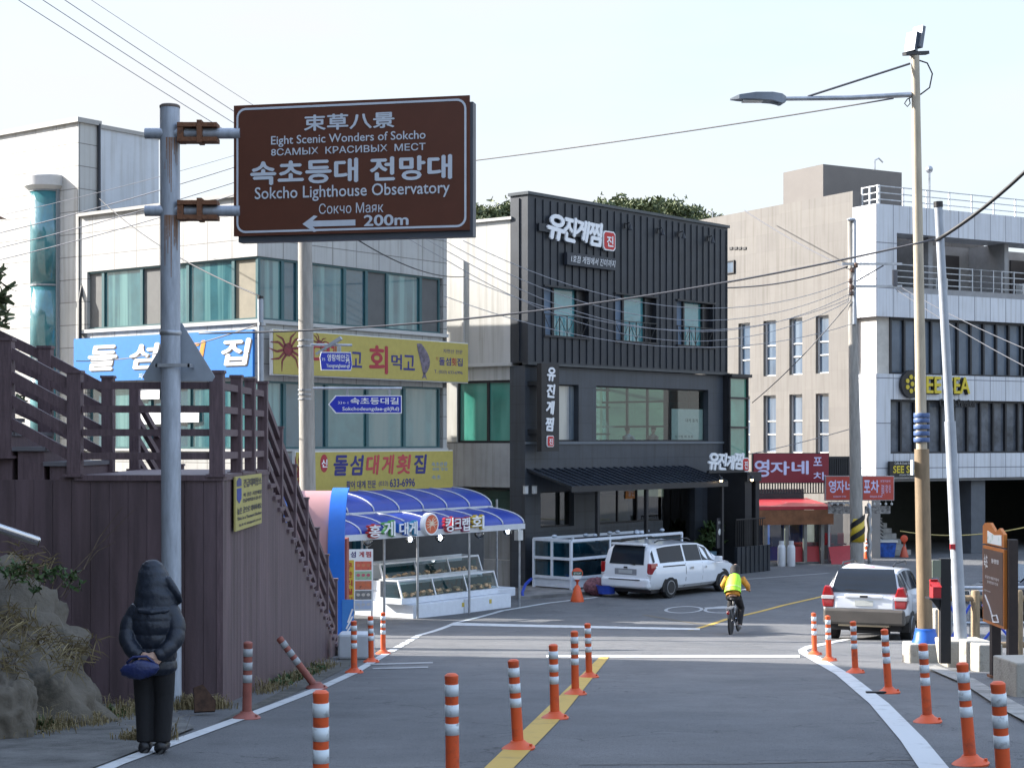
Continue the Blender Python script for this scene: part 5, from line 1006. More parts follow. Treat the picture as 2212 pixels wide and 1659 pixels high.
grass('weeds', 'low green weeds between the boulder and the sign pole', grn, [(G0(160,1490),G0(360,1505),.02,.18),(G0(-20,1590),G0(240,1545),.0,.15),(G0(600,1480),G0(700,1440),.0,.06)], 3400, .10, 4, True)
def shrub(name, label, base, n, r, seed, mm, dr=0):
    rnd = random.Random(seed); o = thing(name, label, 'plant', base); st, lf = MB(), MB()
    for i in range(n):
        w = rnd.random()*6.3; L_ = rnd.uniform(.5,1)*r; b0 = Vector((rnd.gauss(0,r*.4), rnd.gauss(0,.05), rnd.gauss(0,r*.3))); e = b0+Vector((math.cos(w)*L_*.8, -abs(math.sin(w))*L_*.5-.05, L_*(.7 if not dr else .35))); st.tube([b0, b0.lerp(e,.5)+Vector((0,0,.04)), e], [.004,.003,.001], 4)
        for k in range(5 if not dr else 3):
            p = b0.lerp(e, rnd.uniform(.3,1))
            if dr: d = Vector((rnd.gauss(0,1), -abs(rnd.gauss(0,.7)), rnd.gauss(.1,.7))).normalized()*rnd.uniform(.1,.22); s_ = Vector((d.z,0,-d.x)).normalized()*.004; lf.add([p-s_, p+s_, p+d*.6+s_-Vector((0,0,.01)), p+d*.6-s_-Vector((0,0,.01)), p+d-Vector((0,0,.05))], [(0,1,2,3),(3,2,4)])
            else: tuft(lf, p+Vector((rnd.gauss(0,.02),rnd.gauss(0,.02),.01)), rnd.uniform(.03,.06), rnd, 3)
    st.build('stem', bark, o); lf.build('leaves', mm, o); return o
for i, (px, py, d, lab, dr) in enumerate(((112,1268,14.85,'small green weed growing on the right flank of the big boulder',0),(30,1345,14.6,'tuft of dry yellow grass growing on the face of the big boulder',1),(95,1390,14.65,'dry drooping weed at the lower right of the big boulder',1),(5,1255,14.8,'yellow green weed at the left edge on the big boulder',0),(160,1420,15.0,'dry grass clump in the gap between boulder and cladding',1),(60,1230,15.0,'dry grass tuft near the top of the big boulder',1),(10,1440,14.2,'dry grass between the two boulders at the left edge',1))):
    shrub('weed', lab, at(px, py, d), 14 if not dr else 34, .24, 20+i, grn if not dr else dry, dr)
q = gp(412, 1552); m = MB(); m.prism([(-.06,0),(.14,0),(.15,.1),(.03,.27),(-.06,.24)], -.03, .03); m.xf(Matrix.Translation((q.x+.02, q.y+.4, q.z)) @ Matrix.Rotation(.3,4,'Z') @ Matrix.Rotation(-.35,4,'X')); tag(m.build('rusty_board', mat('dark_rust', (.07,.035,.02), .9, 0, .4, 12)), 'rusty brown board leaning at the foot of the road sign pole', 'board')
# branch twigs against the cladding
m = MB()
for P_ in (((120,1275,17.0),(190,1200,17.3),(290,1100,17.5)),((130,1290,17.0),(210,1190,17.4),(250,1170,17.5)),((180,1230,17.2),(215,1160,17.5),(265,1095,17.6))): m.tube([at(*p) for p in P_], [.008,.006,.003], 5)
tag(m.build('twig', bark), 'thin bare dark twigs rising from the boulder in front of the cladding', 'plant')

# ---------------- flexible delineator posts
OR = mat('delineator_orange', (.66,.095,.022), .5, 0, .12, 5, dirt=(.30,.06,.03), rand=True); bandm = mat('reflective_white', (.55,.6,.62), .35, 0, .25, 14, dirt=(.2,.2,.2), rand=True); fade = mat('faded_orange', (.32,.10,.075), .6, 0, .2, 6); fadew = mat('faded_band', (.38,.4,.41), .5, 0, .2, 8)
def delineator(om, bm, label, group):
    o = thing('delineator_post', label, 'delineator', (0,0,0), 0, group); m = MB(); m.lathe([(.13,0),(.135,.015),(.115,.03),(.07,.055),(.055,.075)], 20); m.lathe([(.012,.03),(.012,.05)], 6, (.1,-.05,0)); m.build('base', om, o, 'a')
    m = MB(); m.lathe([(.045,.06),(.042,.70),(.044,.705),(.044,.73),(.03,.742),(0.004,.745)], 20); m.build('post', om, o, 'a')
    for z in (.60,.47,.35): m = MB(); m.lathe([(.0455,z),(.0455,z+.075)], 20); m.build('reflective_band', bm, o, True)
    return o
G1_, G2_, G3_ = 'delineators along the centre line', 'delineators along the right edge line', 'delineators along the left edge line'
first = delineator(OR, bandm, 'x', G1_); used = False
def put(px, py, D, lean, label, group, s=1.0):
    global used
    o = first if not used else copy_tree(first); used = True
    D = D or gD(py); o.location = ((px-CX)/F*D, D, gz(D)); o.rotation_euler = (R(random.Random(px).uniform(-1.5,1.5)), R(lean), random.Random(px).random()*6); o.rotation_euler.rotate_axis('Z', 0); o.scale = (1,1,s); o['label'] = label; o['group'] = group
    o.rotation_mode = 'ZXY' if False else 'XYZ'; o.rotation_euler.z = 0; return o
put(693,0,9.05,0,'nearest centre line delineator, cut by the bottom edge left of the yellow line',G1_)
put(978,0,10.7,-.6,'second nearest centre line delineator, its base below the bottom edge',G1_)
put(1120,1618,0,-3.4,'centre line delineator leaning left, the first whose whole base shows',G1_,.96)
put(1199,1552,0,-1.5,'middle delineator of the row beside the yellow line, fourth from the front',G1_,.97)
put(1243,1500,0,-1,'second farthest delineator beside the far end of the yellow line',G1_)
put(1273,1463,0,-2,'farthest centre line delineator, at the far end of the yellow line',G1_)
put(2172,0,9.9,-4,'nearest right edge delineator, cut by the bottom right corner of the view',G2_)
put(2097,1652,0,-4.5,'second nearest right edge delineator, leaning left, base at the bottom edge',G2_)
put(2004,1560,0,-3.5,'third right edge delineator from the front, in front of the brown lamp pole',G2_)
put(1920,1497,0,-4,'right edge delineator with a black scrap at its foot',G2_,1.02)
put(1848,1453,0,-3,'right edge delineator in front of the right rear corner of the parked jeep',G2_)
put(1791,1427,0,-2,'right edge delineator in front of the left rear wheel of the jeep',G2_)
put(1760,1414,0,-1.5,'farthest right edge delineator, left of the parked jeep',G2_)
put(765,1453,0,-.5,'nearest bright delineator of the three at the left edge by the blue arch',G3_)
put(802,1430,0,-1,'middle one of the three bright delineators at the left edge by the blue arch',G3_)
put(828,1412,0,-.5,'farthest of the three bright delineators at the left edge by the stall',G3_)
f1 = delineator(fade, fadew, 'faded pinkish delineator standing straight beside the brown cladding', G3_); q = gp(533,1552); f1.location = q; f1.rotation_euler.y = R(1)
f2 = copy_tree(f1); f2['label'] = 'faded pinkish delineator knocked over to the left against the cladding'; q = gp(682,1487); f2.location = (q.x,q.y,q.z+.02); f2.rotation_euler = (R(4), R(-36), 0)
f2.scale = (1,1,1.02)
for ch in KIDS(f2):
    if ch.name.startswith('base'): ch.rotation_euler = (0, R(36), 0); ch.location = (.0,0,-.02)
q = gp(1895,1498); m = MB(); m.box(-.13,.1,-.03,.03,0,.03); m.xf(Matrix.Translation(q)); tag(m.build('litter', M['black']), 'flat black scrap lying on the white edge line', 'litter')
# ---------------- seafood stall with blue barrel awning
SF = Frame(-2.62, 46.2, .757, 1)
sx = lambda px, y=0, py=1200: SF.fy(px, py, y)[0]
o = SF.thing('fish_stall', 'open seafood stall with a two tier blue barrel awning on thin steel posts', 'stall')
bl = mat('blue_polycarbonate', (.012,.04,.30), .38, 0, .12, 1.5); gut = flat('gutter_white', (.55,.57,.6), .4)
def tier(x0, x1, y0, y1, z0, z1, name):
    q = lambda v: (y0+(y1-y0)*(1-math.cos(v*1.4))/(1-math.cos(1.4)), z0+(z1-z0)*math.sin(v*1.4)/math.sin(1.4))
    m = MB(); m.grid(lambda u, v: (x0+(x1-x0)*u, *q(v)), 1, 10); m.grid(lambda u, v: (x1-(x1-x0)*u, q(v)[0]+.01, q(v)[1]-.012), 1, 10); m.build('awning_sheet', bl, o, True)
    n = int((x1-x0)/.95); 
    for i in range(n+1):
        xr = x0+(x1-x0)*i/n; m = MB(); m.tube([(xr, q(v/8)[0]-.01, q(v/8)[1]+.015) for v in range(9)], .022, 6); m.build('rib', gut, o, True)
    m = MB(); m.box(x0, x1, y0-.06, y0+.04, z0-.16, z0); m.build('gutter', gut, o)
X0, X1 = sx(700), sx(1131, -.35)
tier(X0, X1, -.35, 1.0, 2.52, 2.95, 'front'); X2 = sx(1064, 1.1); tier(X0, X2, 1.15, 2.7, 3.0, 3.52, 'rear')
fx_ = [sx(830), sx(902), sx(1013.6), sx(1122)]
for x in fx_: m = MB(); m.tube([(x,0,0),(x,0,2.45)], .035, 10); m.build('post', M['steel'], o)
for px in (1052, 770, 760): x = sx(px, 3); m = MB(); m.tube([(x,2.6,0),(x,2.6,3.1)], .035, 8); m.build('post', M['steel'], o)
m = MB(); m.box(X0, X1, -.03, .03, 2.38, 2.45).box(X0, X1, 2.57, 2.63, 2.95, 3.02); m.build('beam', M['steel'], o)
x = sx(1118); m = MB(); m.box(x-.1, x+.14, -.1, .05, 2.0, 2.3); m.build('junction_box', M['offwhite'], o)
letc = [('홍',797,822,1134,1160,(.45,.03,.03)),('게',829,853,1126,1158,(.10,.35,.10)),('대',862,881,1128,1155,(.02,.12,.5)),('게',883,901,1126,1155,(.05,.3,.5)),('킹',962,979,1118,1148,(.4,.03,.05)),('크',981,996,1120,1142,(.4,.03,.05)),('랩',998,1014,1118,1146,(.3,.05,.12)),('회',1019,1045,1114,1142,(.55,.4,.05))]
for i, (c, a, b, t, bt, col) in enumerate(letc):
    xa, xb = sx(a, -.5), sx(b, -.5); z0, z1 = SF.fy((a+b)/2, bt, -.5)[1], SF.fy((a+b)/2, t, -.5)[1]; xm = (xa+xb)/2
    lab = ['reddish first channel letter at the left end','green and pink second channel letter from the left','blue channel letter third from the left','blue green channel letter just left of the crab disc','red channel letter just right of the crab disc','red channel letter second right of the crab disc','dark red last letter of the red trio','yellow channel letter at the right end'][i]
    t_ = SF.thing('channel_letter', lab + ' of the stall awning front', 'sign', xm, -.42, z0, 'channel letters on the stall awning'); m = MB(); m.text(c, xa-xm-.03, xb-xm+.03, -.03, z1-z0+.03, -.02, .07, 0, .05); m.build('letter_body', flat('letter_%d' % i, col, .35), t_)
    m = MB(); m.text(c, xa-xm, xb-xm, .0, z1-z0, -.09, .015, 0, .012); m.build('letter_face', M['white'], t_); m = MB(); m.box(-.02,.02,-.02,.08,.02,(z1-z0)*.6); m.build('bracket', M['steel'], t_)
xc = sx(930, -.5); zc = SF.fy(930, 1132, -.5)[1]; t_ = SF.thing('crab_disc', 'round white disc with a red crab at the middle of the stall awning front', 'sign', xc, -.42, zc); m = MB(); m.lathe([(.30,-.12),(.31,-.1),(.31,.04),(.28,.05)], 28, (0,0,0), 'y'); m.build('disc', M['white'], t_, 'a'); m = MB(); m.lathe([(.26,-.125),(.26,-.121)], 28, (0,0,0), 'y'); m.build('red_field', flat('disc_orange', (.6,.12,.05)), t_); m = MB(); crab(m, 0, .02, .24, -.13, .2); m.build('crab_picture', flat('crab_cream', (.75,.6,.45)), t_)
lampc = clear('lamp_glass', (.9,.92,.95), .15); lit = emit('lit_bulb', (.9, .96, 1), 9)
for i, (px, py, on_) in enumerate(((795,1169,0),(886,1164,1),(951,1161,1),(1035,1153,0),(1097,1147,1))):
    xq, zq = SF.fy(px, py, .3); t_ = SF.thing('stall_lamp', ['unlit glass globe lamp at the left end','lit globe lamp left of the second post','lit globe lamp under the crab disc','unlit globe lamp right of the third post','lit globe lamp at the right corner'][i] + ' of the stall', 'lamp', xq, .3, zq, 'globe lamps under the stall awning')
    m = MB(); m.ball((0,0,0), .14, 16, 10); m.build('globe', lampc, t_, True); m = MB(); m.ball((0,0,.0), (.05,.05,.085), 10, 8); m.build('bulb', lit if on_ else M['offwhite'], t_, True); m = MB(); m.tube([(0,0,.12),(0,0,2.42-zq if 2.42-zq > .15 else .16)], .012, 5); m.build('cord', M['wire'], t_)
tankg = clear('tank_glass', (.55,.68,.70), .0); wh = flat('tank_white', (.70,.74,.80), .4); water = mat('tank_water', (.03,.09,.10), .15, 0, .5, 3, dirt=(.07,.055,.03)); sand = mat('tank_catch', (.42,.28,.16), .8, 0, .6, 9, dirt=(.07,.05,.04))
xa, xb = sx(893, .1), sx(1104, .1)
t_ = SF.thing('counter', 'low white counter box along the stall front below the fish tanks', 'counter', (xa+xb)/2, .1, 0); h = (xb-xa)/2; m = MB(); m.box(-h, h, 0, 2.2, 0, .42); m.build('body', wh, t_, bev=.015); m = MB(); m.box(-.01, .01, -.006, 0, 0, .41); m.build('seam', M['steel'], t_)
for i, x in enumerate((-.05, h*.55)): m = MB(); m.box(x-.05, x+.05, -.012, 0, .2, .32); m.build('sticker', M['yellow'], t_)
m = MB(); m.box(h*.2, h+1.0, .0, .9, .18, .44); t2 = m; t2.xf(Matrix.Translation(t_.location) @ Matrix.Rotation(SF.a,4,'Z') @ Matrix.Translation((.55,1.0,0))); tag(t2.build('white_trough', wh, bev=.02), 'shallow white trough at the right end of the stall', 'trough')
def tankrow(label, x0, x1, y0, z0, hh, n, base):
    t_ = SF.thing('fish_tank', label, 'fish tank', (x0+x1)/2, y0, z0); h = (x1-x0)/2; dp = .85; sl2 = .16
    m = MB(); m.box(-h, h, 0, dp, 0, base); m.build('base', wh, t_, bev=.01)
    m = MB()
    for i in range(n+1):
        x = -h+.02+(2*h-.04)*i/n; m.beam((x,0,base), (x,sl2,base+hh), .045, .045)
    m.box(-h, h, sl2-.02, sl2+.05, base+hh, base+hh+.045); m.box(-h, h, dp-.05, dp, base, base+hh+.045); m.box(-h,-h+.03,sl2,dp,base+hh,base+hh+.04).box(h-.03,h,sl2,dp,base+hh,base+hh+.04); m.build('frame', M['white'], t_)
    for i in range(n):
        a, b = -h+.04+(2*h-.08)*i/n+.02, -h+.04+(2*h-.08)*(i+1)/n-.02; m = MB(); m.quad((a,.005,base+.01),(b,.005,base+.01),(b,sl2-.01,base+hh),(a,sl2-.01,base+hh)); m.build('front_glass', tankg, t_)
        m = MB(); m.box(a,b,.2,dp-.06,base,base+hh*.8); m.build('water', water, t_); m = MB(); rr2 = random.Random(i+int(x0*9))
        for k in range(34): m.ball((rr2.uniform(a+.08,b-.08), rr2.uniform(.03,.15), base+rr2.uniform(.02,.15)), (rr2.uniform(.05,.11),.05,.04), 6, 4)
        m.build('catch', sand, t_, True)
    m = MB(); m.quad((-h,.01,base),(-h,dp-.05,base),(-h,dp-.05,base+hh),(-h,sl2,base+hh)); m.build('end_glass', tankg, t_)
tankrow('front row of glass fronted fish tanks on the white counter', sx(868,.35), sx(1076,.35), .35, .425, .46, 3, .17)
tankrow('rear raised row of glass fronted fish tanks behind the front row', sx(828,1.5), sx(1042,1.5), 1.5, .70, .44, 3, .30)
m = MB(); m.box(sx(822,1.6), sx(1042,1.6), 1.55, 2.3, 0, .69); m.xf(Matrix.Translation((SF.X,SF.Y,0)) @ Matrix.Rotation(SF.a,4,'Z')); tag(m.build('tank_stand', wh), 'white stand under the rear row of fish tanks', 'stand')
m = MB(); m.box(sx(800,3.4), sx(1050,3.4), 3.5, 3.6, .0, 2.2); m.xf(Matrix.Translation((SF.X,SF.Y,0)) @ Matrix.Rotation(SF.a,4,'Z')); tag(m.build('stall_shutter', mat('dark_shutter', (.07,.072,.075), .6, 0, .15, 2)), 'dark shutter wall at the back of the stall', 'wall')
# menu board at the stall
MF = Frame(*at(742,1200,43).xy, 1, .12); x1 = MF.fy(806,1200)[0]; zt_ = MF.fy(742,1187)[1]; zg = gz(43); zb_ = MF.fy(742,1320)[1]
o = MF.thing('menu_board', 'tall menu board with a white header, yellow strip and food photos at the stall', 'sign', x1/2, 0, zg); h = x1/2; zt_ -= zg; zb_ -= zg
m = MB(); m.box(-h,h,0,.12,zb_,zt_); m.build('panel', M['white'], o); m = MB()
for s in (-1,1): m.box(s*(h-.03)-.02, s*(h-.03)+.02, .02,.1,0,zb_)
m.build('leg', M['steel'], o); m = MB(); m.box(-h+.01,-h+.27,-.006,0,zb_+.03,zt_-.27); m.build('yellow_strip', flat('menu_yellow', (.6,.42,.04)), o)
for c, a, b, mm in (('돌',-h-.0,-h+.12,M['navy']),('섬',-h+.18,-h+.32,M['navy']),('게',-h+.4,-h+.53,M['red']),('찜',-h+.57,-h+.71,M['red'])): m = MB(); m.text(c, a, b, zt_-.2, zt_-.05, -.006, .03); m.build('lettering', mm, o)
for i, c in enumerate('무한리필집'): m = MB(); z = zt_-.5-.22*i; m.text(c, -h+.05, -h+.23, z, z+.16, -.012, .03); m.build('lettering', M['red'], o)
for i in range(5):
    z0 = zb_+.05+(zt_-.3-zb_)*i/5.1; m = MB(); m.box(-h+.30, h-.04, -.008, 0, z0, z0+(zt_-.3-zb_)/5.1-.03); p_ = m.build('food_photo', mat('food_%d' % i, [(.25,.3,.4),(.1,.1,.1),(.35,.1,.05),(.2,.3,.2),(.4,.08,.05)][i], .5, 0, .8, 14, dirt=[(.5,.45,.4),(.4,.4,.4),(.03,.02,.02),(.05,.05,.05),(.04,.03,.02)][i]), o)
    m = MB()
    for k in range(3): cx_ = -h+.38+.13*k; m.add([(cx_+.05*math.cos(w*.6), -.010, z0+.12+.04*math.sin(w*.6)) for w in range(10)], [tuple(range(10))])
    m.build('dish', mat('dish_%d' % i, [(.5,.5,.5),(.55,.5,.45),(.6,.15,.06),(.5,.1,.15),(.6,.2,.1)][i], .5), p_)
# pink and blue arched gateway panel beside the stair foot
AD = 32.0; ox = at(650, 900, AD).x; o = thing('arch_canopy', 'pink curved hood with thick bright blue rims beside the foot of the stairs', 'canopy', (ox+.4, AD, gz(AD)))
HT = Z(1063, AD)-gz(AD); rad = .95
def hood(x0, x1, off, m_, name):
    P_ = [(0-off, 0)] + [(-off, HT-rad-.3)] + [(rad-(rad+off)*math.cos(v*math.pi/20), HT-rad-.3+(rad+.3+off)*math.sin(v*math.pi/20)) for v in range(1, 11)]
    Q_ = [(p[0]+.06, p[1]) for p in P_[:2]] + [(rad-(rad+off-.06)*math.cos(v*math.pi/20), HT-rad-.3+(rad+.3+off-.06)*math.sin(v*math.pi/20)) for v in range(1, 11)]
    m = MB(); poly = P_ + Q_[::-1]; n = len(P_); m.add([(x0, a, b) for a, b in poly]+[(x1, a, b) for a, b in poly], [(i, i+1, 2*n-2-i, 2*n-1-i) for i in range(n-1)] + [(i+2*n, 2*n-1-i+2*n, 2*n-2-i+2*n, i+1+2*n) for i in range(n-1)] + [(i, i+2*n, (i+1)%(2*n)+2*n, (i+1)%(2*n)) for i in range(2*n)]); return m.build(name, m_, o, 'a')
hood(-.55, .12, 0, mat('pink_panel', (.50,.26,.25), .5, 0, .05, .8), 'pink_panel'); rimm = flat('rim_blue', (.02,.16,.62), .35)
hood(.12, .44, .06, rimm, 'blue_rim'); hood(-.75, -.55, .06, rimm, 'blue_rim')
m = MB(); m.box(.40, .47, .1, .55, 0, HT-.9); m.build('side_panel', flat('side_redbrown', (.3,.06,.04)), o); m = MB(); m.box(.40,.62,-.08,-.05,0,.95); q2 = m.build('lower_banner', flat('banner_blue', (.04,.2,.55)), o); m = MB(); [m.beam((.42+.03*i,-.085,.15+.12*i),(.6,-.085,.35+.14*i),.008,.03) for i in range(4)]; m.build('banner_pattern', M['white'], q2)
q = gp(768, 1424); m = MB(); m.box(-.30,.28,0,.5,0,.42); m.xf(Matrix.Translation(q)); tag(m.build('barrier_block', flat('block_white', (.5,.53,.56)), bev=.04), 'white plastic block at the foot of the stairs behind the bright delineators', 'barrier')
# ---------------- fish tanks in front of the black building
t_ = BB.thing('fish_tank_rack', 'white two shelf rack of blue fish tanks along the black building behind the van', 'fish tank', -.15, -2.0, .1)
L_, dp = 6.2, 1.6; m = MB()
for x in (0, L_*.33, L_*.66, L_): 
    for y in (0, dp): m.box(x-.04,x+.04,y-.04,y+.04,0,1.6)
for z in (.32, .95, 1.55): m.box(0,L_,-.05,.03,z,z+.09).box(0,L_,dp-.03,dp+.05,z,z+.09).box(-.05,.03,.03,dp-.03,z,z+.09)
m.box(-.05,.03,.76,.84,.41,.95).box(-.05,.03,.76,.84,1.04,1.55); m.build('frame', wh, t_); m = MB(); m.box(0,L_,.0,dp,.04,.32); m.build('base_panel', wh, t_)
wb_ = mat('blue_tank_water', (.03,.13,.20), .1, 0, .5, 1.5); wb2 = mat('brown_tank', (.07,.05,.035), .2, 0, .6, 3)
for z in (.41, 1.04):
    for i in range(3): m = MB(); a, b = L_*.333*i+.06, L_*.333*(i+1)-.06; m.box(a,b,.05,dp-.06,z,z+.46); m.build('tank', wb2 if (i+(z > 1)) % 2 == 0 and not (i == 0 and z < 1) else wb_, t_); m = MB(); m.quad((a,-.01,z),(b,-.01,z),(b,-.01,z+.53),(a,-.01,z+.53)); m.build('front_glass', tankg, t_)
    m = MB(); m.quad((-.02,.04,z),(-.02,dp-.04,z),(-.02,dp-.04,z+.53),(-.02,.04,z+.53)); m.build('end_glass', tankg, t_)
rr2 = random.Random(3); pf_ = flat('pale_plastic', (.5,.55,.62))
for _ in range(12): m = MB(); m.ball((rr2.uniform(.3,L_-.3), rr2.uniform(.1,1.2), 1.69), (.12,.08,.06), 10, 6); m.build('pump_fitting', pf_, t_, True)
q = gp(1298, 1268); m = MB(); m.lathe([(.26,0),(.33,.25),(.35,.27),(.31,.27),(.24,.03)], 18); m.xf(Matrix.Translation((q.x,53.2,.1))); tag(m.build('basin', flat('basin_blue', (.03,.08,.5)), smooth='a'), 'blue plastic basin on the pavement beside the van bumper', 'basin')
q = gp(1275, 1262); m = MB(); m.ball((0,0,0), 1, 20, 12); m.v = [(x*.42+q.x, y*.3+53.6, .28+z*.3*(1+.2*noise.noise(Vector((x*3,y*3,z*3))))) for x, y, z in m.v]; tag(m.build('net_bag', mat('pink_net', (.25,.10,.12), .8, 0, .6, 12), smooth=True), 'heap of pinkish net behind the orange stop stand', 'net')
m = MB(); P_ = [at(1148,1250,54.5), at(1135,1262,54), at(1128,1280,53), at(1130,1290,52.4)]; m.tube(P_, .05, 8); tag(m.build('hose', flat('hose_blue', (.02,.06,.4)), smooth=True), 'dark blue hose trailing from the tank rack corner to the kerb', 'hose')
for i, px in enumerate((1125,1150)):
    x, z = BB.fy(px if i else 1140, 1060, -.05); t_ = BB.thing('meter_box', ('left' if not i else 'right') + ' small pale box on the stone corner of the black building', 'box', -.2 if not i else .25, -.03, z, 'pale boxes on the stone corner'); m = MB(); m.box(-.08,.08,-.1,0,-.1,.16); m.build('case', M['offwhite'], t_, bev=.01); m = MB(); m.box(-.09,.09,-.11,.0,.16,.18); m.build('lid', M['steel'], t_)
pl = thing('potted_plant', 'leafy plant in a pale blue pot by the dark entrance', 'plant', BB.w(dx1+.4,-.3,0)); m = MB(); m.lathe([(.2,0),(.26,.75),(.22,.76)], 14); m.build('pot', flat('pot_blue', (.2,.35,.45)), pl, 'a'); lf, rr2 = MB(), random.Random(9); [tuft(lf, (rr2.gauss(0,.2),rr2.gauss(0,.2),.95+rr2.random()*.8), .25, rr2, 4) for _ in range(70)]; lf.build('leaves', grn, pl)

# ---------------- cars
paint = mat('white_car_paint', (.74,.76,.79), .28, 0, .03, 2, coat=.8); dglass = mat('tinted_glass', (.018,.024,.034), .06, 0, .1, 1, spec=.3); blackp = flat('black_plastic', (.02,.02,.022), .55); clad = mat('brown_grey_cladding', (.085,.075,.065), .55, 0, .08, 4)
redl = mat('red_lamp', (.32,.010,.013), .15, coat=.8); clr = mat('clear_lamp', (.62,.6,.6), .15); alloy = mat('alloy', (.5,.51,.53), .3, .8)
class Car:
    def __init__(s, name, label, cat, loc, rz, st, body):
        s.o = thing(name, label, cat, loc, rz); s.st = st; m = MB(); n = len(st); C_ = 8
        vs = []
        for i in range(n):
            for k in range(C_): vs.append(s.pt(i, k))
            for k in range(C_-2, 0, -1): p = s.pt(i, k); vs.append((p[0], -p[1], p[2]))
        N = 2*C_-2; m.add(vs, [(i*N+k, (i+1)*N+k, (i+1)*N+(k+1)%N, i*N+(k+1)%N) for i in range(n-1) for k in range(N)] + [tuple(range(N)), tuple((n-1)*N+k for k in range(N))[::-1]])
        b = m.build('body', body, s.o, 'a'); sb = b.modifiers.new('sub', 'SUBSURF'); sb.levels = 0; sb.render_levels = 0
    def pt(s, i, k):
        x, zl, zb, zt, wl, wb, wt = s.st[i]; dz = zb-zl; hr = zt-zb; r = min(.09, hr*.3)
        return [(x,0,zl),(x,wl*.86,zl),(x,wl*.97,zl+.14*dz),(x,(wl+wb)/2+.012,zl+.55*dz),(x,wb,zb),(x,wb-.03,zb+hr*.06),(x,wt,zt-r),(x,wt*.82,zt)][k]
    def surf(s, a, c):                                # a: station, c: 0..7 (7 = roof rim), 7..8 runs to the centre line
        i = min(int(a), len(s.st)-2); f = a-i
        def q(i):
            k = int(min(c, 7.999)); g = c-k; p = Vector(s.pt(i, k)) if k < 8 else None
            r_ = Vector(s.pt(i, k+1)) if k < 7 else Vector((s.st[i][0], 0, s.st[i][3])); return p.lerp(r_, g)
        return q(i).lerp(q(i+1), f)
    def patch(s, name, a0, a1, c0, c1, mt, side=1, off=.008, n=6, parent=None, both=False, W_=None):
        m = MB()
        def f(u, v):
            a, c = a0+(a1-a0)*u, c0+(c1-c0)*v; p = s.surf(a, c); e = .02
            da = s.surf(min(a+e, len(s.st)-1.001), c)-s.surf(max(a-e, 0), c); dc = s.surf(a, min(c+e, 7.99))-s.surf(a, max(c-e, 0)); nn = da.cross(dc)
            if nn.length > 1e-9: nn.normalize()
            p = p+nn*off*(1 if nn.dot(p-Vector((p.x*.9,0,.8))) > 0 else -1); return (p.x, p.y*side, p.z)
        m.grid(f, n, n); return m.build(name, mt, parent or s.o, True)
    def top(s, name, a0, a1, frac, mt, off=.008, parent=None, c0=7.0):   # strip across the car between two stations
        m = MB()
        def f(u, v):
            a = a0+(a1-a0)*v; p = s.surf(a, 7.0); y = p.y*frac*(1-2*u)
            da = s.surf(a1, 7)-s.surf(a0, 7); nn = Vector((-da.z,0,da.x)).normalized(); nn = nn if nn.z > 0 else -nn; return (p.x+nn.x*off, y, p.z+nn.z*off)
        m.grid(f, 4, 6); return m.build(name, mt, parent or s.o, True)
    def wheels(s, xs, r, w, y):
        for x in xs:
            for sd in (-1, 1):
                m = MB(); m.lathe([(r*.62,-w/2),(r*.94,-w/2),(r,-w*.36),(r,w*.36),(r*.94,w/2),(r*.62,w/2)], 28, (x,sd*(y-w/2),r), 'y'); t = m.build('wheel', M['rubber'], s.o, 'a')
                m = MB(); yy = sd*y; m.lathe([(r*.64,-.02),(r*.64,.004),(r*.58,.004),(r*.56,-.02)], 28, (x,yy,r), 'y')
                for k in range(10):
                    w_ = 2*math.pi*k/10; m.beam((x+.05*math.cos(w_),yy,r+.05*math.sin(w_)), (x+r*.6*math.cos(w_),yy-sd*.005,r+r*.6*math.sin(w_)), .035, .02)
                m.lathe([(.06,-.015),(.06,.015),(.03,.02)] if sd > 0 else [(.03,-.02),(.06,-.015),(.06,.015)], 12, (x,yy,r), 'y'); m.build('rim', alloy, t, 'a'); m = MB(); m.lathe([(r*.55,-.03),(r*.55,-.025)], 20, (x,yy,r), 'y'); m.build('brake_disc', blackp, t)
                m = MB(); rr3 = r+.07; m.prism([(x+rr3*math.cos(math.pi*i/16), r+rr3*math.sin(math.pi*i/16)) for i in range(17)]+[(x-rr3,r-.12),(x+rr3,r-.12)], sd*(y-w-.02), sd*(y+.004-.012)); m.build('wheel_arch', M['black'], s.o)
    def box(s, name, mt, *b, bev=.01, parent=None): m = MB(); m.box(*b); return m.build(name, mt, parent or s.o, bev=bev)
vs_ = [(-2.58,.42,.70,.80,.84,.86,.80),(-2.55,.34,.92,1.02,.93,.95,.88),(-2.40,.30,1.02,1.58,.965,.975,.80),(-2.28,.30,1.04,1.69,.975,.985,.78),(-1.6,.28,1.03,1.75,.985,.99,.77),(-.6,.28,1.02,1.77,.99,.99,.77),(.3,.28,1.00,1.74,.99,.99,.75),(.75,.28,.99,1.63,.99,.99,.72),(1.15,.28,.98,1.38,.985,.985,.74),(1.62,.28,.96,1.10,.98,.97,.80),(2.1,.3,.90,1.0,.95,.93,.80),(2.42,.34,.78,.86,.88,.86,.72),(2.56,.4,.62,.68,.76,.76,.62)]
hx_, hy_ = .64, .768; rc = at(1406, 1200, 51.9); vc = (rc.x+hx_*2.58-hy_*.97, rc.y+hy_*2.58+hx_*.97)
v = Car('van', 'white minivan parked by the fish tank rack in front of the black building', 'van', (vc[0], vc[1], gz(vc[1])), math.atan2(hy_, hx_), vs_, paint)
v.wheels((-1.52, 1.55), .345, .22, .995)
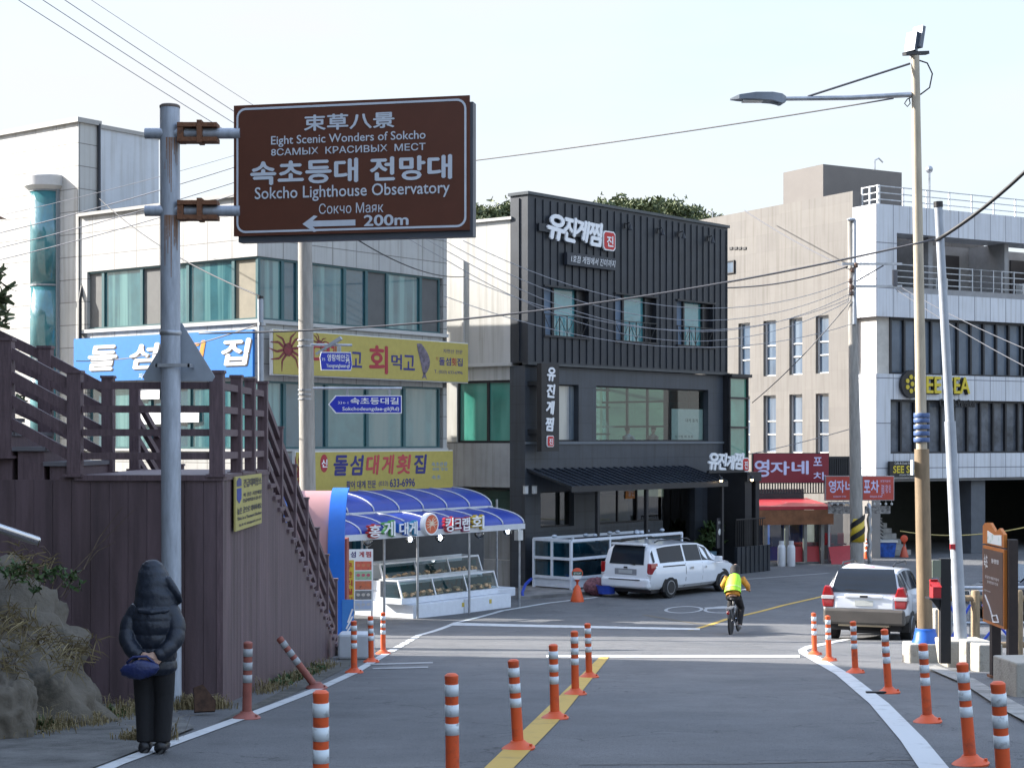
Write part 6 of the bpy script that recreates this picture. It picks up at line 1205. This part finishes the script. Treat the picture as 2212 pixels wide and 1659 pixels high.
for sd in (-1, 1):
    v.patch('side_window', 3.35, 4.9, 5.1, 5.93, dglass, sd); v.patch('side_window', 5.0, 6.0, 5.1, 5.93, dglass, sd); v.patch('side_window', 6.08, 7.9, 5.1, 5.9, dglass, sd)
    m = MB(); m.prism([(sd*y, z) for y, z in ((.80,.80),(.965,.80),(.985,1.0),(.97,1.14),(.83,1.14))], -2.57, -2.2, 'x'); m.build('tail_lamp', redl, v.o, bev=.015); m = MB(); m.prism([(sd*y, z) for y, z in ((.80,.70),(.955,.70),(.962,.798),(.80,.798))], -2.575, -2.25, 'x'); m.build('reversing_lamp', clr, v.o, bev=.01)
    for a in (4.95, 6.04): v.patch('door_seam', a-.012, a+.012, 1.3, 4.95, blackp, sd, .003)
    v.patch('slide_rail', 3.5, 4.9, 3.9, 4.02, blackp, sd, .004)
    for a in (5.2, 6.3): v.patch('handle', a, a+.2, 3.55, 3.75, alloy, sd, .03)
    v.box('mirror', paint, .98, 1.16, sd*1.0 if sd > 0 else -1.22, 1.22 if sd > 0 else -1.0, 1.02, 1.2, bev=.03)
    m = MB(); m.tube([(-2.0,sd*.70,1.77),(-1.8,sd*.70,1.82),(-.2,sd*.70,1.83),(.0,sd*.69,1.77)], .022, 6); m.build('roof_rail', blackp, v.o)
    v.patch('headlamp', 10.3, 11.4, 3.8, 4.8, clr, sd, .01)
v.top('rear_window', 1.12, 2.75, .93, dglass); v.top('windscreen', 7.1, 8.95, .95, dglass, .01)
for sd in (-1, 1): v.patch('rear_quarter_glass', 2.0, 2.9, 5.2, 5.9, dglass, sd, .007)
v.box('number_plate', flat('plate_grey', (.42,.44,.45)), -2.60, -2.575, -.26, .26, .80, .91, bev=0); v.box('plate_recess', flat('recess', (.25,.26,.28)), -2.585, -2.57, -.42, .42, .76, .95, bev=0); v.box('bumper', paint, -2.66, -2.4, -.92, .92, .36, .66, bev=.06); v.box('bumper_step', blackp, -2.67, -2.655, -.6, .6, .60, .63, bev=0); v.box('spoiler', paint, -2.5, -2.25, -.62, .62, 1.68, 1.75, bev=.02); v.box('emblem', blackp, -2.60, -2.57, -.07, .07, .97, 1.02)
m = MB(); m.beam((-2.56,-.35,1.08),(-2.50,.1,1.14),.02,.02); m.build('wiper', blackp, v.o); v.box('underbody', M['black'], -2.4, 2.4, -.85, .85, .2, .34, bev=0)
ss_ = [(-2.17,.50,.66,.74,.80,.83,.78),(-2.14,.42,.92,1.0,.86,.88,.80),(-2.02,.40,1.03,1.34,.90,.91,.73),(-1.86,.38,1.04,1.58,.915,.92,.66),(-1.68,.37,1.04,1.65,.92,.92,.64),(-.8,.36,1.03,1.69,.92,.92,.65),(.1,.36,1.02,1.66,.92,.92,.65),(.5,.36,1.01,1.56,.92,.92,.66),(1.05,.36,1.0,1.14,.91,.90,.74),(1.6,.38,.97,1.05,.9,.88,.74),(2.0,.42,.85,.92,.84,.82,.66),(2.17,.5,.66,.7,.72,.72,.58)]
hx_, hy_ = .36, .933; rc = at(1866, 1300, 36.4); sc_ = (rc.x+hx_*2.17, rc.y+hy_*2.17)
c = Car('jeep', 'white compact off-roader with dark lower trim parked beyond the right delineators', 'car', (sc_[0], sc_[1], gz(sc_[1])+.02), math.atan2(hy_, hx_), ss_, paint)
c.o.rotation_euler = (0, R(2.2), c.o.rotation_euler.z)
c.wheels((-1.32, 1.3), .355, .235, .93)
for sd in (-1, 1):
    c.patch('side_window', 3.3, 4.25, 5.15, 5.9, dglass, sd); c.patch('side_window', 4.45, 5.7, 5.15, 5.92, dglass, sd); c.patch('side_window', 5.78, 7.2, 5.15, 5.9, dglass, sd)
    c.patch('rear_pillar', 2.0, 3.2, 5.05, 6.05, blackp, sd, .006)
    m = MB(); m.prism([(sd*y, z) for y, z in ((.66,.76),(.90,.76),(.925,.93),(.915,1.06),(.86,1.24),(.72,1.22),(.65,1.0))], -2.19, -1.9, 'x'); m.build('tail_lamp', redl, c.o, bev=.03); m = MB(); m.prism([(sd*y, z) for y, z in ((.66,.94),(.925,.94),(.93,1.02),(.655,1.02))], -2.20, -1.95, 'x'); m.build('reversing_lamp', clr, c.o, bev=.01)
    c.patch('sill_cladding', .3, 10.6, .98, 2.55, clad, sd, .014, 14)
    c.patch('headlamp', 9.5, 10.6, 3.8, 4.9, clr, sd, .01); c.box('mirror', paint, .62, .8, .92 if sd > 0 else -1.12, 1.12 if sd > 0 else -.92, 1.05, 1.2, bev=.03)
    m = MB(); m.tube([(-1.7,sd*.56,1.67),(-1.5,sd*.57,1.73),(.0,sd*.57,1.74),(.2,sd*.57,1.67)], .022, 6); m.build('roof_rail', blackp, c.o)
    c.patch('door_seam', 4.33, 4.36, 2.6, 4.95, blackp, sd, .003); c.patch('door_seam', 5.73, 5.76, 2.6, 4.95, blackp, sd, .003); c.patch('handle', 4.55, 4.75, 3.7, 3.9, paint, sd, .03)
c.top('rear_window', 1.25, 3.35, 1.12, dglass, .012); c.top('windscreen', 7.05, 7.95, 1.1, dglass, .012); c.top('brake_lamp', 3.7, 3.95, .3, redl, .01)
c.box('bumper', clad, -2.26, -1.95, -.88, .88, .40, .74, bev=.05); c.box('bumper_lower', flat('bumper_tan', (.25,.2,.13)), -2.24, -2.0, -.55, .55, .36, .41, bev=.01); c.box('hatch_panel', paint, -2.185, -2.13, -.63, .63, .74, 1.0, bev=.02); c.box('garnish', paint, -2.215, -2.18, -.42, .42, .98, 1.05, bev=.015)
c.box('number_plate', flat('plate_pale', (.55,.56,.52)), -2.20, -2.186, -.2, .2, .81, .93, bev=0); c.box('emblem', blackp, -2.23, -2.214, -.085, .085, .99, 1.04); m = MB(); m.beam((-2.10,-.02,1.12),(-2.1,.42,1.15),.02,.02); m.build('wiper', blackp, c.o)
c.box('underbody', M['black'], -2.0, 2.0, -.75, .75, .26, .42, bev=0); m = MB(); m.tube([(-2.2,-.5,.3),(-1.9,-.5,.3)], .03, 8); m.build('exhaust', M['chrome'], c.o); c.box('spare_carrier', M['black'], -2.0, -1.7, -.5, .3, .2, .36, bev=0)
# dark car behind the fence at the right edge
dk = mat('dark_car_paint', (.03,.035,.045), .25, 0, .05, 2, coat=.8)
q = at(2285, 1200, 44); k = Car('car', 'dark car parked behind the fence at the right edge', 'car', (q.x, 45, gz(45)), R(188), ss_, dk)
k.wheels((-1.32, 1.3), .355, .235, .93)
for sd in (-1, 1):
    for a, b in ((3.3,4.25),(4.45,5.7),(5.78,7.2)): k.patch('side_window', a, b, 5.15, 5.9, dglass, sd)
    k.patch('tail_lamp', .98, 2.2, 3.55, 4.9, redl, sd, .014); k.patch('headlamp', 9.5, 10.6, 3.8, 4.9, clr, sd, .01)
k.top('rear_window', 1.25, 3.35, 1.05, dglass, .012); k.top('windscreen', 7.05, 7.95, 1.1, dglass, .012)
# ---------------- people
skin = mat('skin', (.42,.26,.19), .55, 0, .08, 8); hair = flat('dark_hair', (.015,.012,.011), .6)
def remesh(o, v, s=2):
    r = o.modifiers.new('merge', 'REMESH'); r.mode = 'VOXEL'; r.voxel_size = v; r.use_smooth_shade = True
    if s: k = o.modifiers.new('soft', 'SMOOTH'); k.iterations = s; k.factor = .5
    return o
def hand(m, p, d, up, side, r=.0075, L=.075, curl=.5):
    p, d, up = Vector(p), Vector(d).normalized(), Vector(up).normalized(); s = d.cross(up).normalized()*side
    m.tube([p-d*.03, p+d*.01, p+d*.05, p+d*.085], [(.02,.024),(.018,.036),(.016,.040),(.012,.036)], 10)
    for i, l in enumerate((.85,1,.93,.72)):
        b = p+d*.08+s*(.030-.019*i); q = b+d*L*l*.5-up*L*.12*curl; e = q+d*L*l*.42*(1-curl*.5)-up*L*l*.4*curl; m.tube([b-d*.02, b, q, e], [r*1.1,r*1.1,r,r*.7], 7)
    b = p+d*.02+s*.03; m.tube([b, b+s*.022+d*.03, b+s*.024+d*.065-up*.012], [r*1.35,r*1.2,r*.8], 7)
def head(m, c, r, f=(0,1,0)):
    c, f = Vector(c), Vector(f); m.ball(c, (r*.78, r*.9, r*1.12), 18, 12); m.ball(c+f*r*.85-Vector((0,0,r*.1)), (r*.12,r*.22,r*.22), 8, 6); m.ball(c+f*r*.45-Vector((0,0,r*.62)), (r*.5,r*.42,r*.42), 10, 8)
    s = Vector((-f.y, f.x, 0))
    for k in (-1,1): m.ball(c+s*k*r*.8-Vector((0,0,r*.05)), (r*.12,r*.2,r*.28), 8, 6)
# elderly walker seen from behind
q = gp(331, 1627); P0 = (q.x, q.y, q.z)
m = MB(); m.tube([(0,0,.62),(0,-.01,.8),(0,-.01,1.0),(0,.01,1.12),(0,.03,1.2),(0,.05,1.26)], [(.14,.10),(.13,.10),(.15,.10),(.13,.09),(.05,.05),(.05,.05)], 14); head(m, (.01,.07,1.34), .105)
for s in (-1,1):
    m.tube([(s*.075,0,.70),(s*.075,.015,.40),(s*.062,-.01,.10),(s*.062,.0,.04)], [.085,.055,.038,.04], 10); m.tube([(s*.062,-.05,.035),(s*.066,.12,.03)], [.035,.03], 8)
    m.tube([(s*.12,0,1.10),(s*.168,-.03,1.0),(s*.180,-.09,.89),(s*.12,-.16,.80),(s*.04,-.19,.765)], [.045,.03,.028,.025,.024], 10); hand(m, (s*.03,-.195,.762), (-s*.9,-.25,-.25), (0,-1,.2), s, curl=.8)
w = m.build('person', skin); w.location = (P0[0], P0[1], P0[2]); w.data.transform(Matrix.Identity(4)); off = Vector(w.data.vertices[0].co)
tag(w, 'stooped person in a hooded navy puffer jacket walking away, hands clasped behind the back', 'person'); remesh(w, .008, 1)
zb_ = min(v.co.z for v in w.data.vertices); cx_ = sum((min(v.co.x for v in w.data.vertices), max(v.co.x for v in w.data.vertices)))/2; cy_ = sum((min(v.co.y for v in w.data.vertices), max(v.co.y for v in w.data.vertices)))/2
# recentre offset used by build(): clothing follows the same shift
xs0 = [v[0] for v in m.v]; ys0 = [v[1] for v in m.v]; SH = Matrix.Translation((-(min(xs0)+max(xs0))/2, -(min(ys0)+max(ys0))/2, -min(v[2] for v in m.v)))
puff = mat('navy_quilted_nylon', (.008,.013,.025), .45, 0, .15, 6, .25, 30); puff2 = mat('dark_navy_hood', (.010,.017,.032), .5, 0, .2, 8, .25, 40)
def prof(tab, z):
    for (z0, a0, b0, c0, d0), (z1, a1, b1, c1, d1) in zip(tab, tab[1:]):
        if z0 <= z <= z1: t = (z-z0)/(z1-z0); t = t*t*(3-2*t); return [x+(y-x)*t for x, y in zip((a0,b0,c0,d0), (a1,b1,c1,d1))]
    return tab[-1][1:]
TJ = [(.61,.150,.12,0,0),(.66,.168,.135,0,0),(.76,.162,.135,0,0),(.9,.165,.135,0,-.01),(1.02,.175,.14,0,-.01),(1.10,.165,.125,0,.0),(1.155,.135,.11,0,.01),(1.20,.11,.10,0,.03)]
def cloth(tab, z0, z1, rows, n, quilt=.012, pitch=.095):
    m = MB(); vs = []
    for i in range(rows+1):
        z = z0+(z1-z0)*i/rows; rx, ry, ox, oy = prof(tab, z); k = quilt*abs(math.sin(math.pi*(z-z0)/pitch))**.5
        for j in range(n): a = 2*math.pi*j/n; g = k*(1-.35*(abs(math.cos(a*3.5))**12))+.004*noise.noise(Vector((math.cos(a)*6, math.sin(a)*6, z*22))); vs.append((ox+(rx+g)*math.cos(a), oy+(ry+g)*math.sin(a), z))
    return m.add(vs, [(i*n+j, i*n+(j+1)%n, (i+1)*n+(j+1)%n, (i+1)*n+j) for i in range(rows) for j in range(n)] + [tuple(range(n))[::-1], tuple(rows*n+j for j in range(n))])
m = cloth(TJ, .61, 1.20, 118, 72, .013, .105)
for s in (-1,1):
    C = [Vector((s*.10,.0,1.11)), Vector((s*.168,-.03,1.01)), Vector((s*.182,-.09,.89)), Vector((s*.12,-.16,.80)), Vector((s*.055,-.185,.768))]; P_, rr3 = [], []
    for i in range(49): t = i/48*4; k = min(int(t), 3); a, b, c_, d = C[max(k-1,0)], C[k], C[k+1], C[min(k+2,4)]; f = t-k; P_.append(.5*((2*b)+(c_-a)*f+(2*a-5*b+4*c_-d)*f*f+(3*b-a-3*c_+d)*f**3)); rr3.append((.078-.034*i/48)*(1+.13*abs(math.sin(i/48*math.pi*5))**.5))
    m.tube(P_, rr3, 22)
remesh(m.xf(SH).build('jacket', puff, w, True), .0065, 1)
TH = [(1.10,.160,.125,.01,0),(1.15,.166,.135,.01,.01),(1.21,.155,.138,.005,.02),(1.30,.138,.140,-.005,.04),(1.38,.116,.125,-.015,.05),(1.44,.086,.095,-.022,.045),(1.48,.048,.055,-.026,.03),(1.495,.01,.02,-.026,.02)]
m = cloth(TH, 1.10, 1.495, 44, 40, .0, .13); m.v = [(x*(1+.02*math.sin(z*52+x*9)), y*(1+.02*math.sin(z*47+x*14)), z+.006*math.sin(x*40)) for x, y, z in m.v]; m.tube([(.07,.03,1.33),(.125,.03,1.25),(.17,.03,1.19),(.20,.03,1.15)], [(.05,.09),(.045,.09),(.032,.08),(.012,.04)], 14)
m.tube([(-.165,.0,1.115),(-.08,-.115,1.105),(.01,-.14,1.10),(.1,-.11,1.105),(.17,.0,1.115)], .022, 8)
remesh(m.xf(SH).build('hood', puff2, w, True), .008, 2)
trou = mat('black_trousers', (.008,.008,.010), .8, 0, .15, 7, .2, 40)
m = MB(); m.tube([(0,0,.74),(0,0,.64)], [(.15,.12),(.155,.12)], 16)
for s in (-1,1): m.tube([(s*.072,0,.68),(s*.078,.01,.45),(s*.070,-.0,.25),(s*.066,-.01,.085)], [.096,.078,.070,.066], 14)
remesh(m.xf(SH).build('trousers', trou, w, True), .012, 3)
for s in (-1,1): m = MB(); m.tube([(s*.06,-.085,.045),(s*.062,-.04,.058),(s*.066,.06,.05),(s*.07,.15,.035)], [(.042,.045),(.045,.05),(.045,.042),(.03,.025)], 12); m.xf(SH).build('shoe', M['black'], w, True); m = MB(); m.tube([(s*.06,-.09,.012),(s*.07,.15,.012)], [(.044,.012),(.036,.012)], 10); m.xf(SH).build('shoe_sole', flat('sole', (.05,.05,.05)), w)
b = thing('bag', 'dark blue soft pouch held behind the back of the hooded walker', 'bag', (P0[0]-.05, P0[1]-.24, P0[2]+.61)); m = MB(); m.ball((0,0,0), 1, 28, 16); m.v = [(x*.150*(1+.1*noise.noise(Vector((x*2,z*3,1)))), y*.06, z*.075*(1-.18*abs(x))+.07+.008*noise.noise(Vector((x*5,y*4,z*4)))+.012*x) for x, y, z in m.v]; m.build('pouch', mat('blue_nylon', (.012,.022,.10), .4, 0, .2, 9, .3, 40), b, True); m = MB(); m.tube([(-.10,0,.12),(-.05,.0,.165),(.05,.0,.17),(.11,0,.12)], .01, 8); m.build('strap', flat('strap_blue', (.02,.03,.12)), b, True)
# cyclist in a hi-vis vest, riding away
D = 40.2; q = gp(1566, 1362); hd = math.atan2(.95, .31)
bk = thing('bicycle', 'small black bicycle ridden away by the hi-vis rider', 'bicycle', (q.x+.06, D, gz(D)), hd)
for x in (-.48, .50):
    m = MB(); m.lathe([(.27,-.015),(.30,-.022),(.318,-.012),(.318,.012),(.30,.022),(.27,.015)], 32, (x,0,.318), 'y'); t = m.build('wheel', M['rubber'], bk, 'a'); m = MB(); m.lathe([(.255,-.012),(.275,-.014),(.275,.014),(.255,.012)], 32, (x,0,.318), 'y')
    for k in range(14): a = 2*math.pi*k/14; m.tube([(x,0.02*(-1)**k,.318),(x+.26*math.cos(a),0,.318+.26*math.sin(a))], .0025, 4)
    m.lathe([(.03,-.05),(.03,.05)], 10, (x,0,.318), 'y'); m.build('rim', M['chrome'], t); m = MB(); m.tube([(x+.345*math.cos(a),0,.318+.345*math.sin(a)) for a in [R(20+14*i) for i in range(11)]], (.025), 6); m.build('mudguard', M['darkmetal'], bk)
m = MB(); T = lambda *p: m.tube(p, .016, 8); T((-.48,0,.318),(-.05,0,.30)); T((-.05,0,.30),(-.18,0,.82)); T((-.05,0,.30),(.36,0,.72)); T((-.14,0,.66),(.35,0,.82)); T((.34,0,.92),(.40,0,.66),(.50,.05,.318)); T((.40,0,.66),(.50,-.05,.318)); T((-.48,.05,.318),(-.15,0,.70)); T((-.48,-.05,.318),(-.15,0,.70)); m.build('frame', flat('bike_black', (.03,.03,.035), .35), bk, True)
m = MB(); m.tube([(.36,0,.9),(.34,0,1.0)], .014, 8); m.tube([(.24,-.29,1.02),(.33,-.2,1.04),(.34,0,1.0),(.33,.2,1.04),(.24,.29,1.02)], .013, 8); m.build('handlebar', M['chrome'], bk, True); m = MB(); m.ball((-.2,0,.86), (.14,.09,.04), 12, 8); m.build('saddle', M['black'], bk, True)
m = MB(); m.lathe([(.09,-.012),(.09,.012)], 18, (-.05,-.05,.30), 'y'); m.tube([(-.05,-.08,.30),(-.05,-.10,.14)], .012, 6); m.tube([(-.05,.08,.30),(-.05,.1,.46)], .012, 6); m.box(-.1,0,-.17,-.09,.12,.14).box(-.1,0,.09,.17,.46,.48); m.build('crank', M['chrome'], bk)
m = MB(); m.box(-.82,-.2,-.06,.06,.66,.69); m.tube([(-.75,.05,.66),(-.48,.06,.318)], .008, 5); m.tube([(-.75,-.05,.66),(-.48,-.06,.318)], .008, 5); m.build('rack', M['steel'], bk); m = MB(); m.ball((-.84,0,.58), (.02,.04,.045), 10, 8); m.build('rear_reflector', redl, bk)
m = MB(); m.tube([(-.19,0,.90),(-.16,0,1.02),(-.06,0,1.24),(.02,0,1.38),(.06,0,1.46)], [(.15,.11),(.14,.11),(.17,.11),(.13,.10),(.05,.05)], 14); head(m, (.10,0,1.555), .105, (1,0,0))
leg = {-1: ((-.15,-.09,.90),(.18,-.13,.60),(-.03,-.13,.22),(-.05,-.13,.18)), 1: ((-.15,.09,.90),(.25,.13,.82),(.02,.13,.54),(-.02,.13,.52))}
for s in (-1,1):
    m.tube(leg[s], [.085,.06,.04,.04], 10); f = Vector(leg[s][3]); m.tube([f-Vector((.06,0,.0)), f+Vector((.14,0,-.01))], [.035,.03], 8)
    m.tube([(.0,s*.17,1.33),(.10,s*.29,1.14),(.25,s*.285,1.045)], [.05,.04,.03], 10); hand(m, (.25,s*.285,1.045), (.85,0,-.25), (0,0,1), -s, curl=.9)
cy = m.build('person', skin); xs0 = [v[0] for v in m.v]; ys0 = [v[1] for v in m.v]; SH = Matrix.Translation((-(min(xs0)+max(xs0))/2, -(min(ys0)+max(ys0))/2, -min(v[2] for v in m.v)))
cy.location = Vector(bk.location)+Matrix.Rotation(hd,4,'Z') @ (-SH.translation); cy.rotation_euler.z = hd; remesh(cy, .009, 1); tag(cy, 'rider in a bright lime safety vest over an orange jacket on the bicycle', 'person')
ora = mat('orange_jacket', (.55,.24,.03), .7, 0, .1, 6, .2, 30); lime = mat('lime_vest', (.38,.78,.03), .55, 0, .06, 8, .15, 40)
m = MB(); m.tube([(-.22,0,.93),(-.18,0,1.02),(-.07,0,1.25),(.01,0,1.37),(.06,0,1.45)], [(.19,.16),(.19,.16),(.205,.15),(.16,.12),(.07,.07)], 18)
for s in (-1,1): m.tube([(.0,s*.17,1.34),(.09,s*.30,1.15),(.22,s*.29,1.06)], [.085,.07,.05], 12)
remesh(m.xf(SH).build('jacket', ora, cy, True), .014, 3)
m = MB(); m.tube([(-.25,0,1.0),(-.20,0,1.10),(-.09,0,1.26),(.0,0,1.385)], [(.235,.19),(.225,.175),(.215,.16),(.15,.12)], 20, False); v_ = m.xf(SH).build('safety_vest', lime, cy, True); m = MB(); m.tube([(-.213,0,1.085),(-.196,0,1.115)], [(.2315,.1815),(.228,.1785)], 20, False); m.xf(SH).build('reflective_strip', mat('lime_strip', (.5,.75,.2), .4), v_, True)
m = MB(); m.tube([(-.18,0,.95),(-.15,0,.88)], [(.17,.14),(.16,.13)], 14); [m.tube(leg[s][:3], [.11,.085,.06], 12) for s in (-1,1)]; remesh(m.xf(SH).build('trousers', trou, cy, True), .014, 3)
m = MB(); m.tube([(-.02,0,1.36),(.03,0,1.44),(.09,0,1.52),(.10,0,1.60),(.09,0,1.665)], [(.15,.12),(.13,.12),(.125,.125),(.11,.115),(.04,.05)], 16); m.xf(SH).build('hood', flat('black_hood', (.014,.012,.012), .8), cy, True)
for s in (-1,1): f = Vector(leg[s][3]); m = MB(); m.tube([f-Vector((.09,0,.0)), f+Vector((.02,0,.0)), f+Vector((.17,0,-.02))], [.045,.05,.03], 10); m.xf(SH).build('shoe', flat('grey_shoe', (.2,.2,.2)), cy, True)
# two diners behind the big window
for i, (px, col) in enumerate(((1362,(.35,.42,.5)), (1405,(.3,.25,.25)))):
    x, _ = BB.fy(px, 930, 1.2); o = None; m = MB(); m.tube([(0,0,.45),(0,0,.7),(0,.0,.95),(0,.01,1.08)], [(.15,.12),(.15,.12),(.18,.11),(.05,.05)], 12); head(m, (0,.02,1.2), .105, (1,0,0))
    for s in (-1,1): m.tube([(0,s*.09,.5),(.4,s*.1,.5),(.4,s*.1,.05)], [.08,.06,.045], 8); m.tube([(0,s*.2,.95),(.12,s*.24,.7),(.34,s*.14,.74)], [.05,.04,.03], 8); hand(m, (.34,s*.14,.74), (1,-s*.2,0), (0,0,1), -s)
    p = m.build('person', skin); p.location = BB.w(x, 1.2, 4.22); p.rotation_euler.z = BB.a+(0 if i == 0 else math.pi); remesh(p, .012, 1); tag(p, ('left' if not i else 'right')+' of the two diners sitting behind the wide window of the black building', 'person', 'diners behind the window')
    zc_ = -min(v[2] for v in m.v); xs0 = [v[0] for v in m.v]; ys0 = [v[1] for v in m.v]; SH = Matrix.Translation((-(min(xs0)+max(xs0))/2, -(min(ys0)+max(ys0))/2, zc_))
    m = MB(); m.tube([(0,0,.48),(0,0,.7),(0,0,.95),(0,.01,1.05)], [(.18,.15),(.18,.15),(.21,.14),(.08,.08)], 14); [m.tube([(0,s*.19,.96),(.12,s*.25,.7),(.30,s*.15,.74)], [.07,.055,.045], 10) for s in (-1,1)]; remesh(m.xf(SH).build('jacket', flat('top_%d' % i, col, .8), p, True), .015, 2)
    m = MB(); m.ball((-.02,.02,1.24), (.10,.10,.10), 14, 10); m.xf(SH).build('hair', hair, p, True)
t = BB.thing('dining_table', 'dining table between the two diners behind the wide window', 'table', BB.fy(1384,930,1.2)[0], 1.2, 4.21); m = MB(); m.box(-.35,.35,-.4,.4,.70,.74); m.build('table_top', mat('table_wood', (.25,.15,.08), .5), t); m = MB(); m.box(-.04,.04,-.04,.04,0,.7).box(-.25,.25,-.25,.25,0,.03); m.build('pedestal', M['darkmetal'], t)

# ---------------- things along the right verge
D = 24.6; q = at(2041, 1400, D); o = thing('post_box', 'black post with a red box on a small shelf between the two tall poles', 'post', (q.x, D, gz(D)+.1)); zt_ = Z(1206, D)-o.location.z
m = MB(); m.box(-.075,.075,-.06,.06,0,zt_); m.build('post', M['black'], o); zs = Z(1290, D)-o.location.z; m = MB(); m.box(-.26,-.075,-.14,.14,zs-.02,zs); m.add([(-.22,-.03,zs-.02),(-.075,-.03,zs-.02),(-.075,-.03,zs-.2),(-.22,.03,zs-.02),(-.075,.03,zs-.02),(-.075,.03,zs-.2)], [(0,2,1),(3,4,5),(0,3,5,2)]); m.build('shelf', M['darkmetal'], o)
m = MB(); m.box(-.20,-.08,-.1,.1,zs+.002,zs+.16); m.add([(-.21,-.11,zs+.16),(-.07,-.11,zs+.16),(-.07,.11,zs+.25),(-.21,.11,zs+.25)], [(0,1,2,3)]); m.box(-.2,-.09,.06,.1,zs+.16,zs+.26); m.build('red_box', M['red'], o); m = MB(); m.box(-.20,-.075,-.065,-.045,zs+.3,zt_-.02); m.build('side_plate', flat('plate_olive', (.2,.22,.16)), o)
q0, q1 = at(2126, 1250, 22.7), at(2172, 1250, 21.7); IF_ = Frame(q0.x, q0.y, q1.x-q0.x, q1.y-q0.y); L_ = (q1-q0).length; zg = gz(22.2)
o = IF_.thing('info_board', 'brown tourist information board with an orange edge between two dark posts', 'sign', L_/2, 0, zg); zz_ = lambda py: Z(py, 22.2)-zg; h = L_/2
board_m = flat('info_brown', (.12,.065,.045), .5); edge_m = flat('info_orange', (.5,.16,.02), .5)
for x in (-h+.25, h+.02): m = MB(); m.box(x-.06,x+.06,.02,.14,0,zz_(1160) if x > 0 else zz_(1200)); m.build('post', mat('dark_timber', (.035,.022,.018), .6, 0, .2, 6), o); m = MB(); m.box(x-.09,x+.09,-.01,.17,0,.03); m.build('base_plate', rust, o)
m = MB(); m.box(-h,h,-.02,.02,zz_(1350),zz_(1182)); m.build('edge_frame', edge_m, o); m = MB(); m.box(-h+.04,h-.04,-.026,-.02,zz_(1350)+.04,zz_(1182)-.04); m.build('panel', board_m, o)
m = MB(); m.prism([(-h,zz_(1178)),(h,zz_(1178)),(h,zz_(1150)),(h*.6,zz_(1138)),(h*.2,zz_(1148)),(-h*.3,zz_(1130)),(-h*.8,zz_(1132)),(-h,zz_(1140))], -.02, .02); t2 = m.build('header', edge_m, o); m = MB(); m.prism([(-h*.5,zz_(1175)),(h*.8,zz_(1175)),(h*.8,zz_(1152)),(h*.1,zz_(1155)),(-h*.5,zz_(1148))], -.028, -.02); m.build('header_picture', mat('header_art', (.65,.68,.66), .5, 0, .5, 9, dirt=(.2,.45,.3)), t2)
for t_, a, b, c1, d1, bb_ in (('속초', -.8, -.45, 1232, 1200, .03), ('동명항', -.1, .6, 1216, 1206, .02), ('영금정 해돋이정자', -.7, .6, 1252, 1246, 0), ('등대전망대 안내', -.5, .5, 1262, 1256, 0), ('Lighthouse', -.8, -.2, 1282, 1277, 0)): m = MB(); m.text(t_, h*a, h*b, zz_(c1), zz_(d1), -.03, bb_); m.build('lettering', M['white'], o)
m = MB(); m.tube([(-h*.7,-.03,zz_(1290)),(-h*.3,-.03,zz_(1310)),(0,-.03,zz_(1330)),(h*.4,-.03,zz_(1325)),(h*.6,-.03,zz_(1338)),(h*.1,-.03,zz_(1342)),(-h*.1,-.03,zz_(1322))], .012, 4); m.build('map_outline', M['white'], o)
fw_ = mat('timber_look_concrete', (.30,.22,.13), .8, 0, .25, 5, .3, 30, stretch=(4,4,.8)); fd = 27.6
o = thing('fence', 'timber coloured concrete post and rail fence with blue crossed straps at the right', 'fence', (at(2035,1300,fd).x, fd, gz(fd))); bx = o.location.x
pxs = [2036, 2107, 2200, 2290]; 
for px in pxs: x = at(px,1300,fd).x-bx; m = MB(); m.lathe([(.075,0),(.075,1.12),(.06,1.15)], 12, (x,0,0)); m.build('post', fw_, o, 'a')
for z in (1.02, .25): m = MB(); m.tube([(-.1,0,z),(at(2300,1300,fd).x-bx,0,z)], .05, 10); m.build('rail', fw_, o, 'a')
for a, b in zip(pxs, pxs[1:]):
    xa, xb = at(a,1300,fd).x-bx+.1, at(b,1300,fd).x-bx-.1; m = MB(); m.tube([(xa,-.03,.30),(xb,-.05,.92)], .022, 6); m.tube([(xa,-.05,.92),(xb,-.03,.30)], .022, 6); m.ball(((xa+xb)/2,-.06,.61), .05); m.build('blue_strap', flat('strap_bright_blue', (.02,.08,.55), .4), o)
fd = 37; o = thing('guard_rail', 'silver barred guard rail in front of the parked cars at the right', 'fence', (at(2035,1250,fd).x, fd+1, gz(fd))); L_ = 5.5; m = MB(); m.tube([(0,0,1.05),(L_,0,1.05)], .04, 8); m.tube([(0,0,.25),(L_,0,.25)], .035, 8); m.build('rail', M['steel'], o)
for i in range(12): m = MB(); m.box(i*.46-.03,i*.46+.03,-.03,.03,0,1.05); m.build('baluster', M['steel'], o)
def block(label, px, py, w, d, hgt, rot=0): q = gp(px, py); m = MB(); m.box(-w/2,w/2,-d/2,d/2,0,hgt); m.xf(Matrix.Translation(q) @ Matrix.Rotation(rot,4,'Z')); return tag(m.build('concrete_block', M['oldconcrete'], bev=.02), label, 'concrete block')
block('pale concrete block left of the information board', 2118, 1447, .36, .8, .42, .1); block('pale concrete block at the right edge in front of the fence', 2225, 1500, .62, .7, .42, .1); block('upright pale block behind the blue pole base', 2030, 1410, .25, .3, .8)
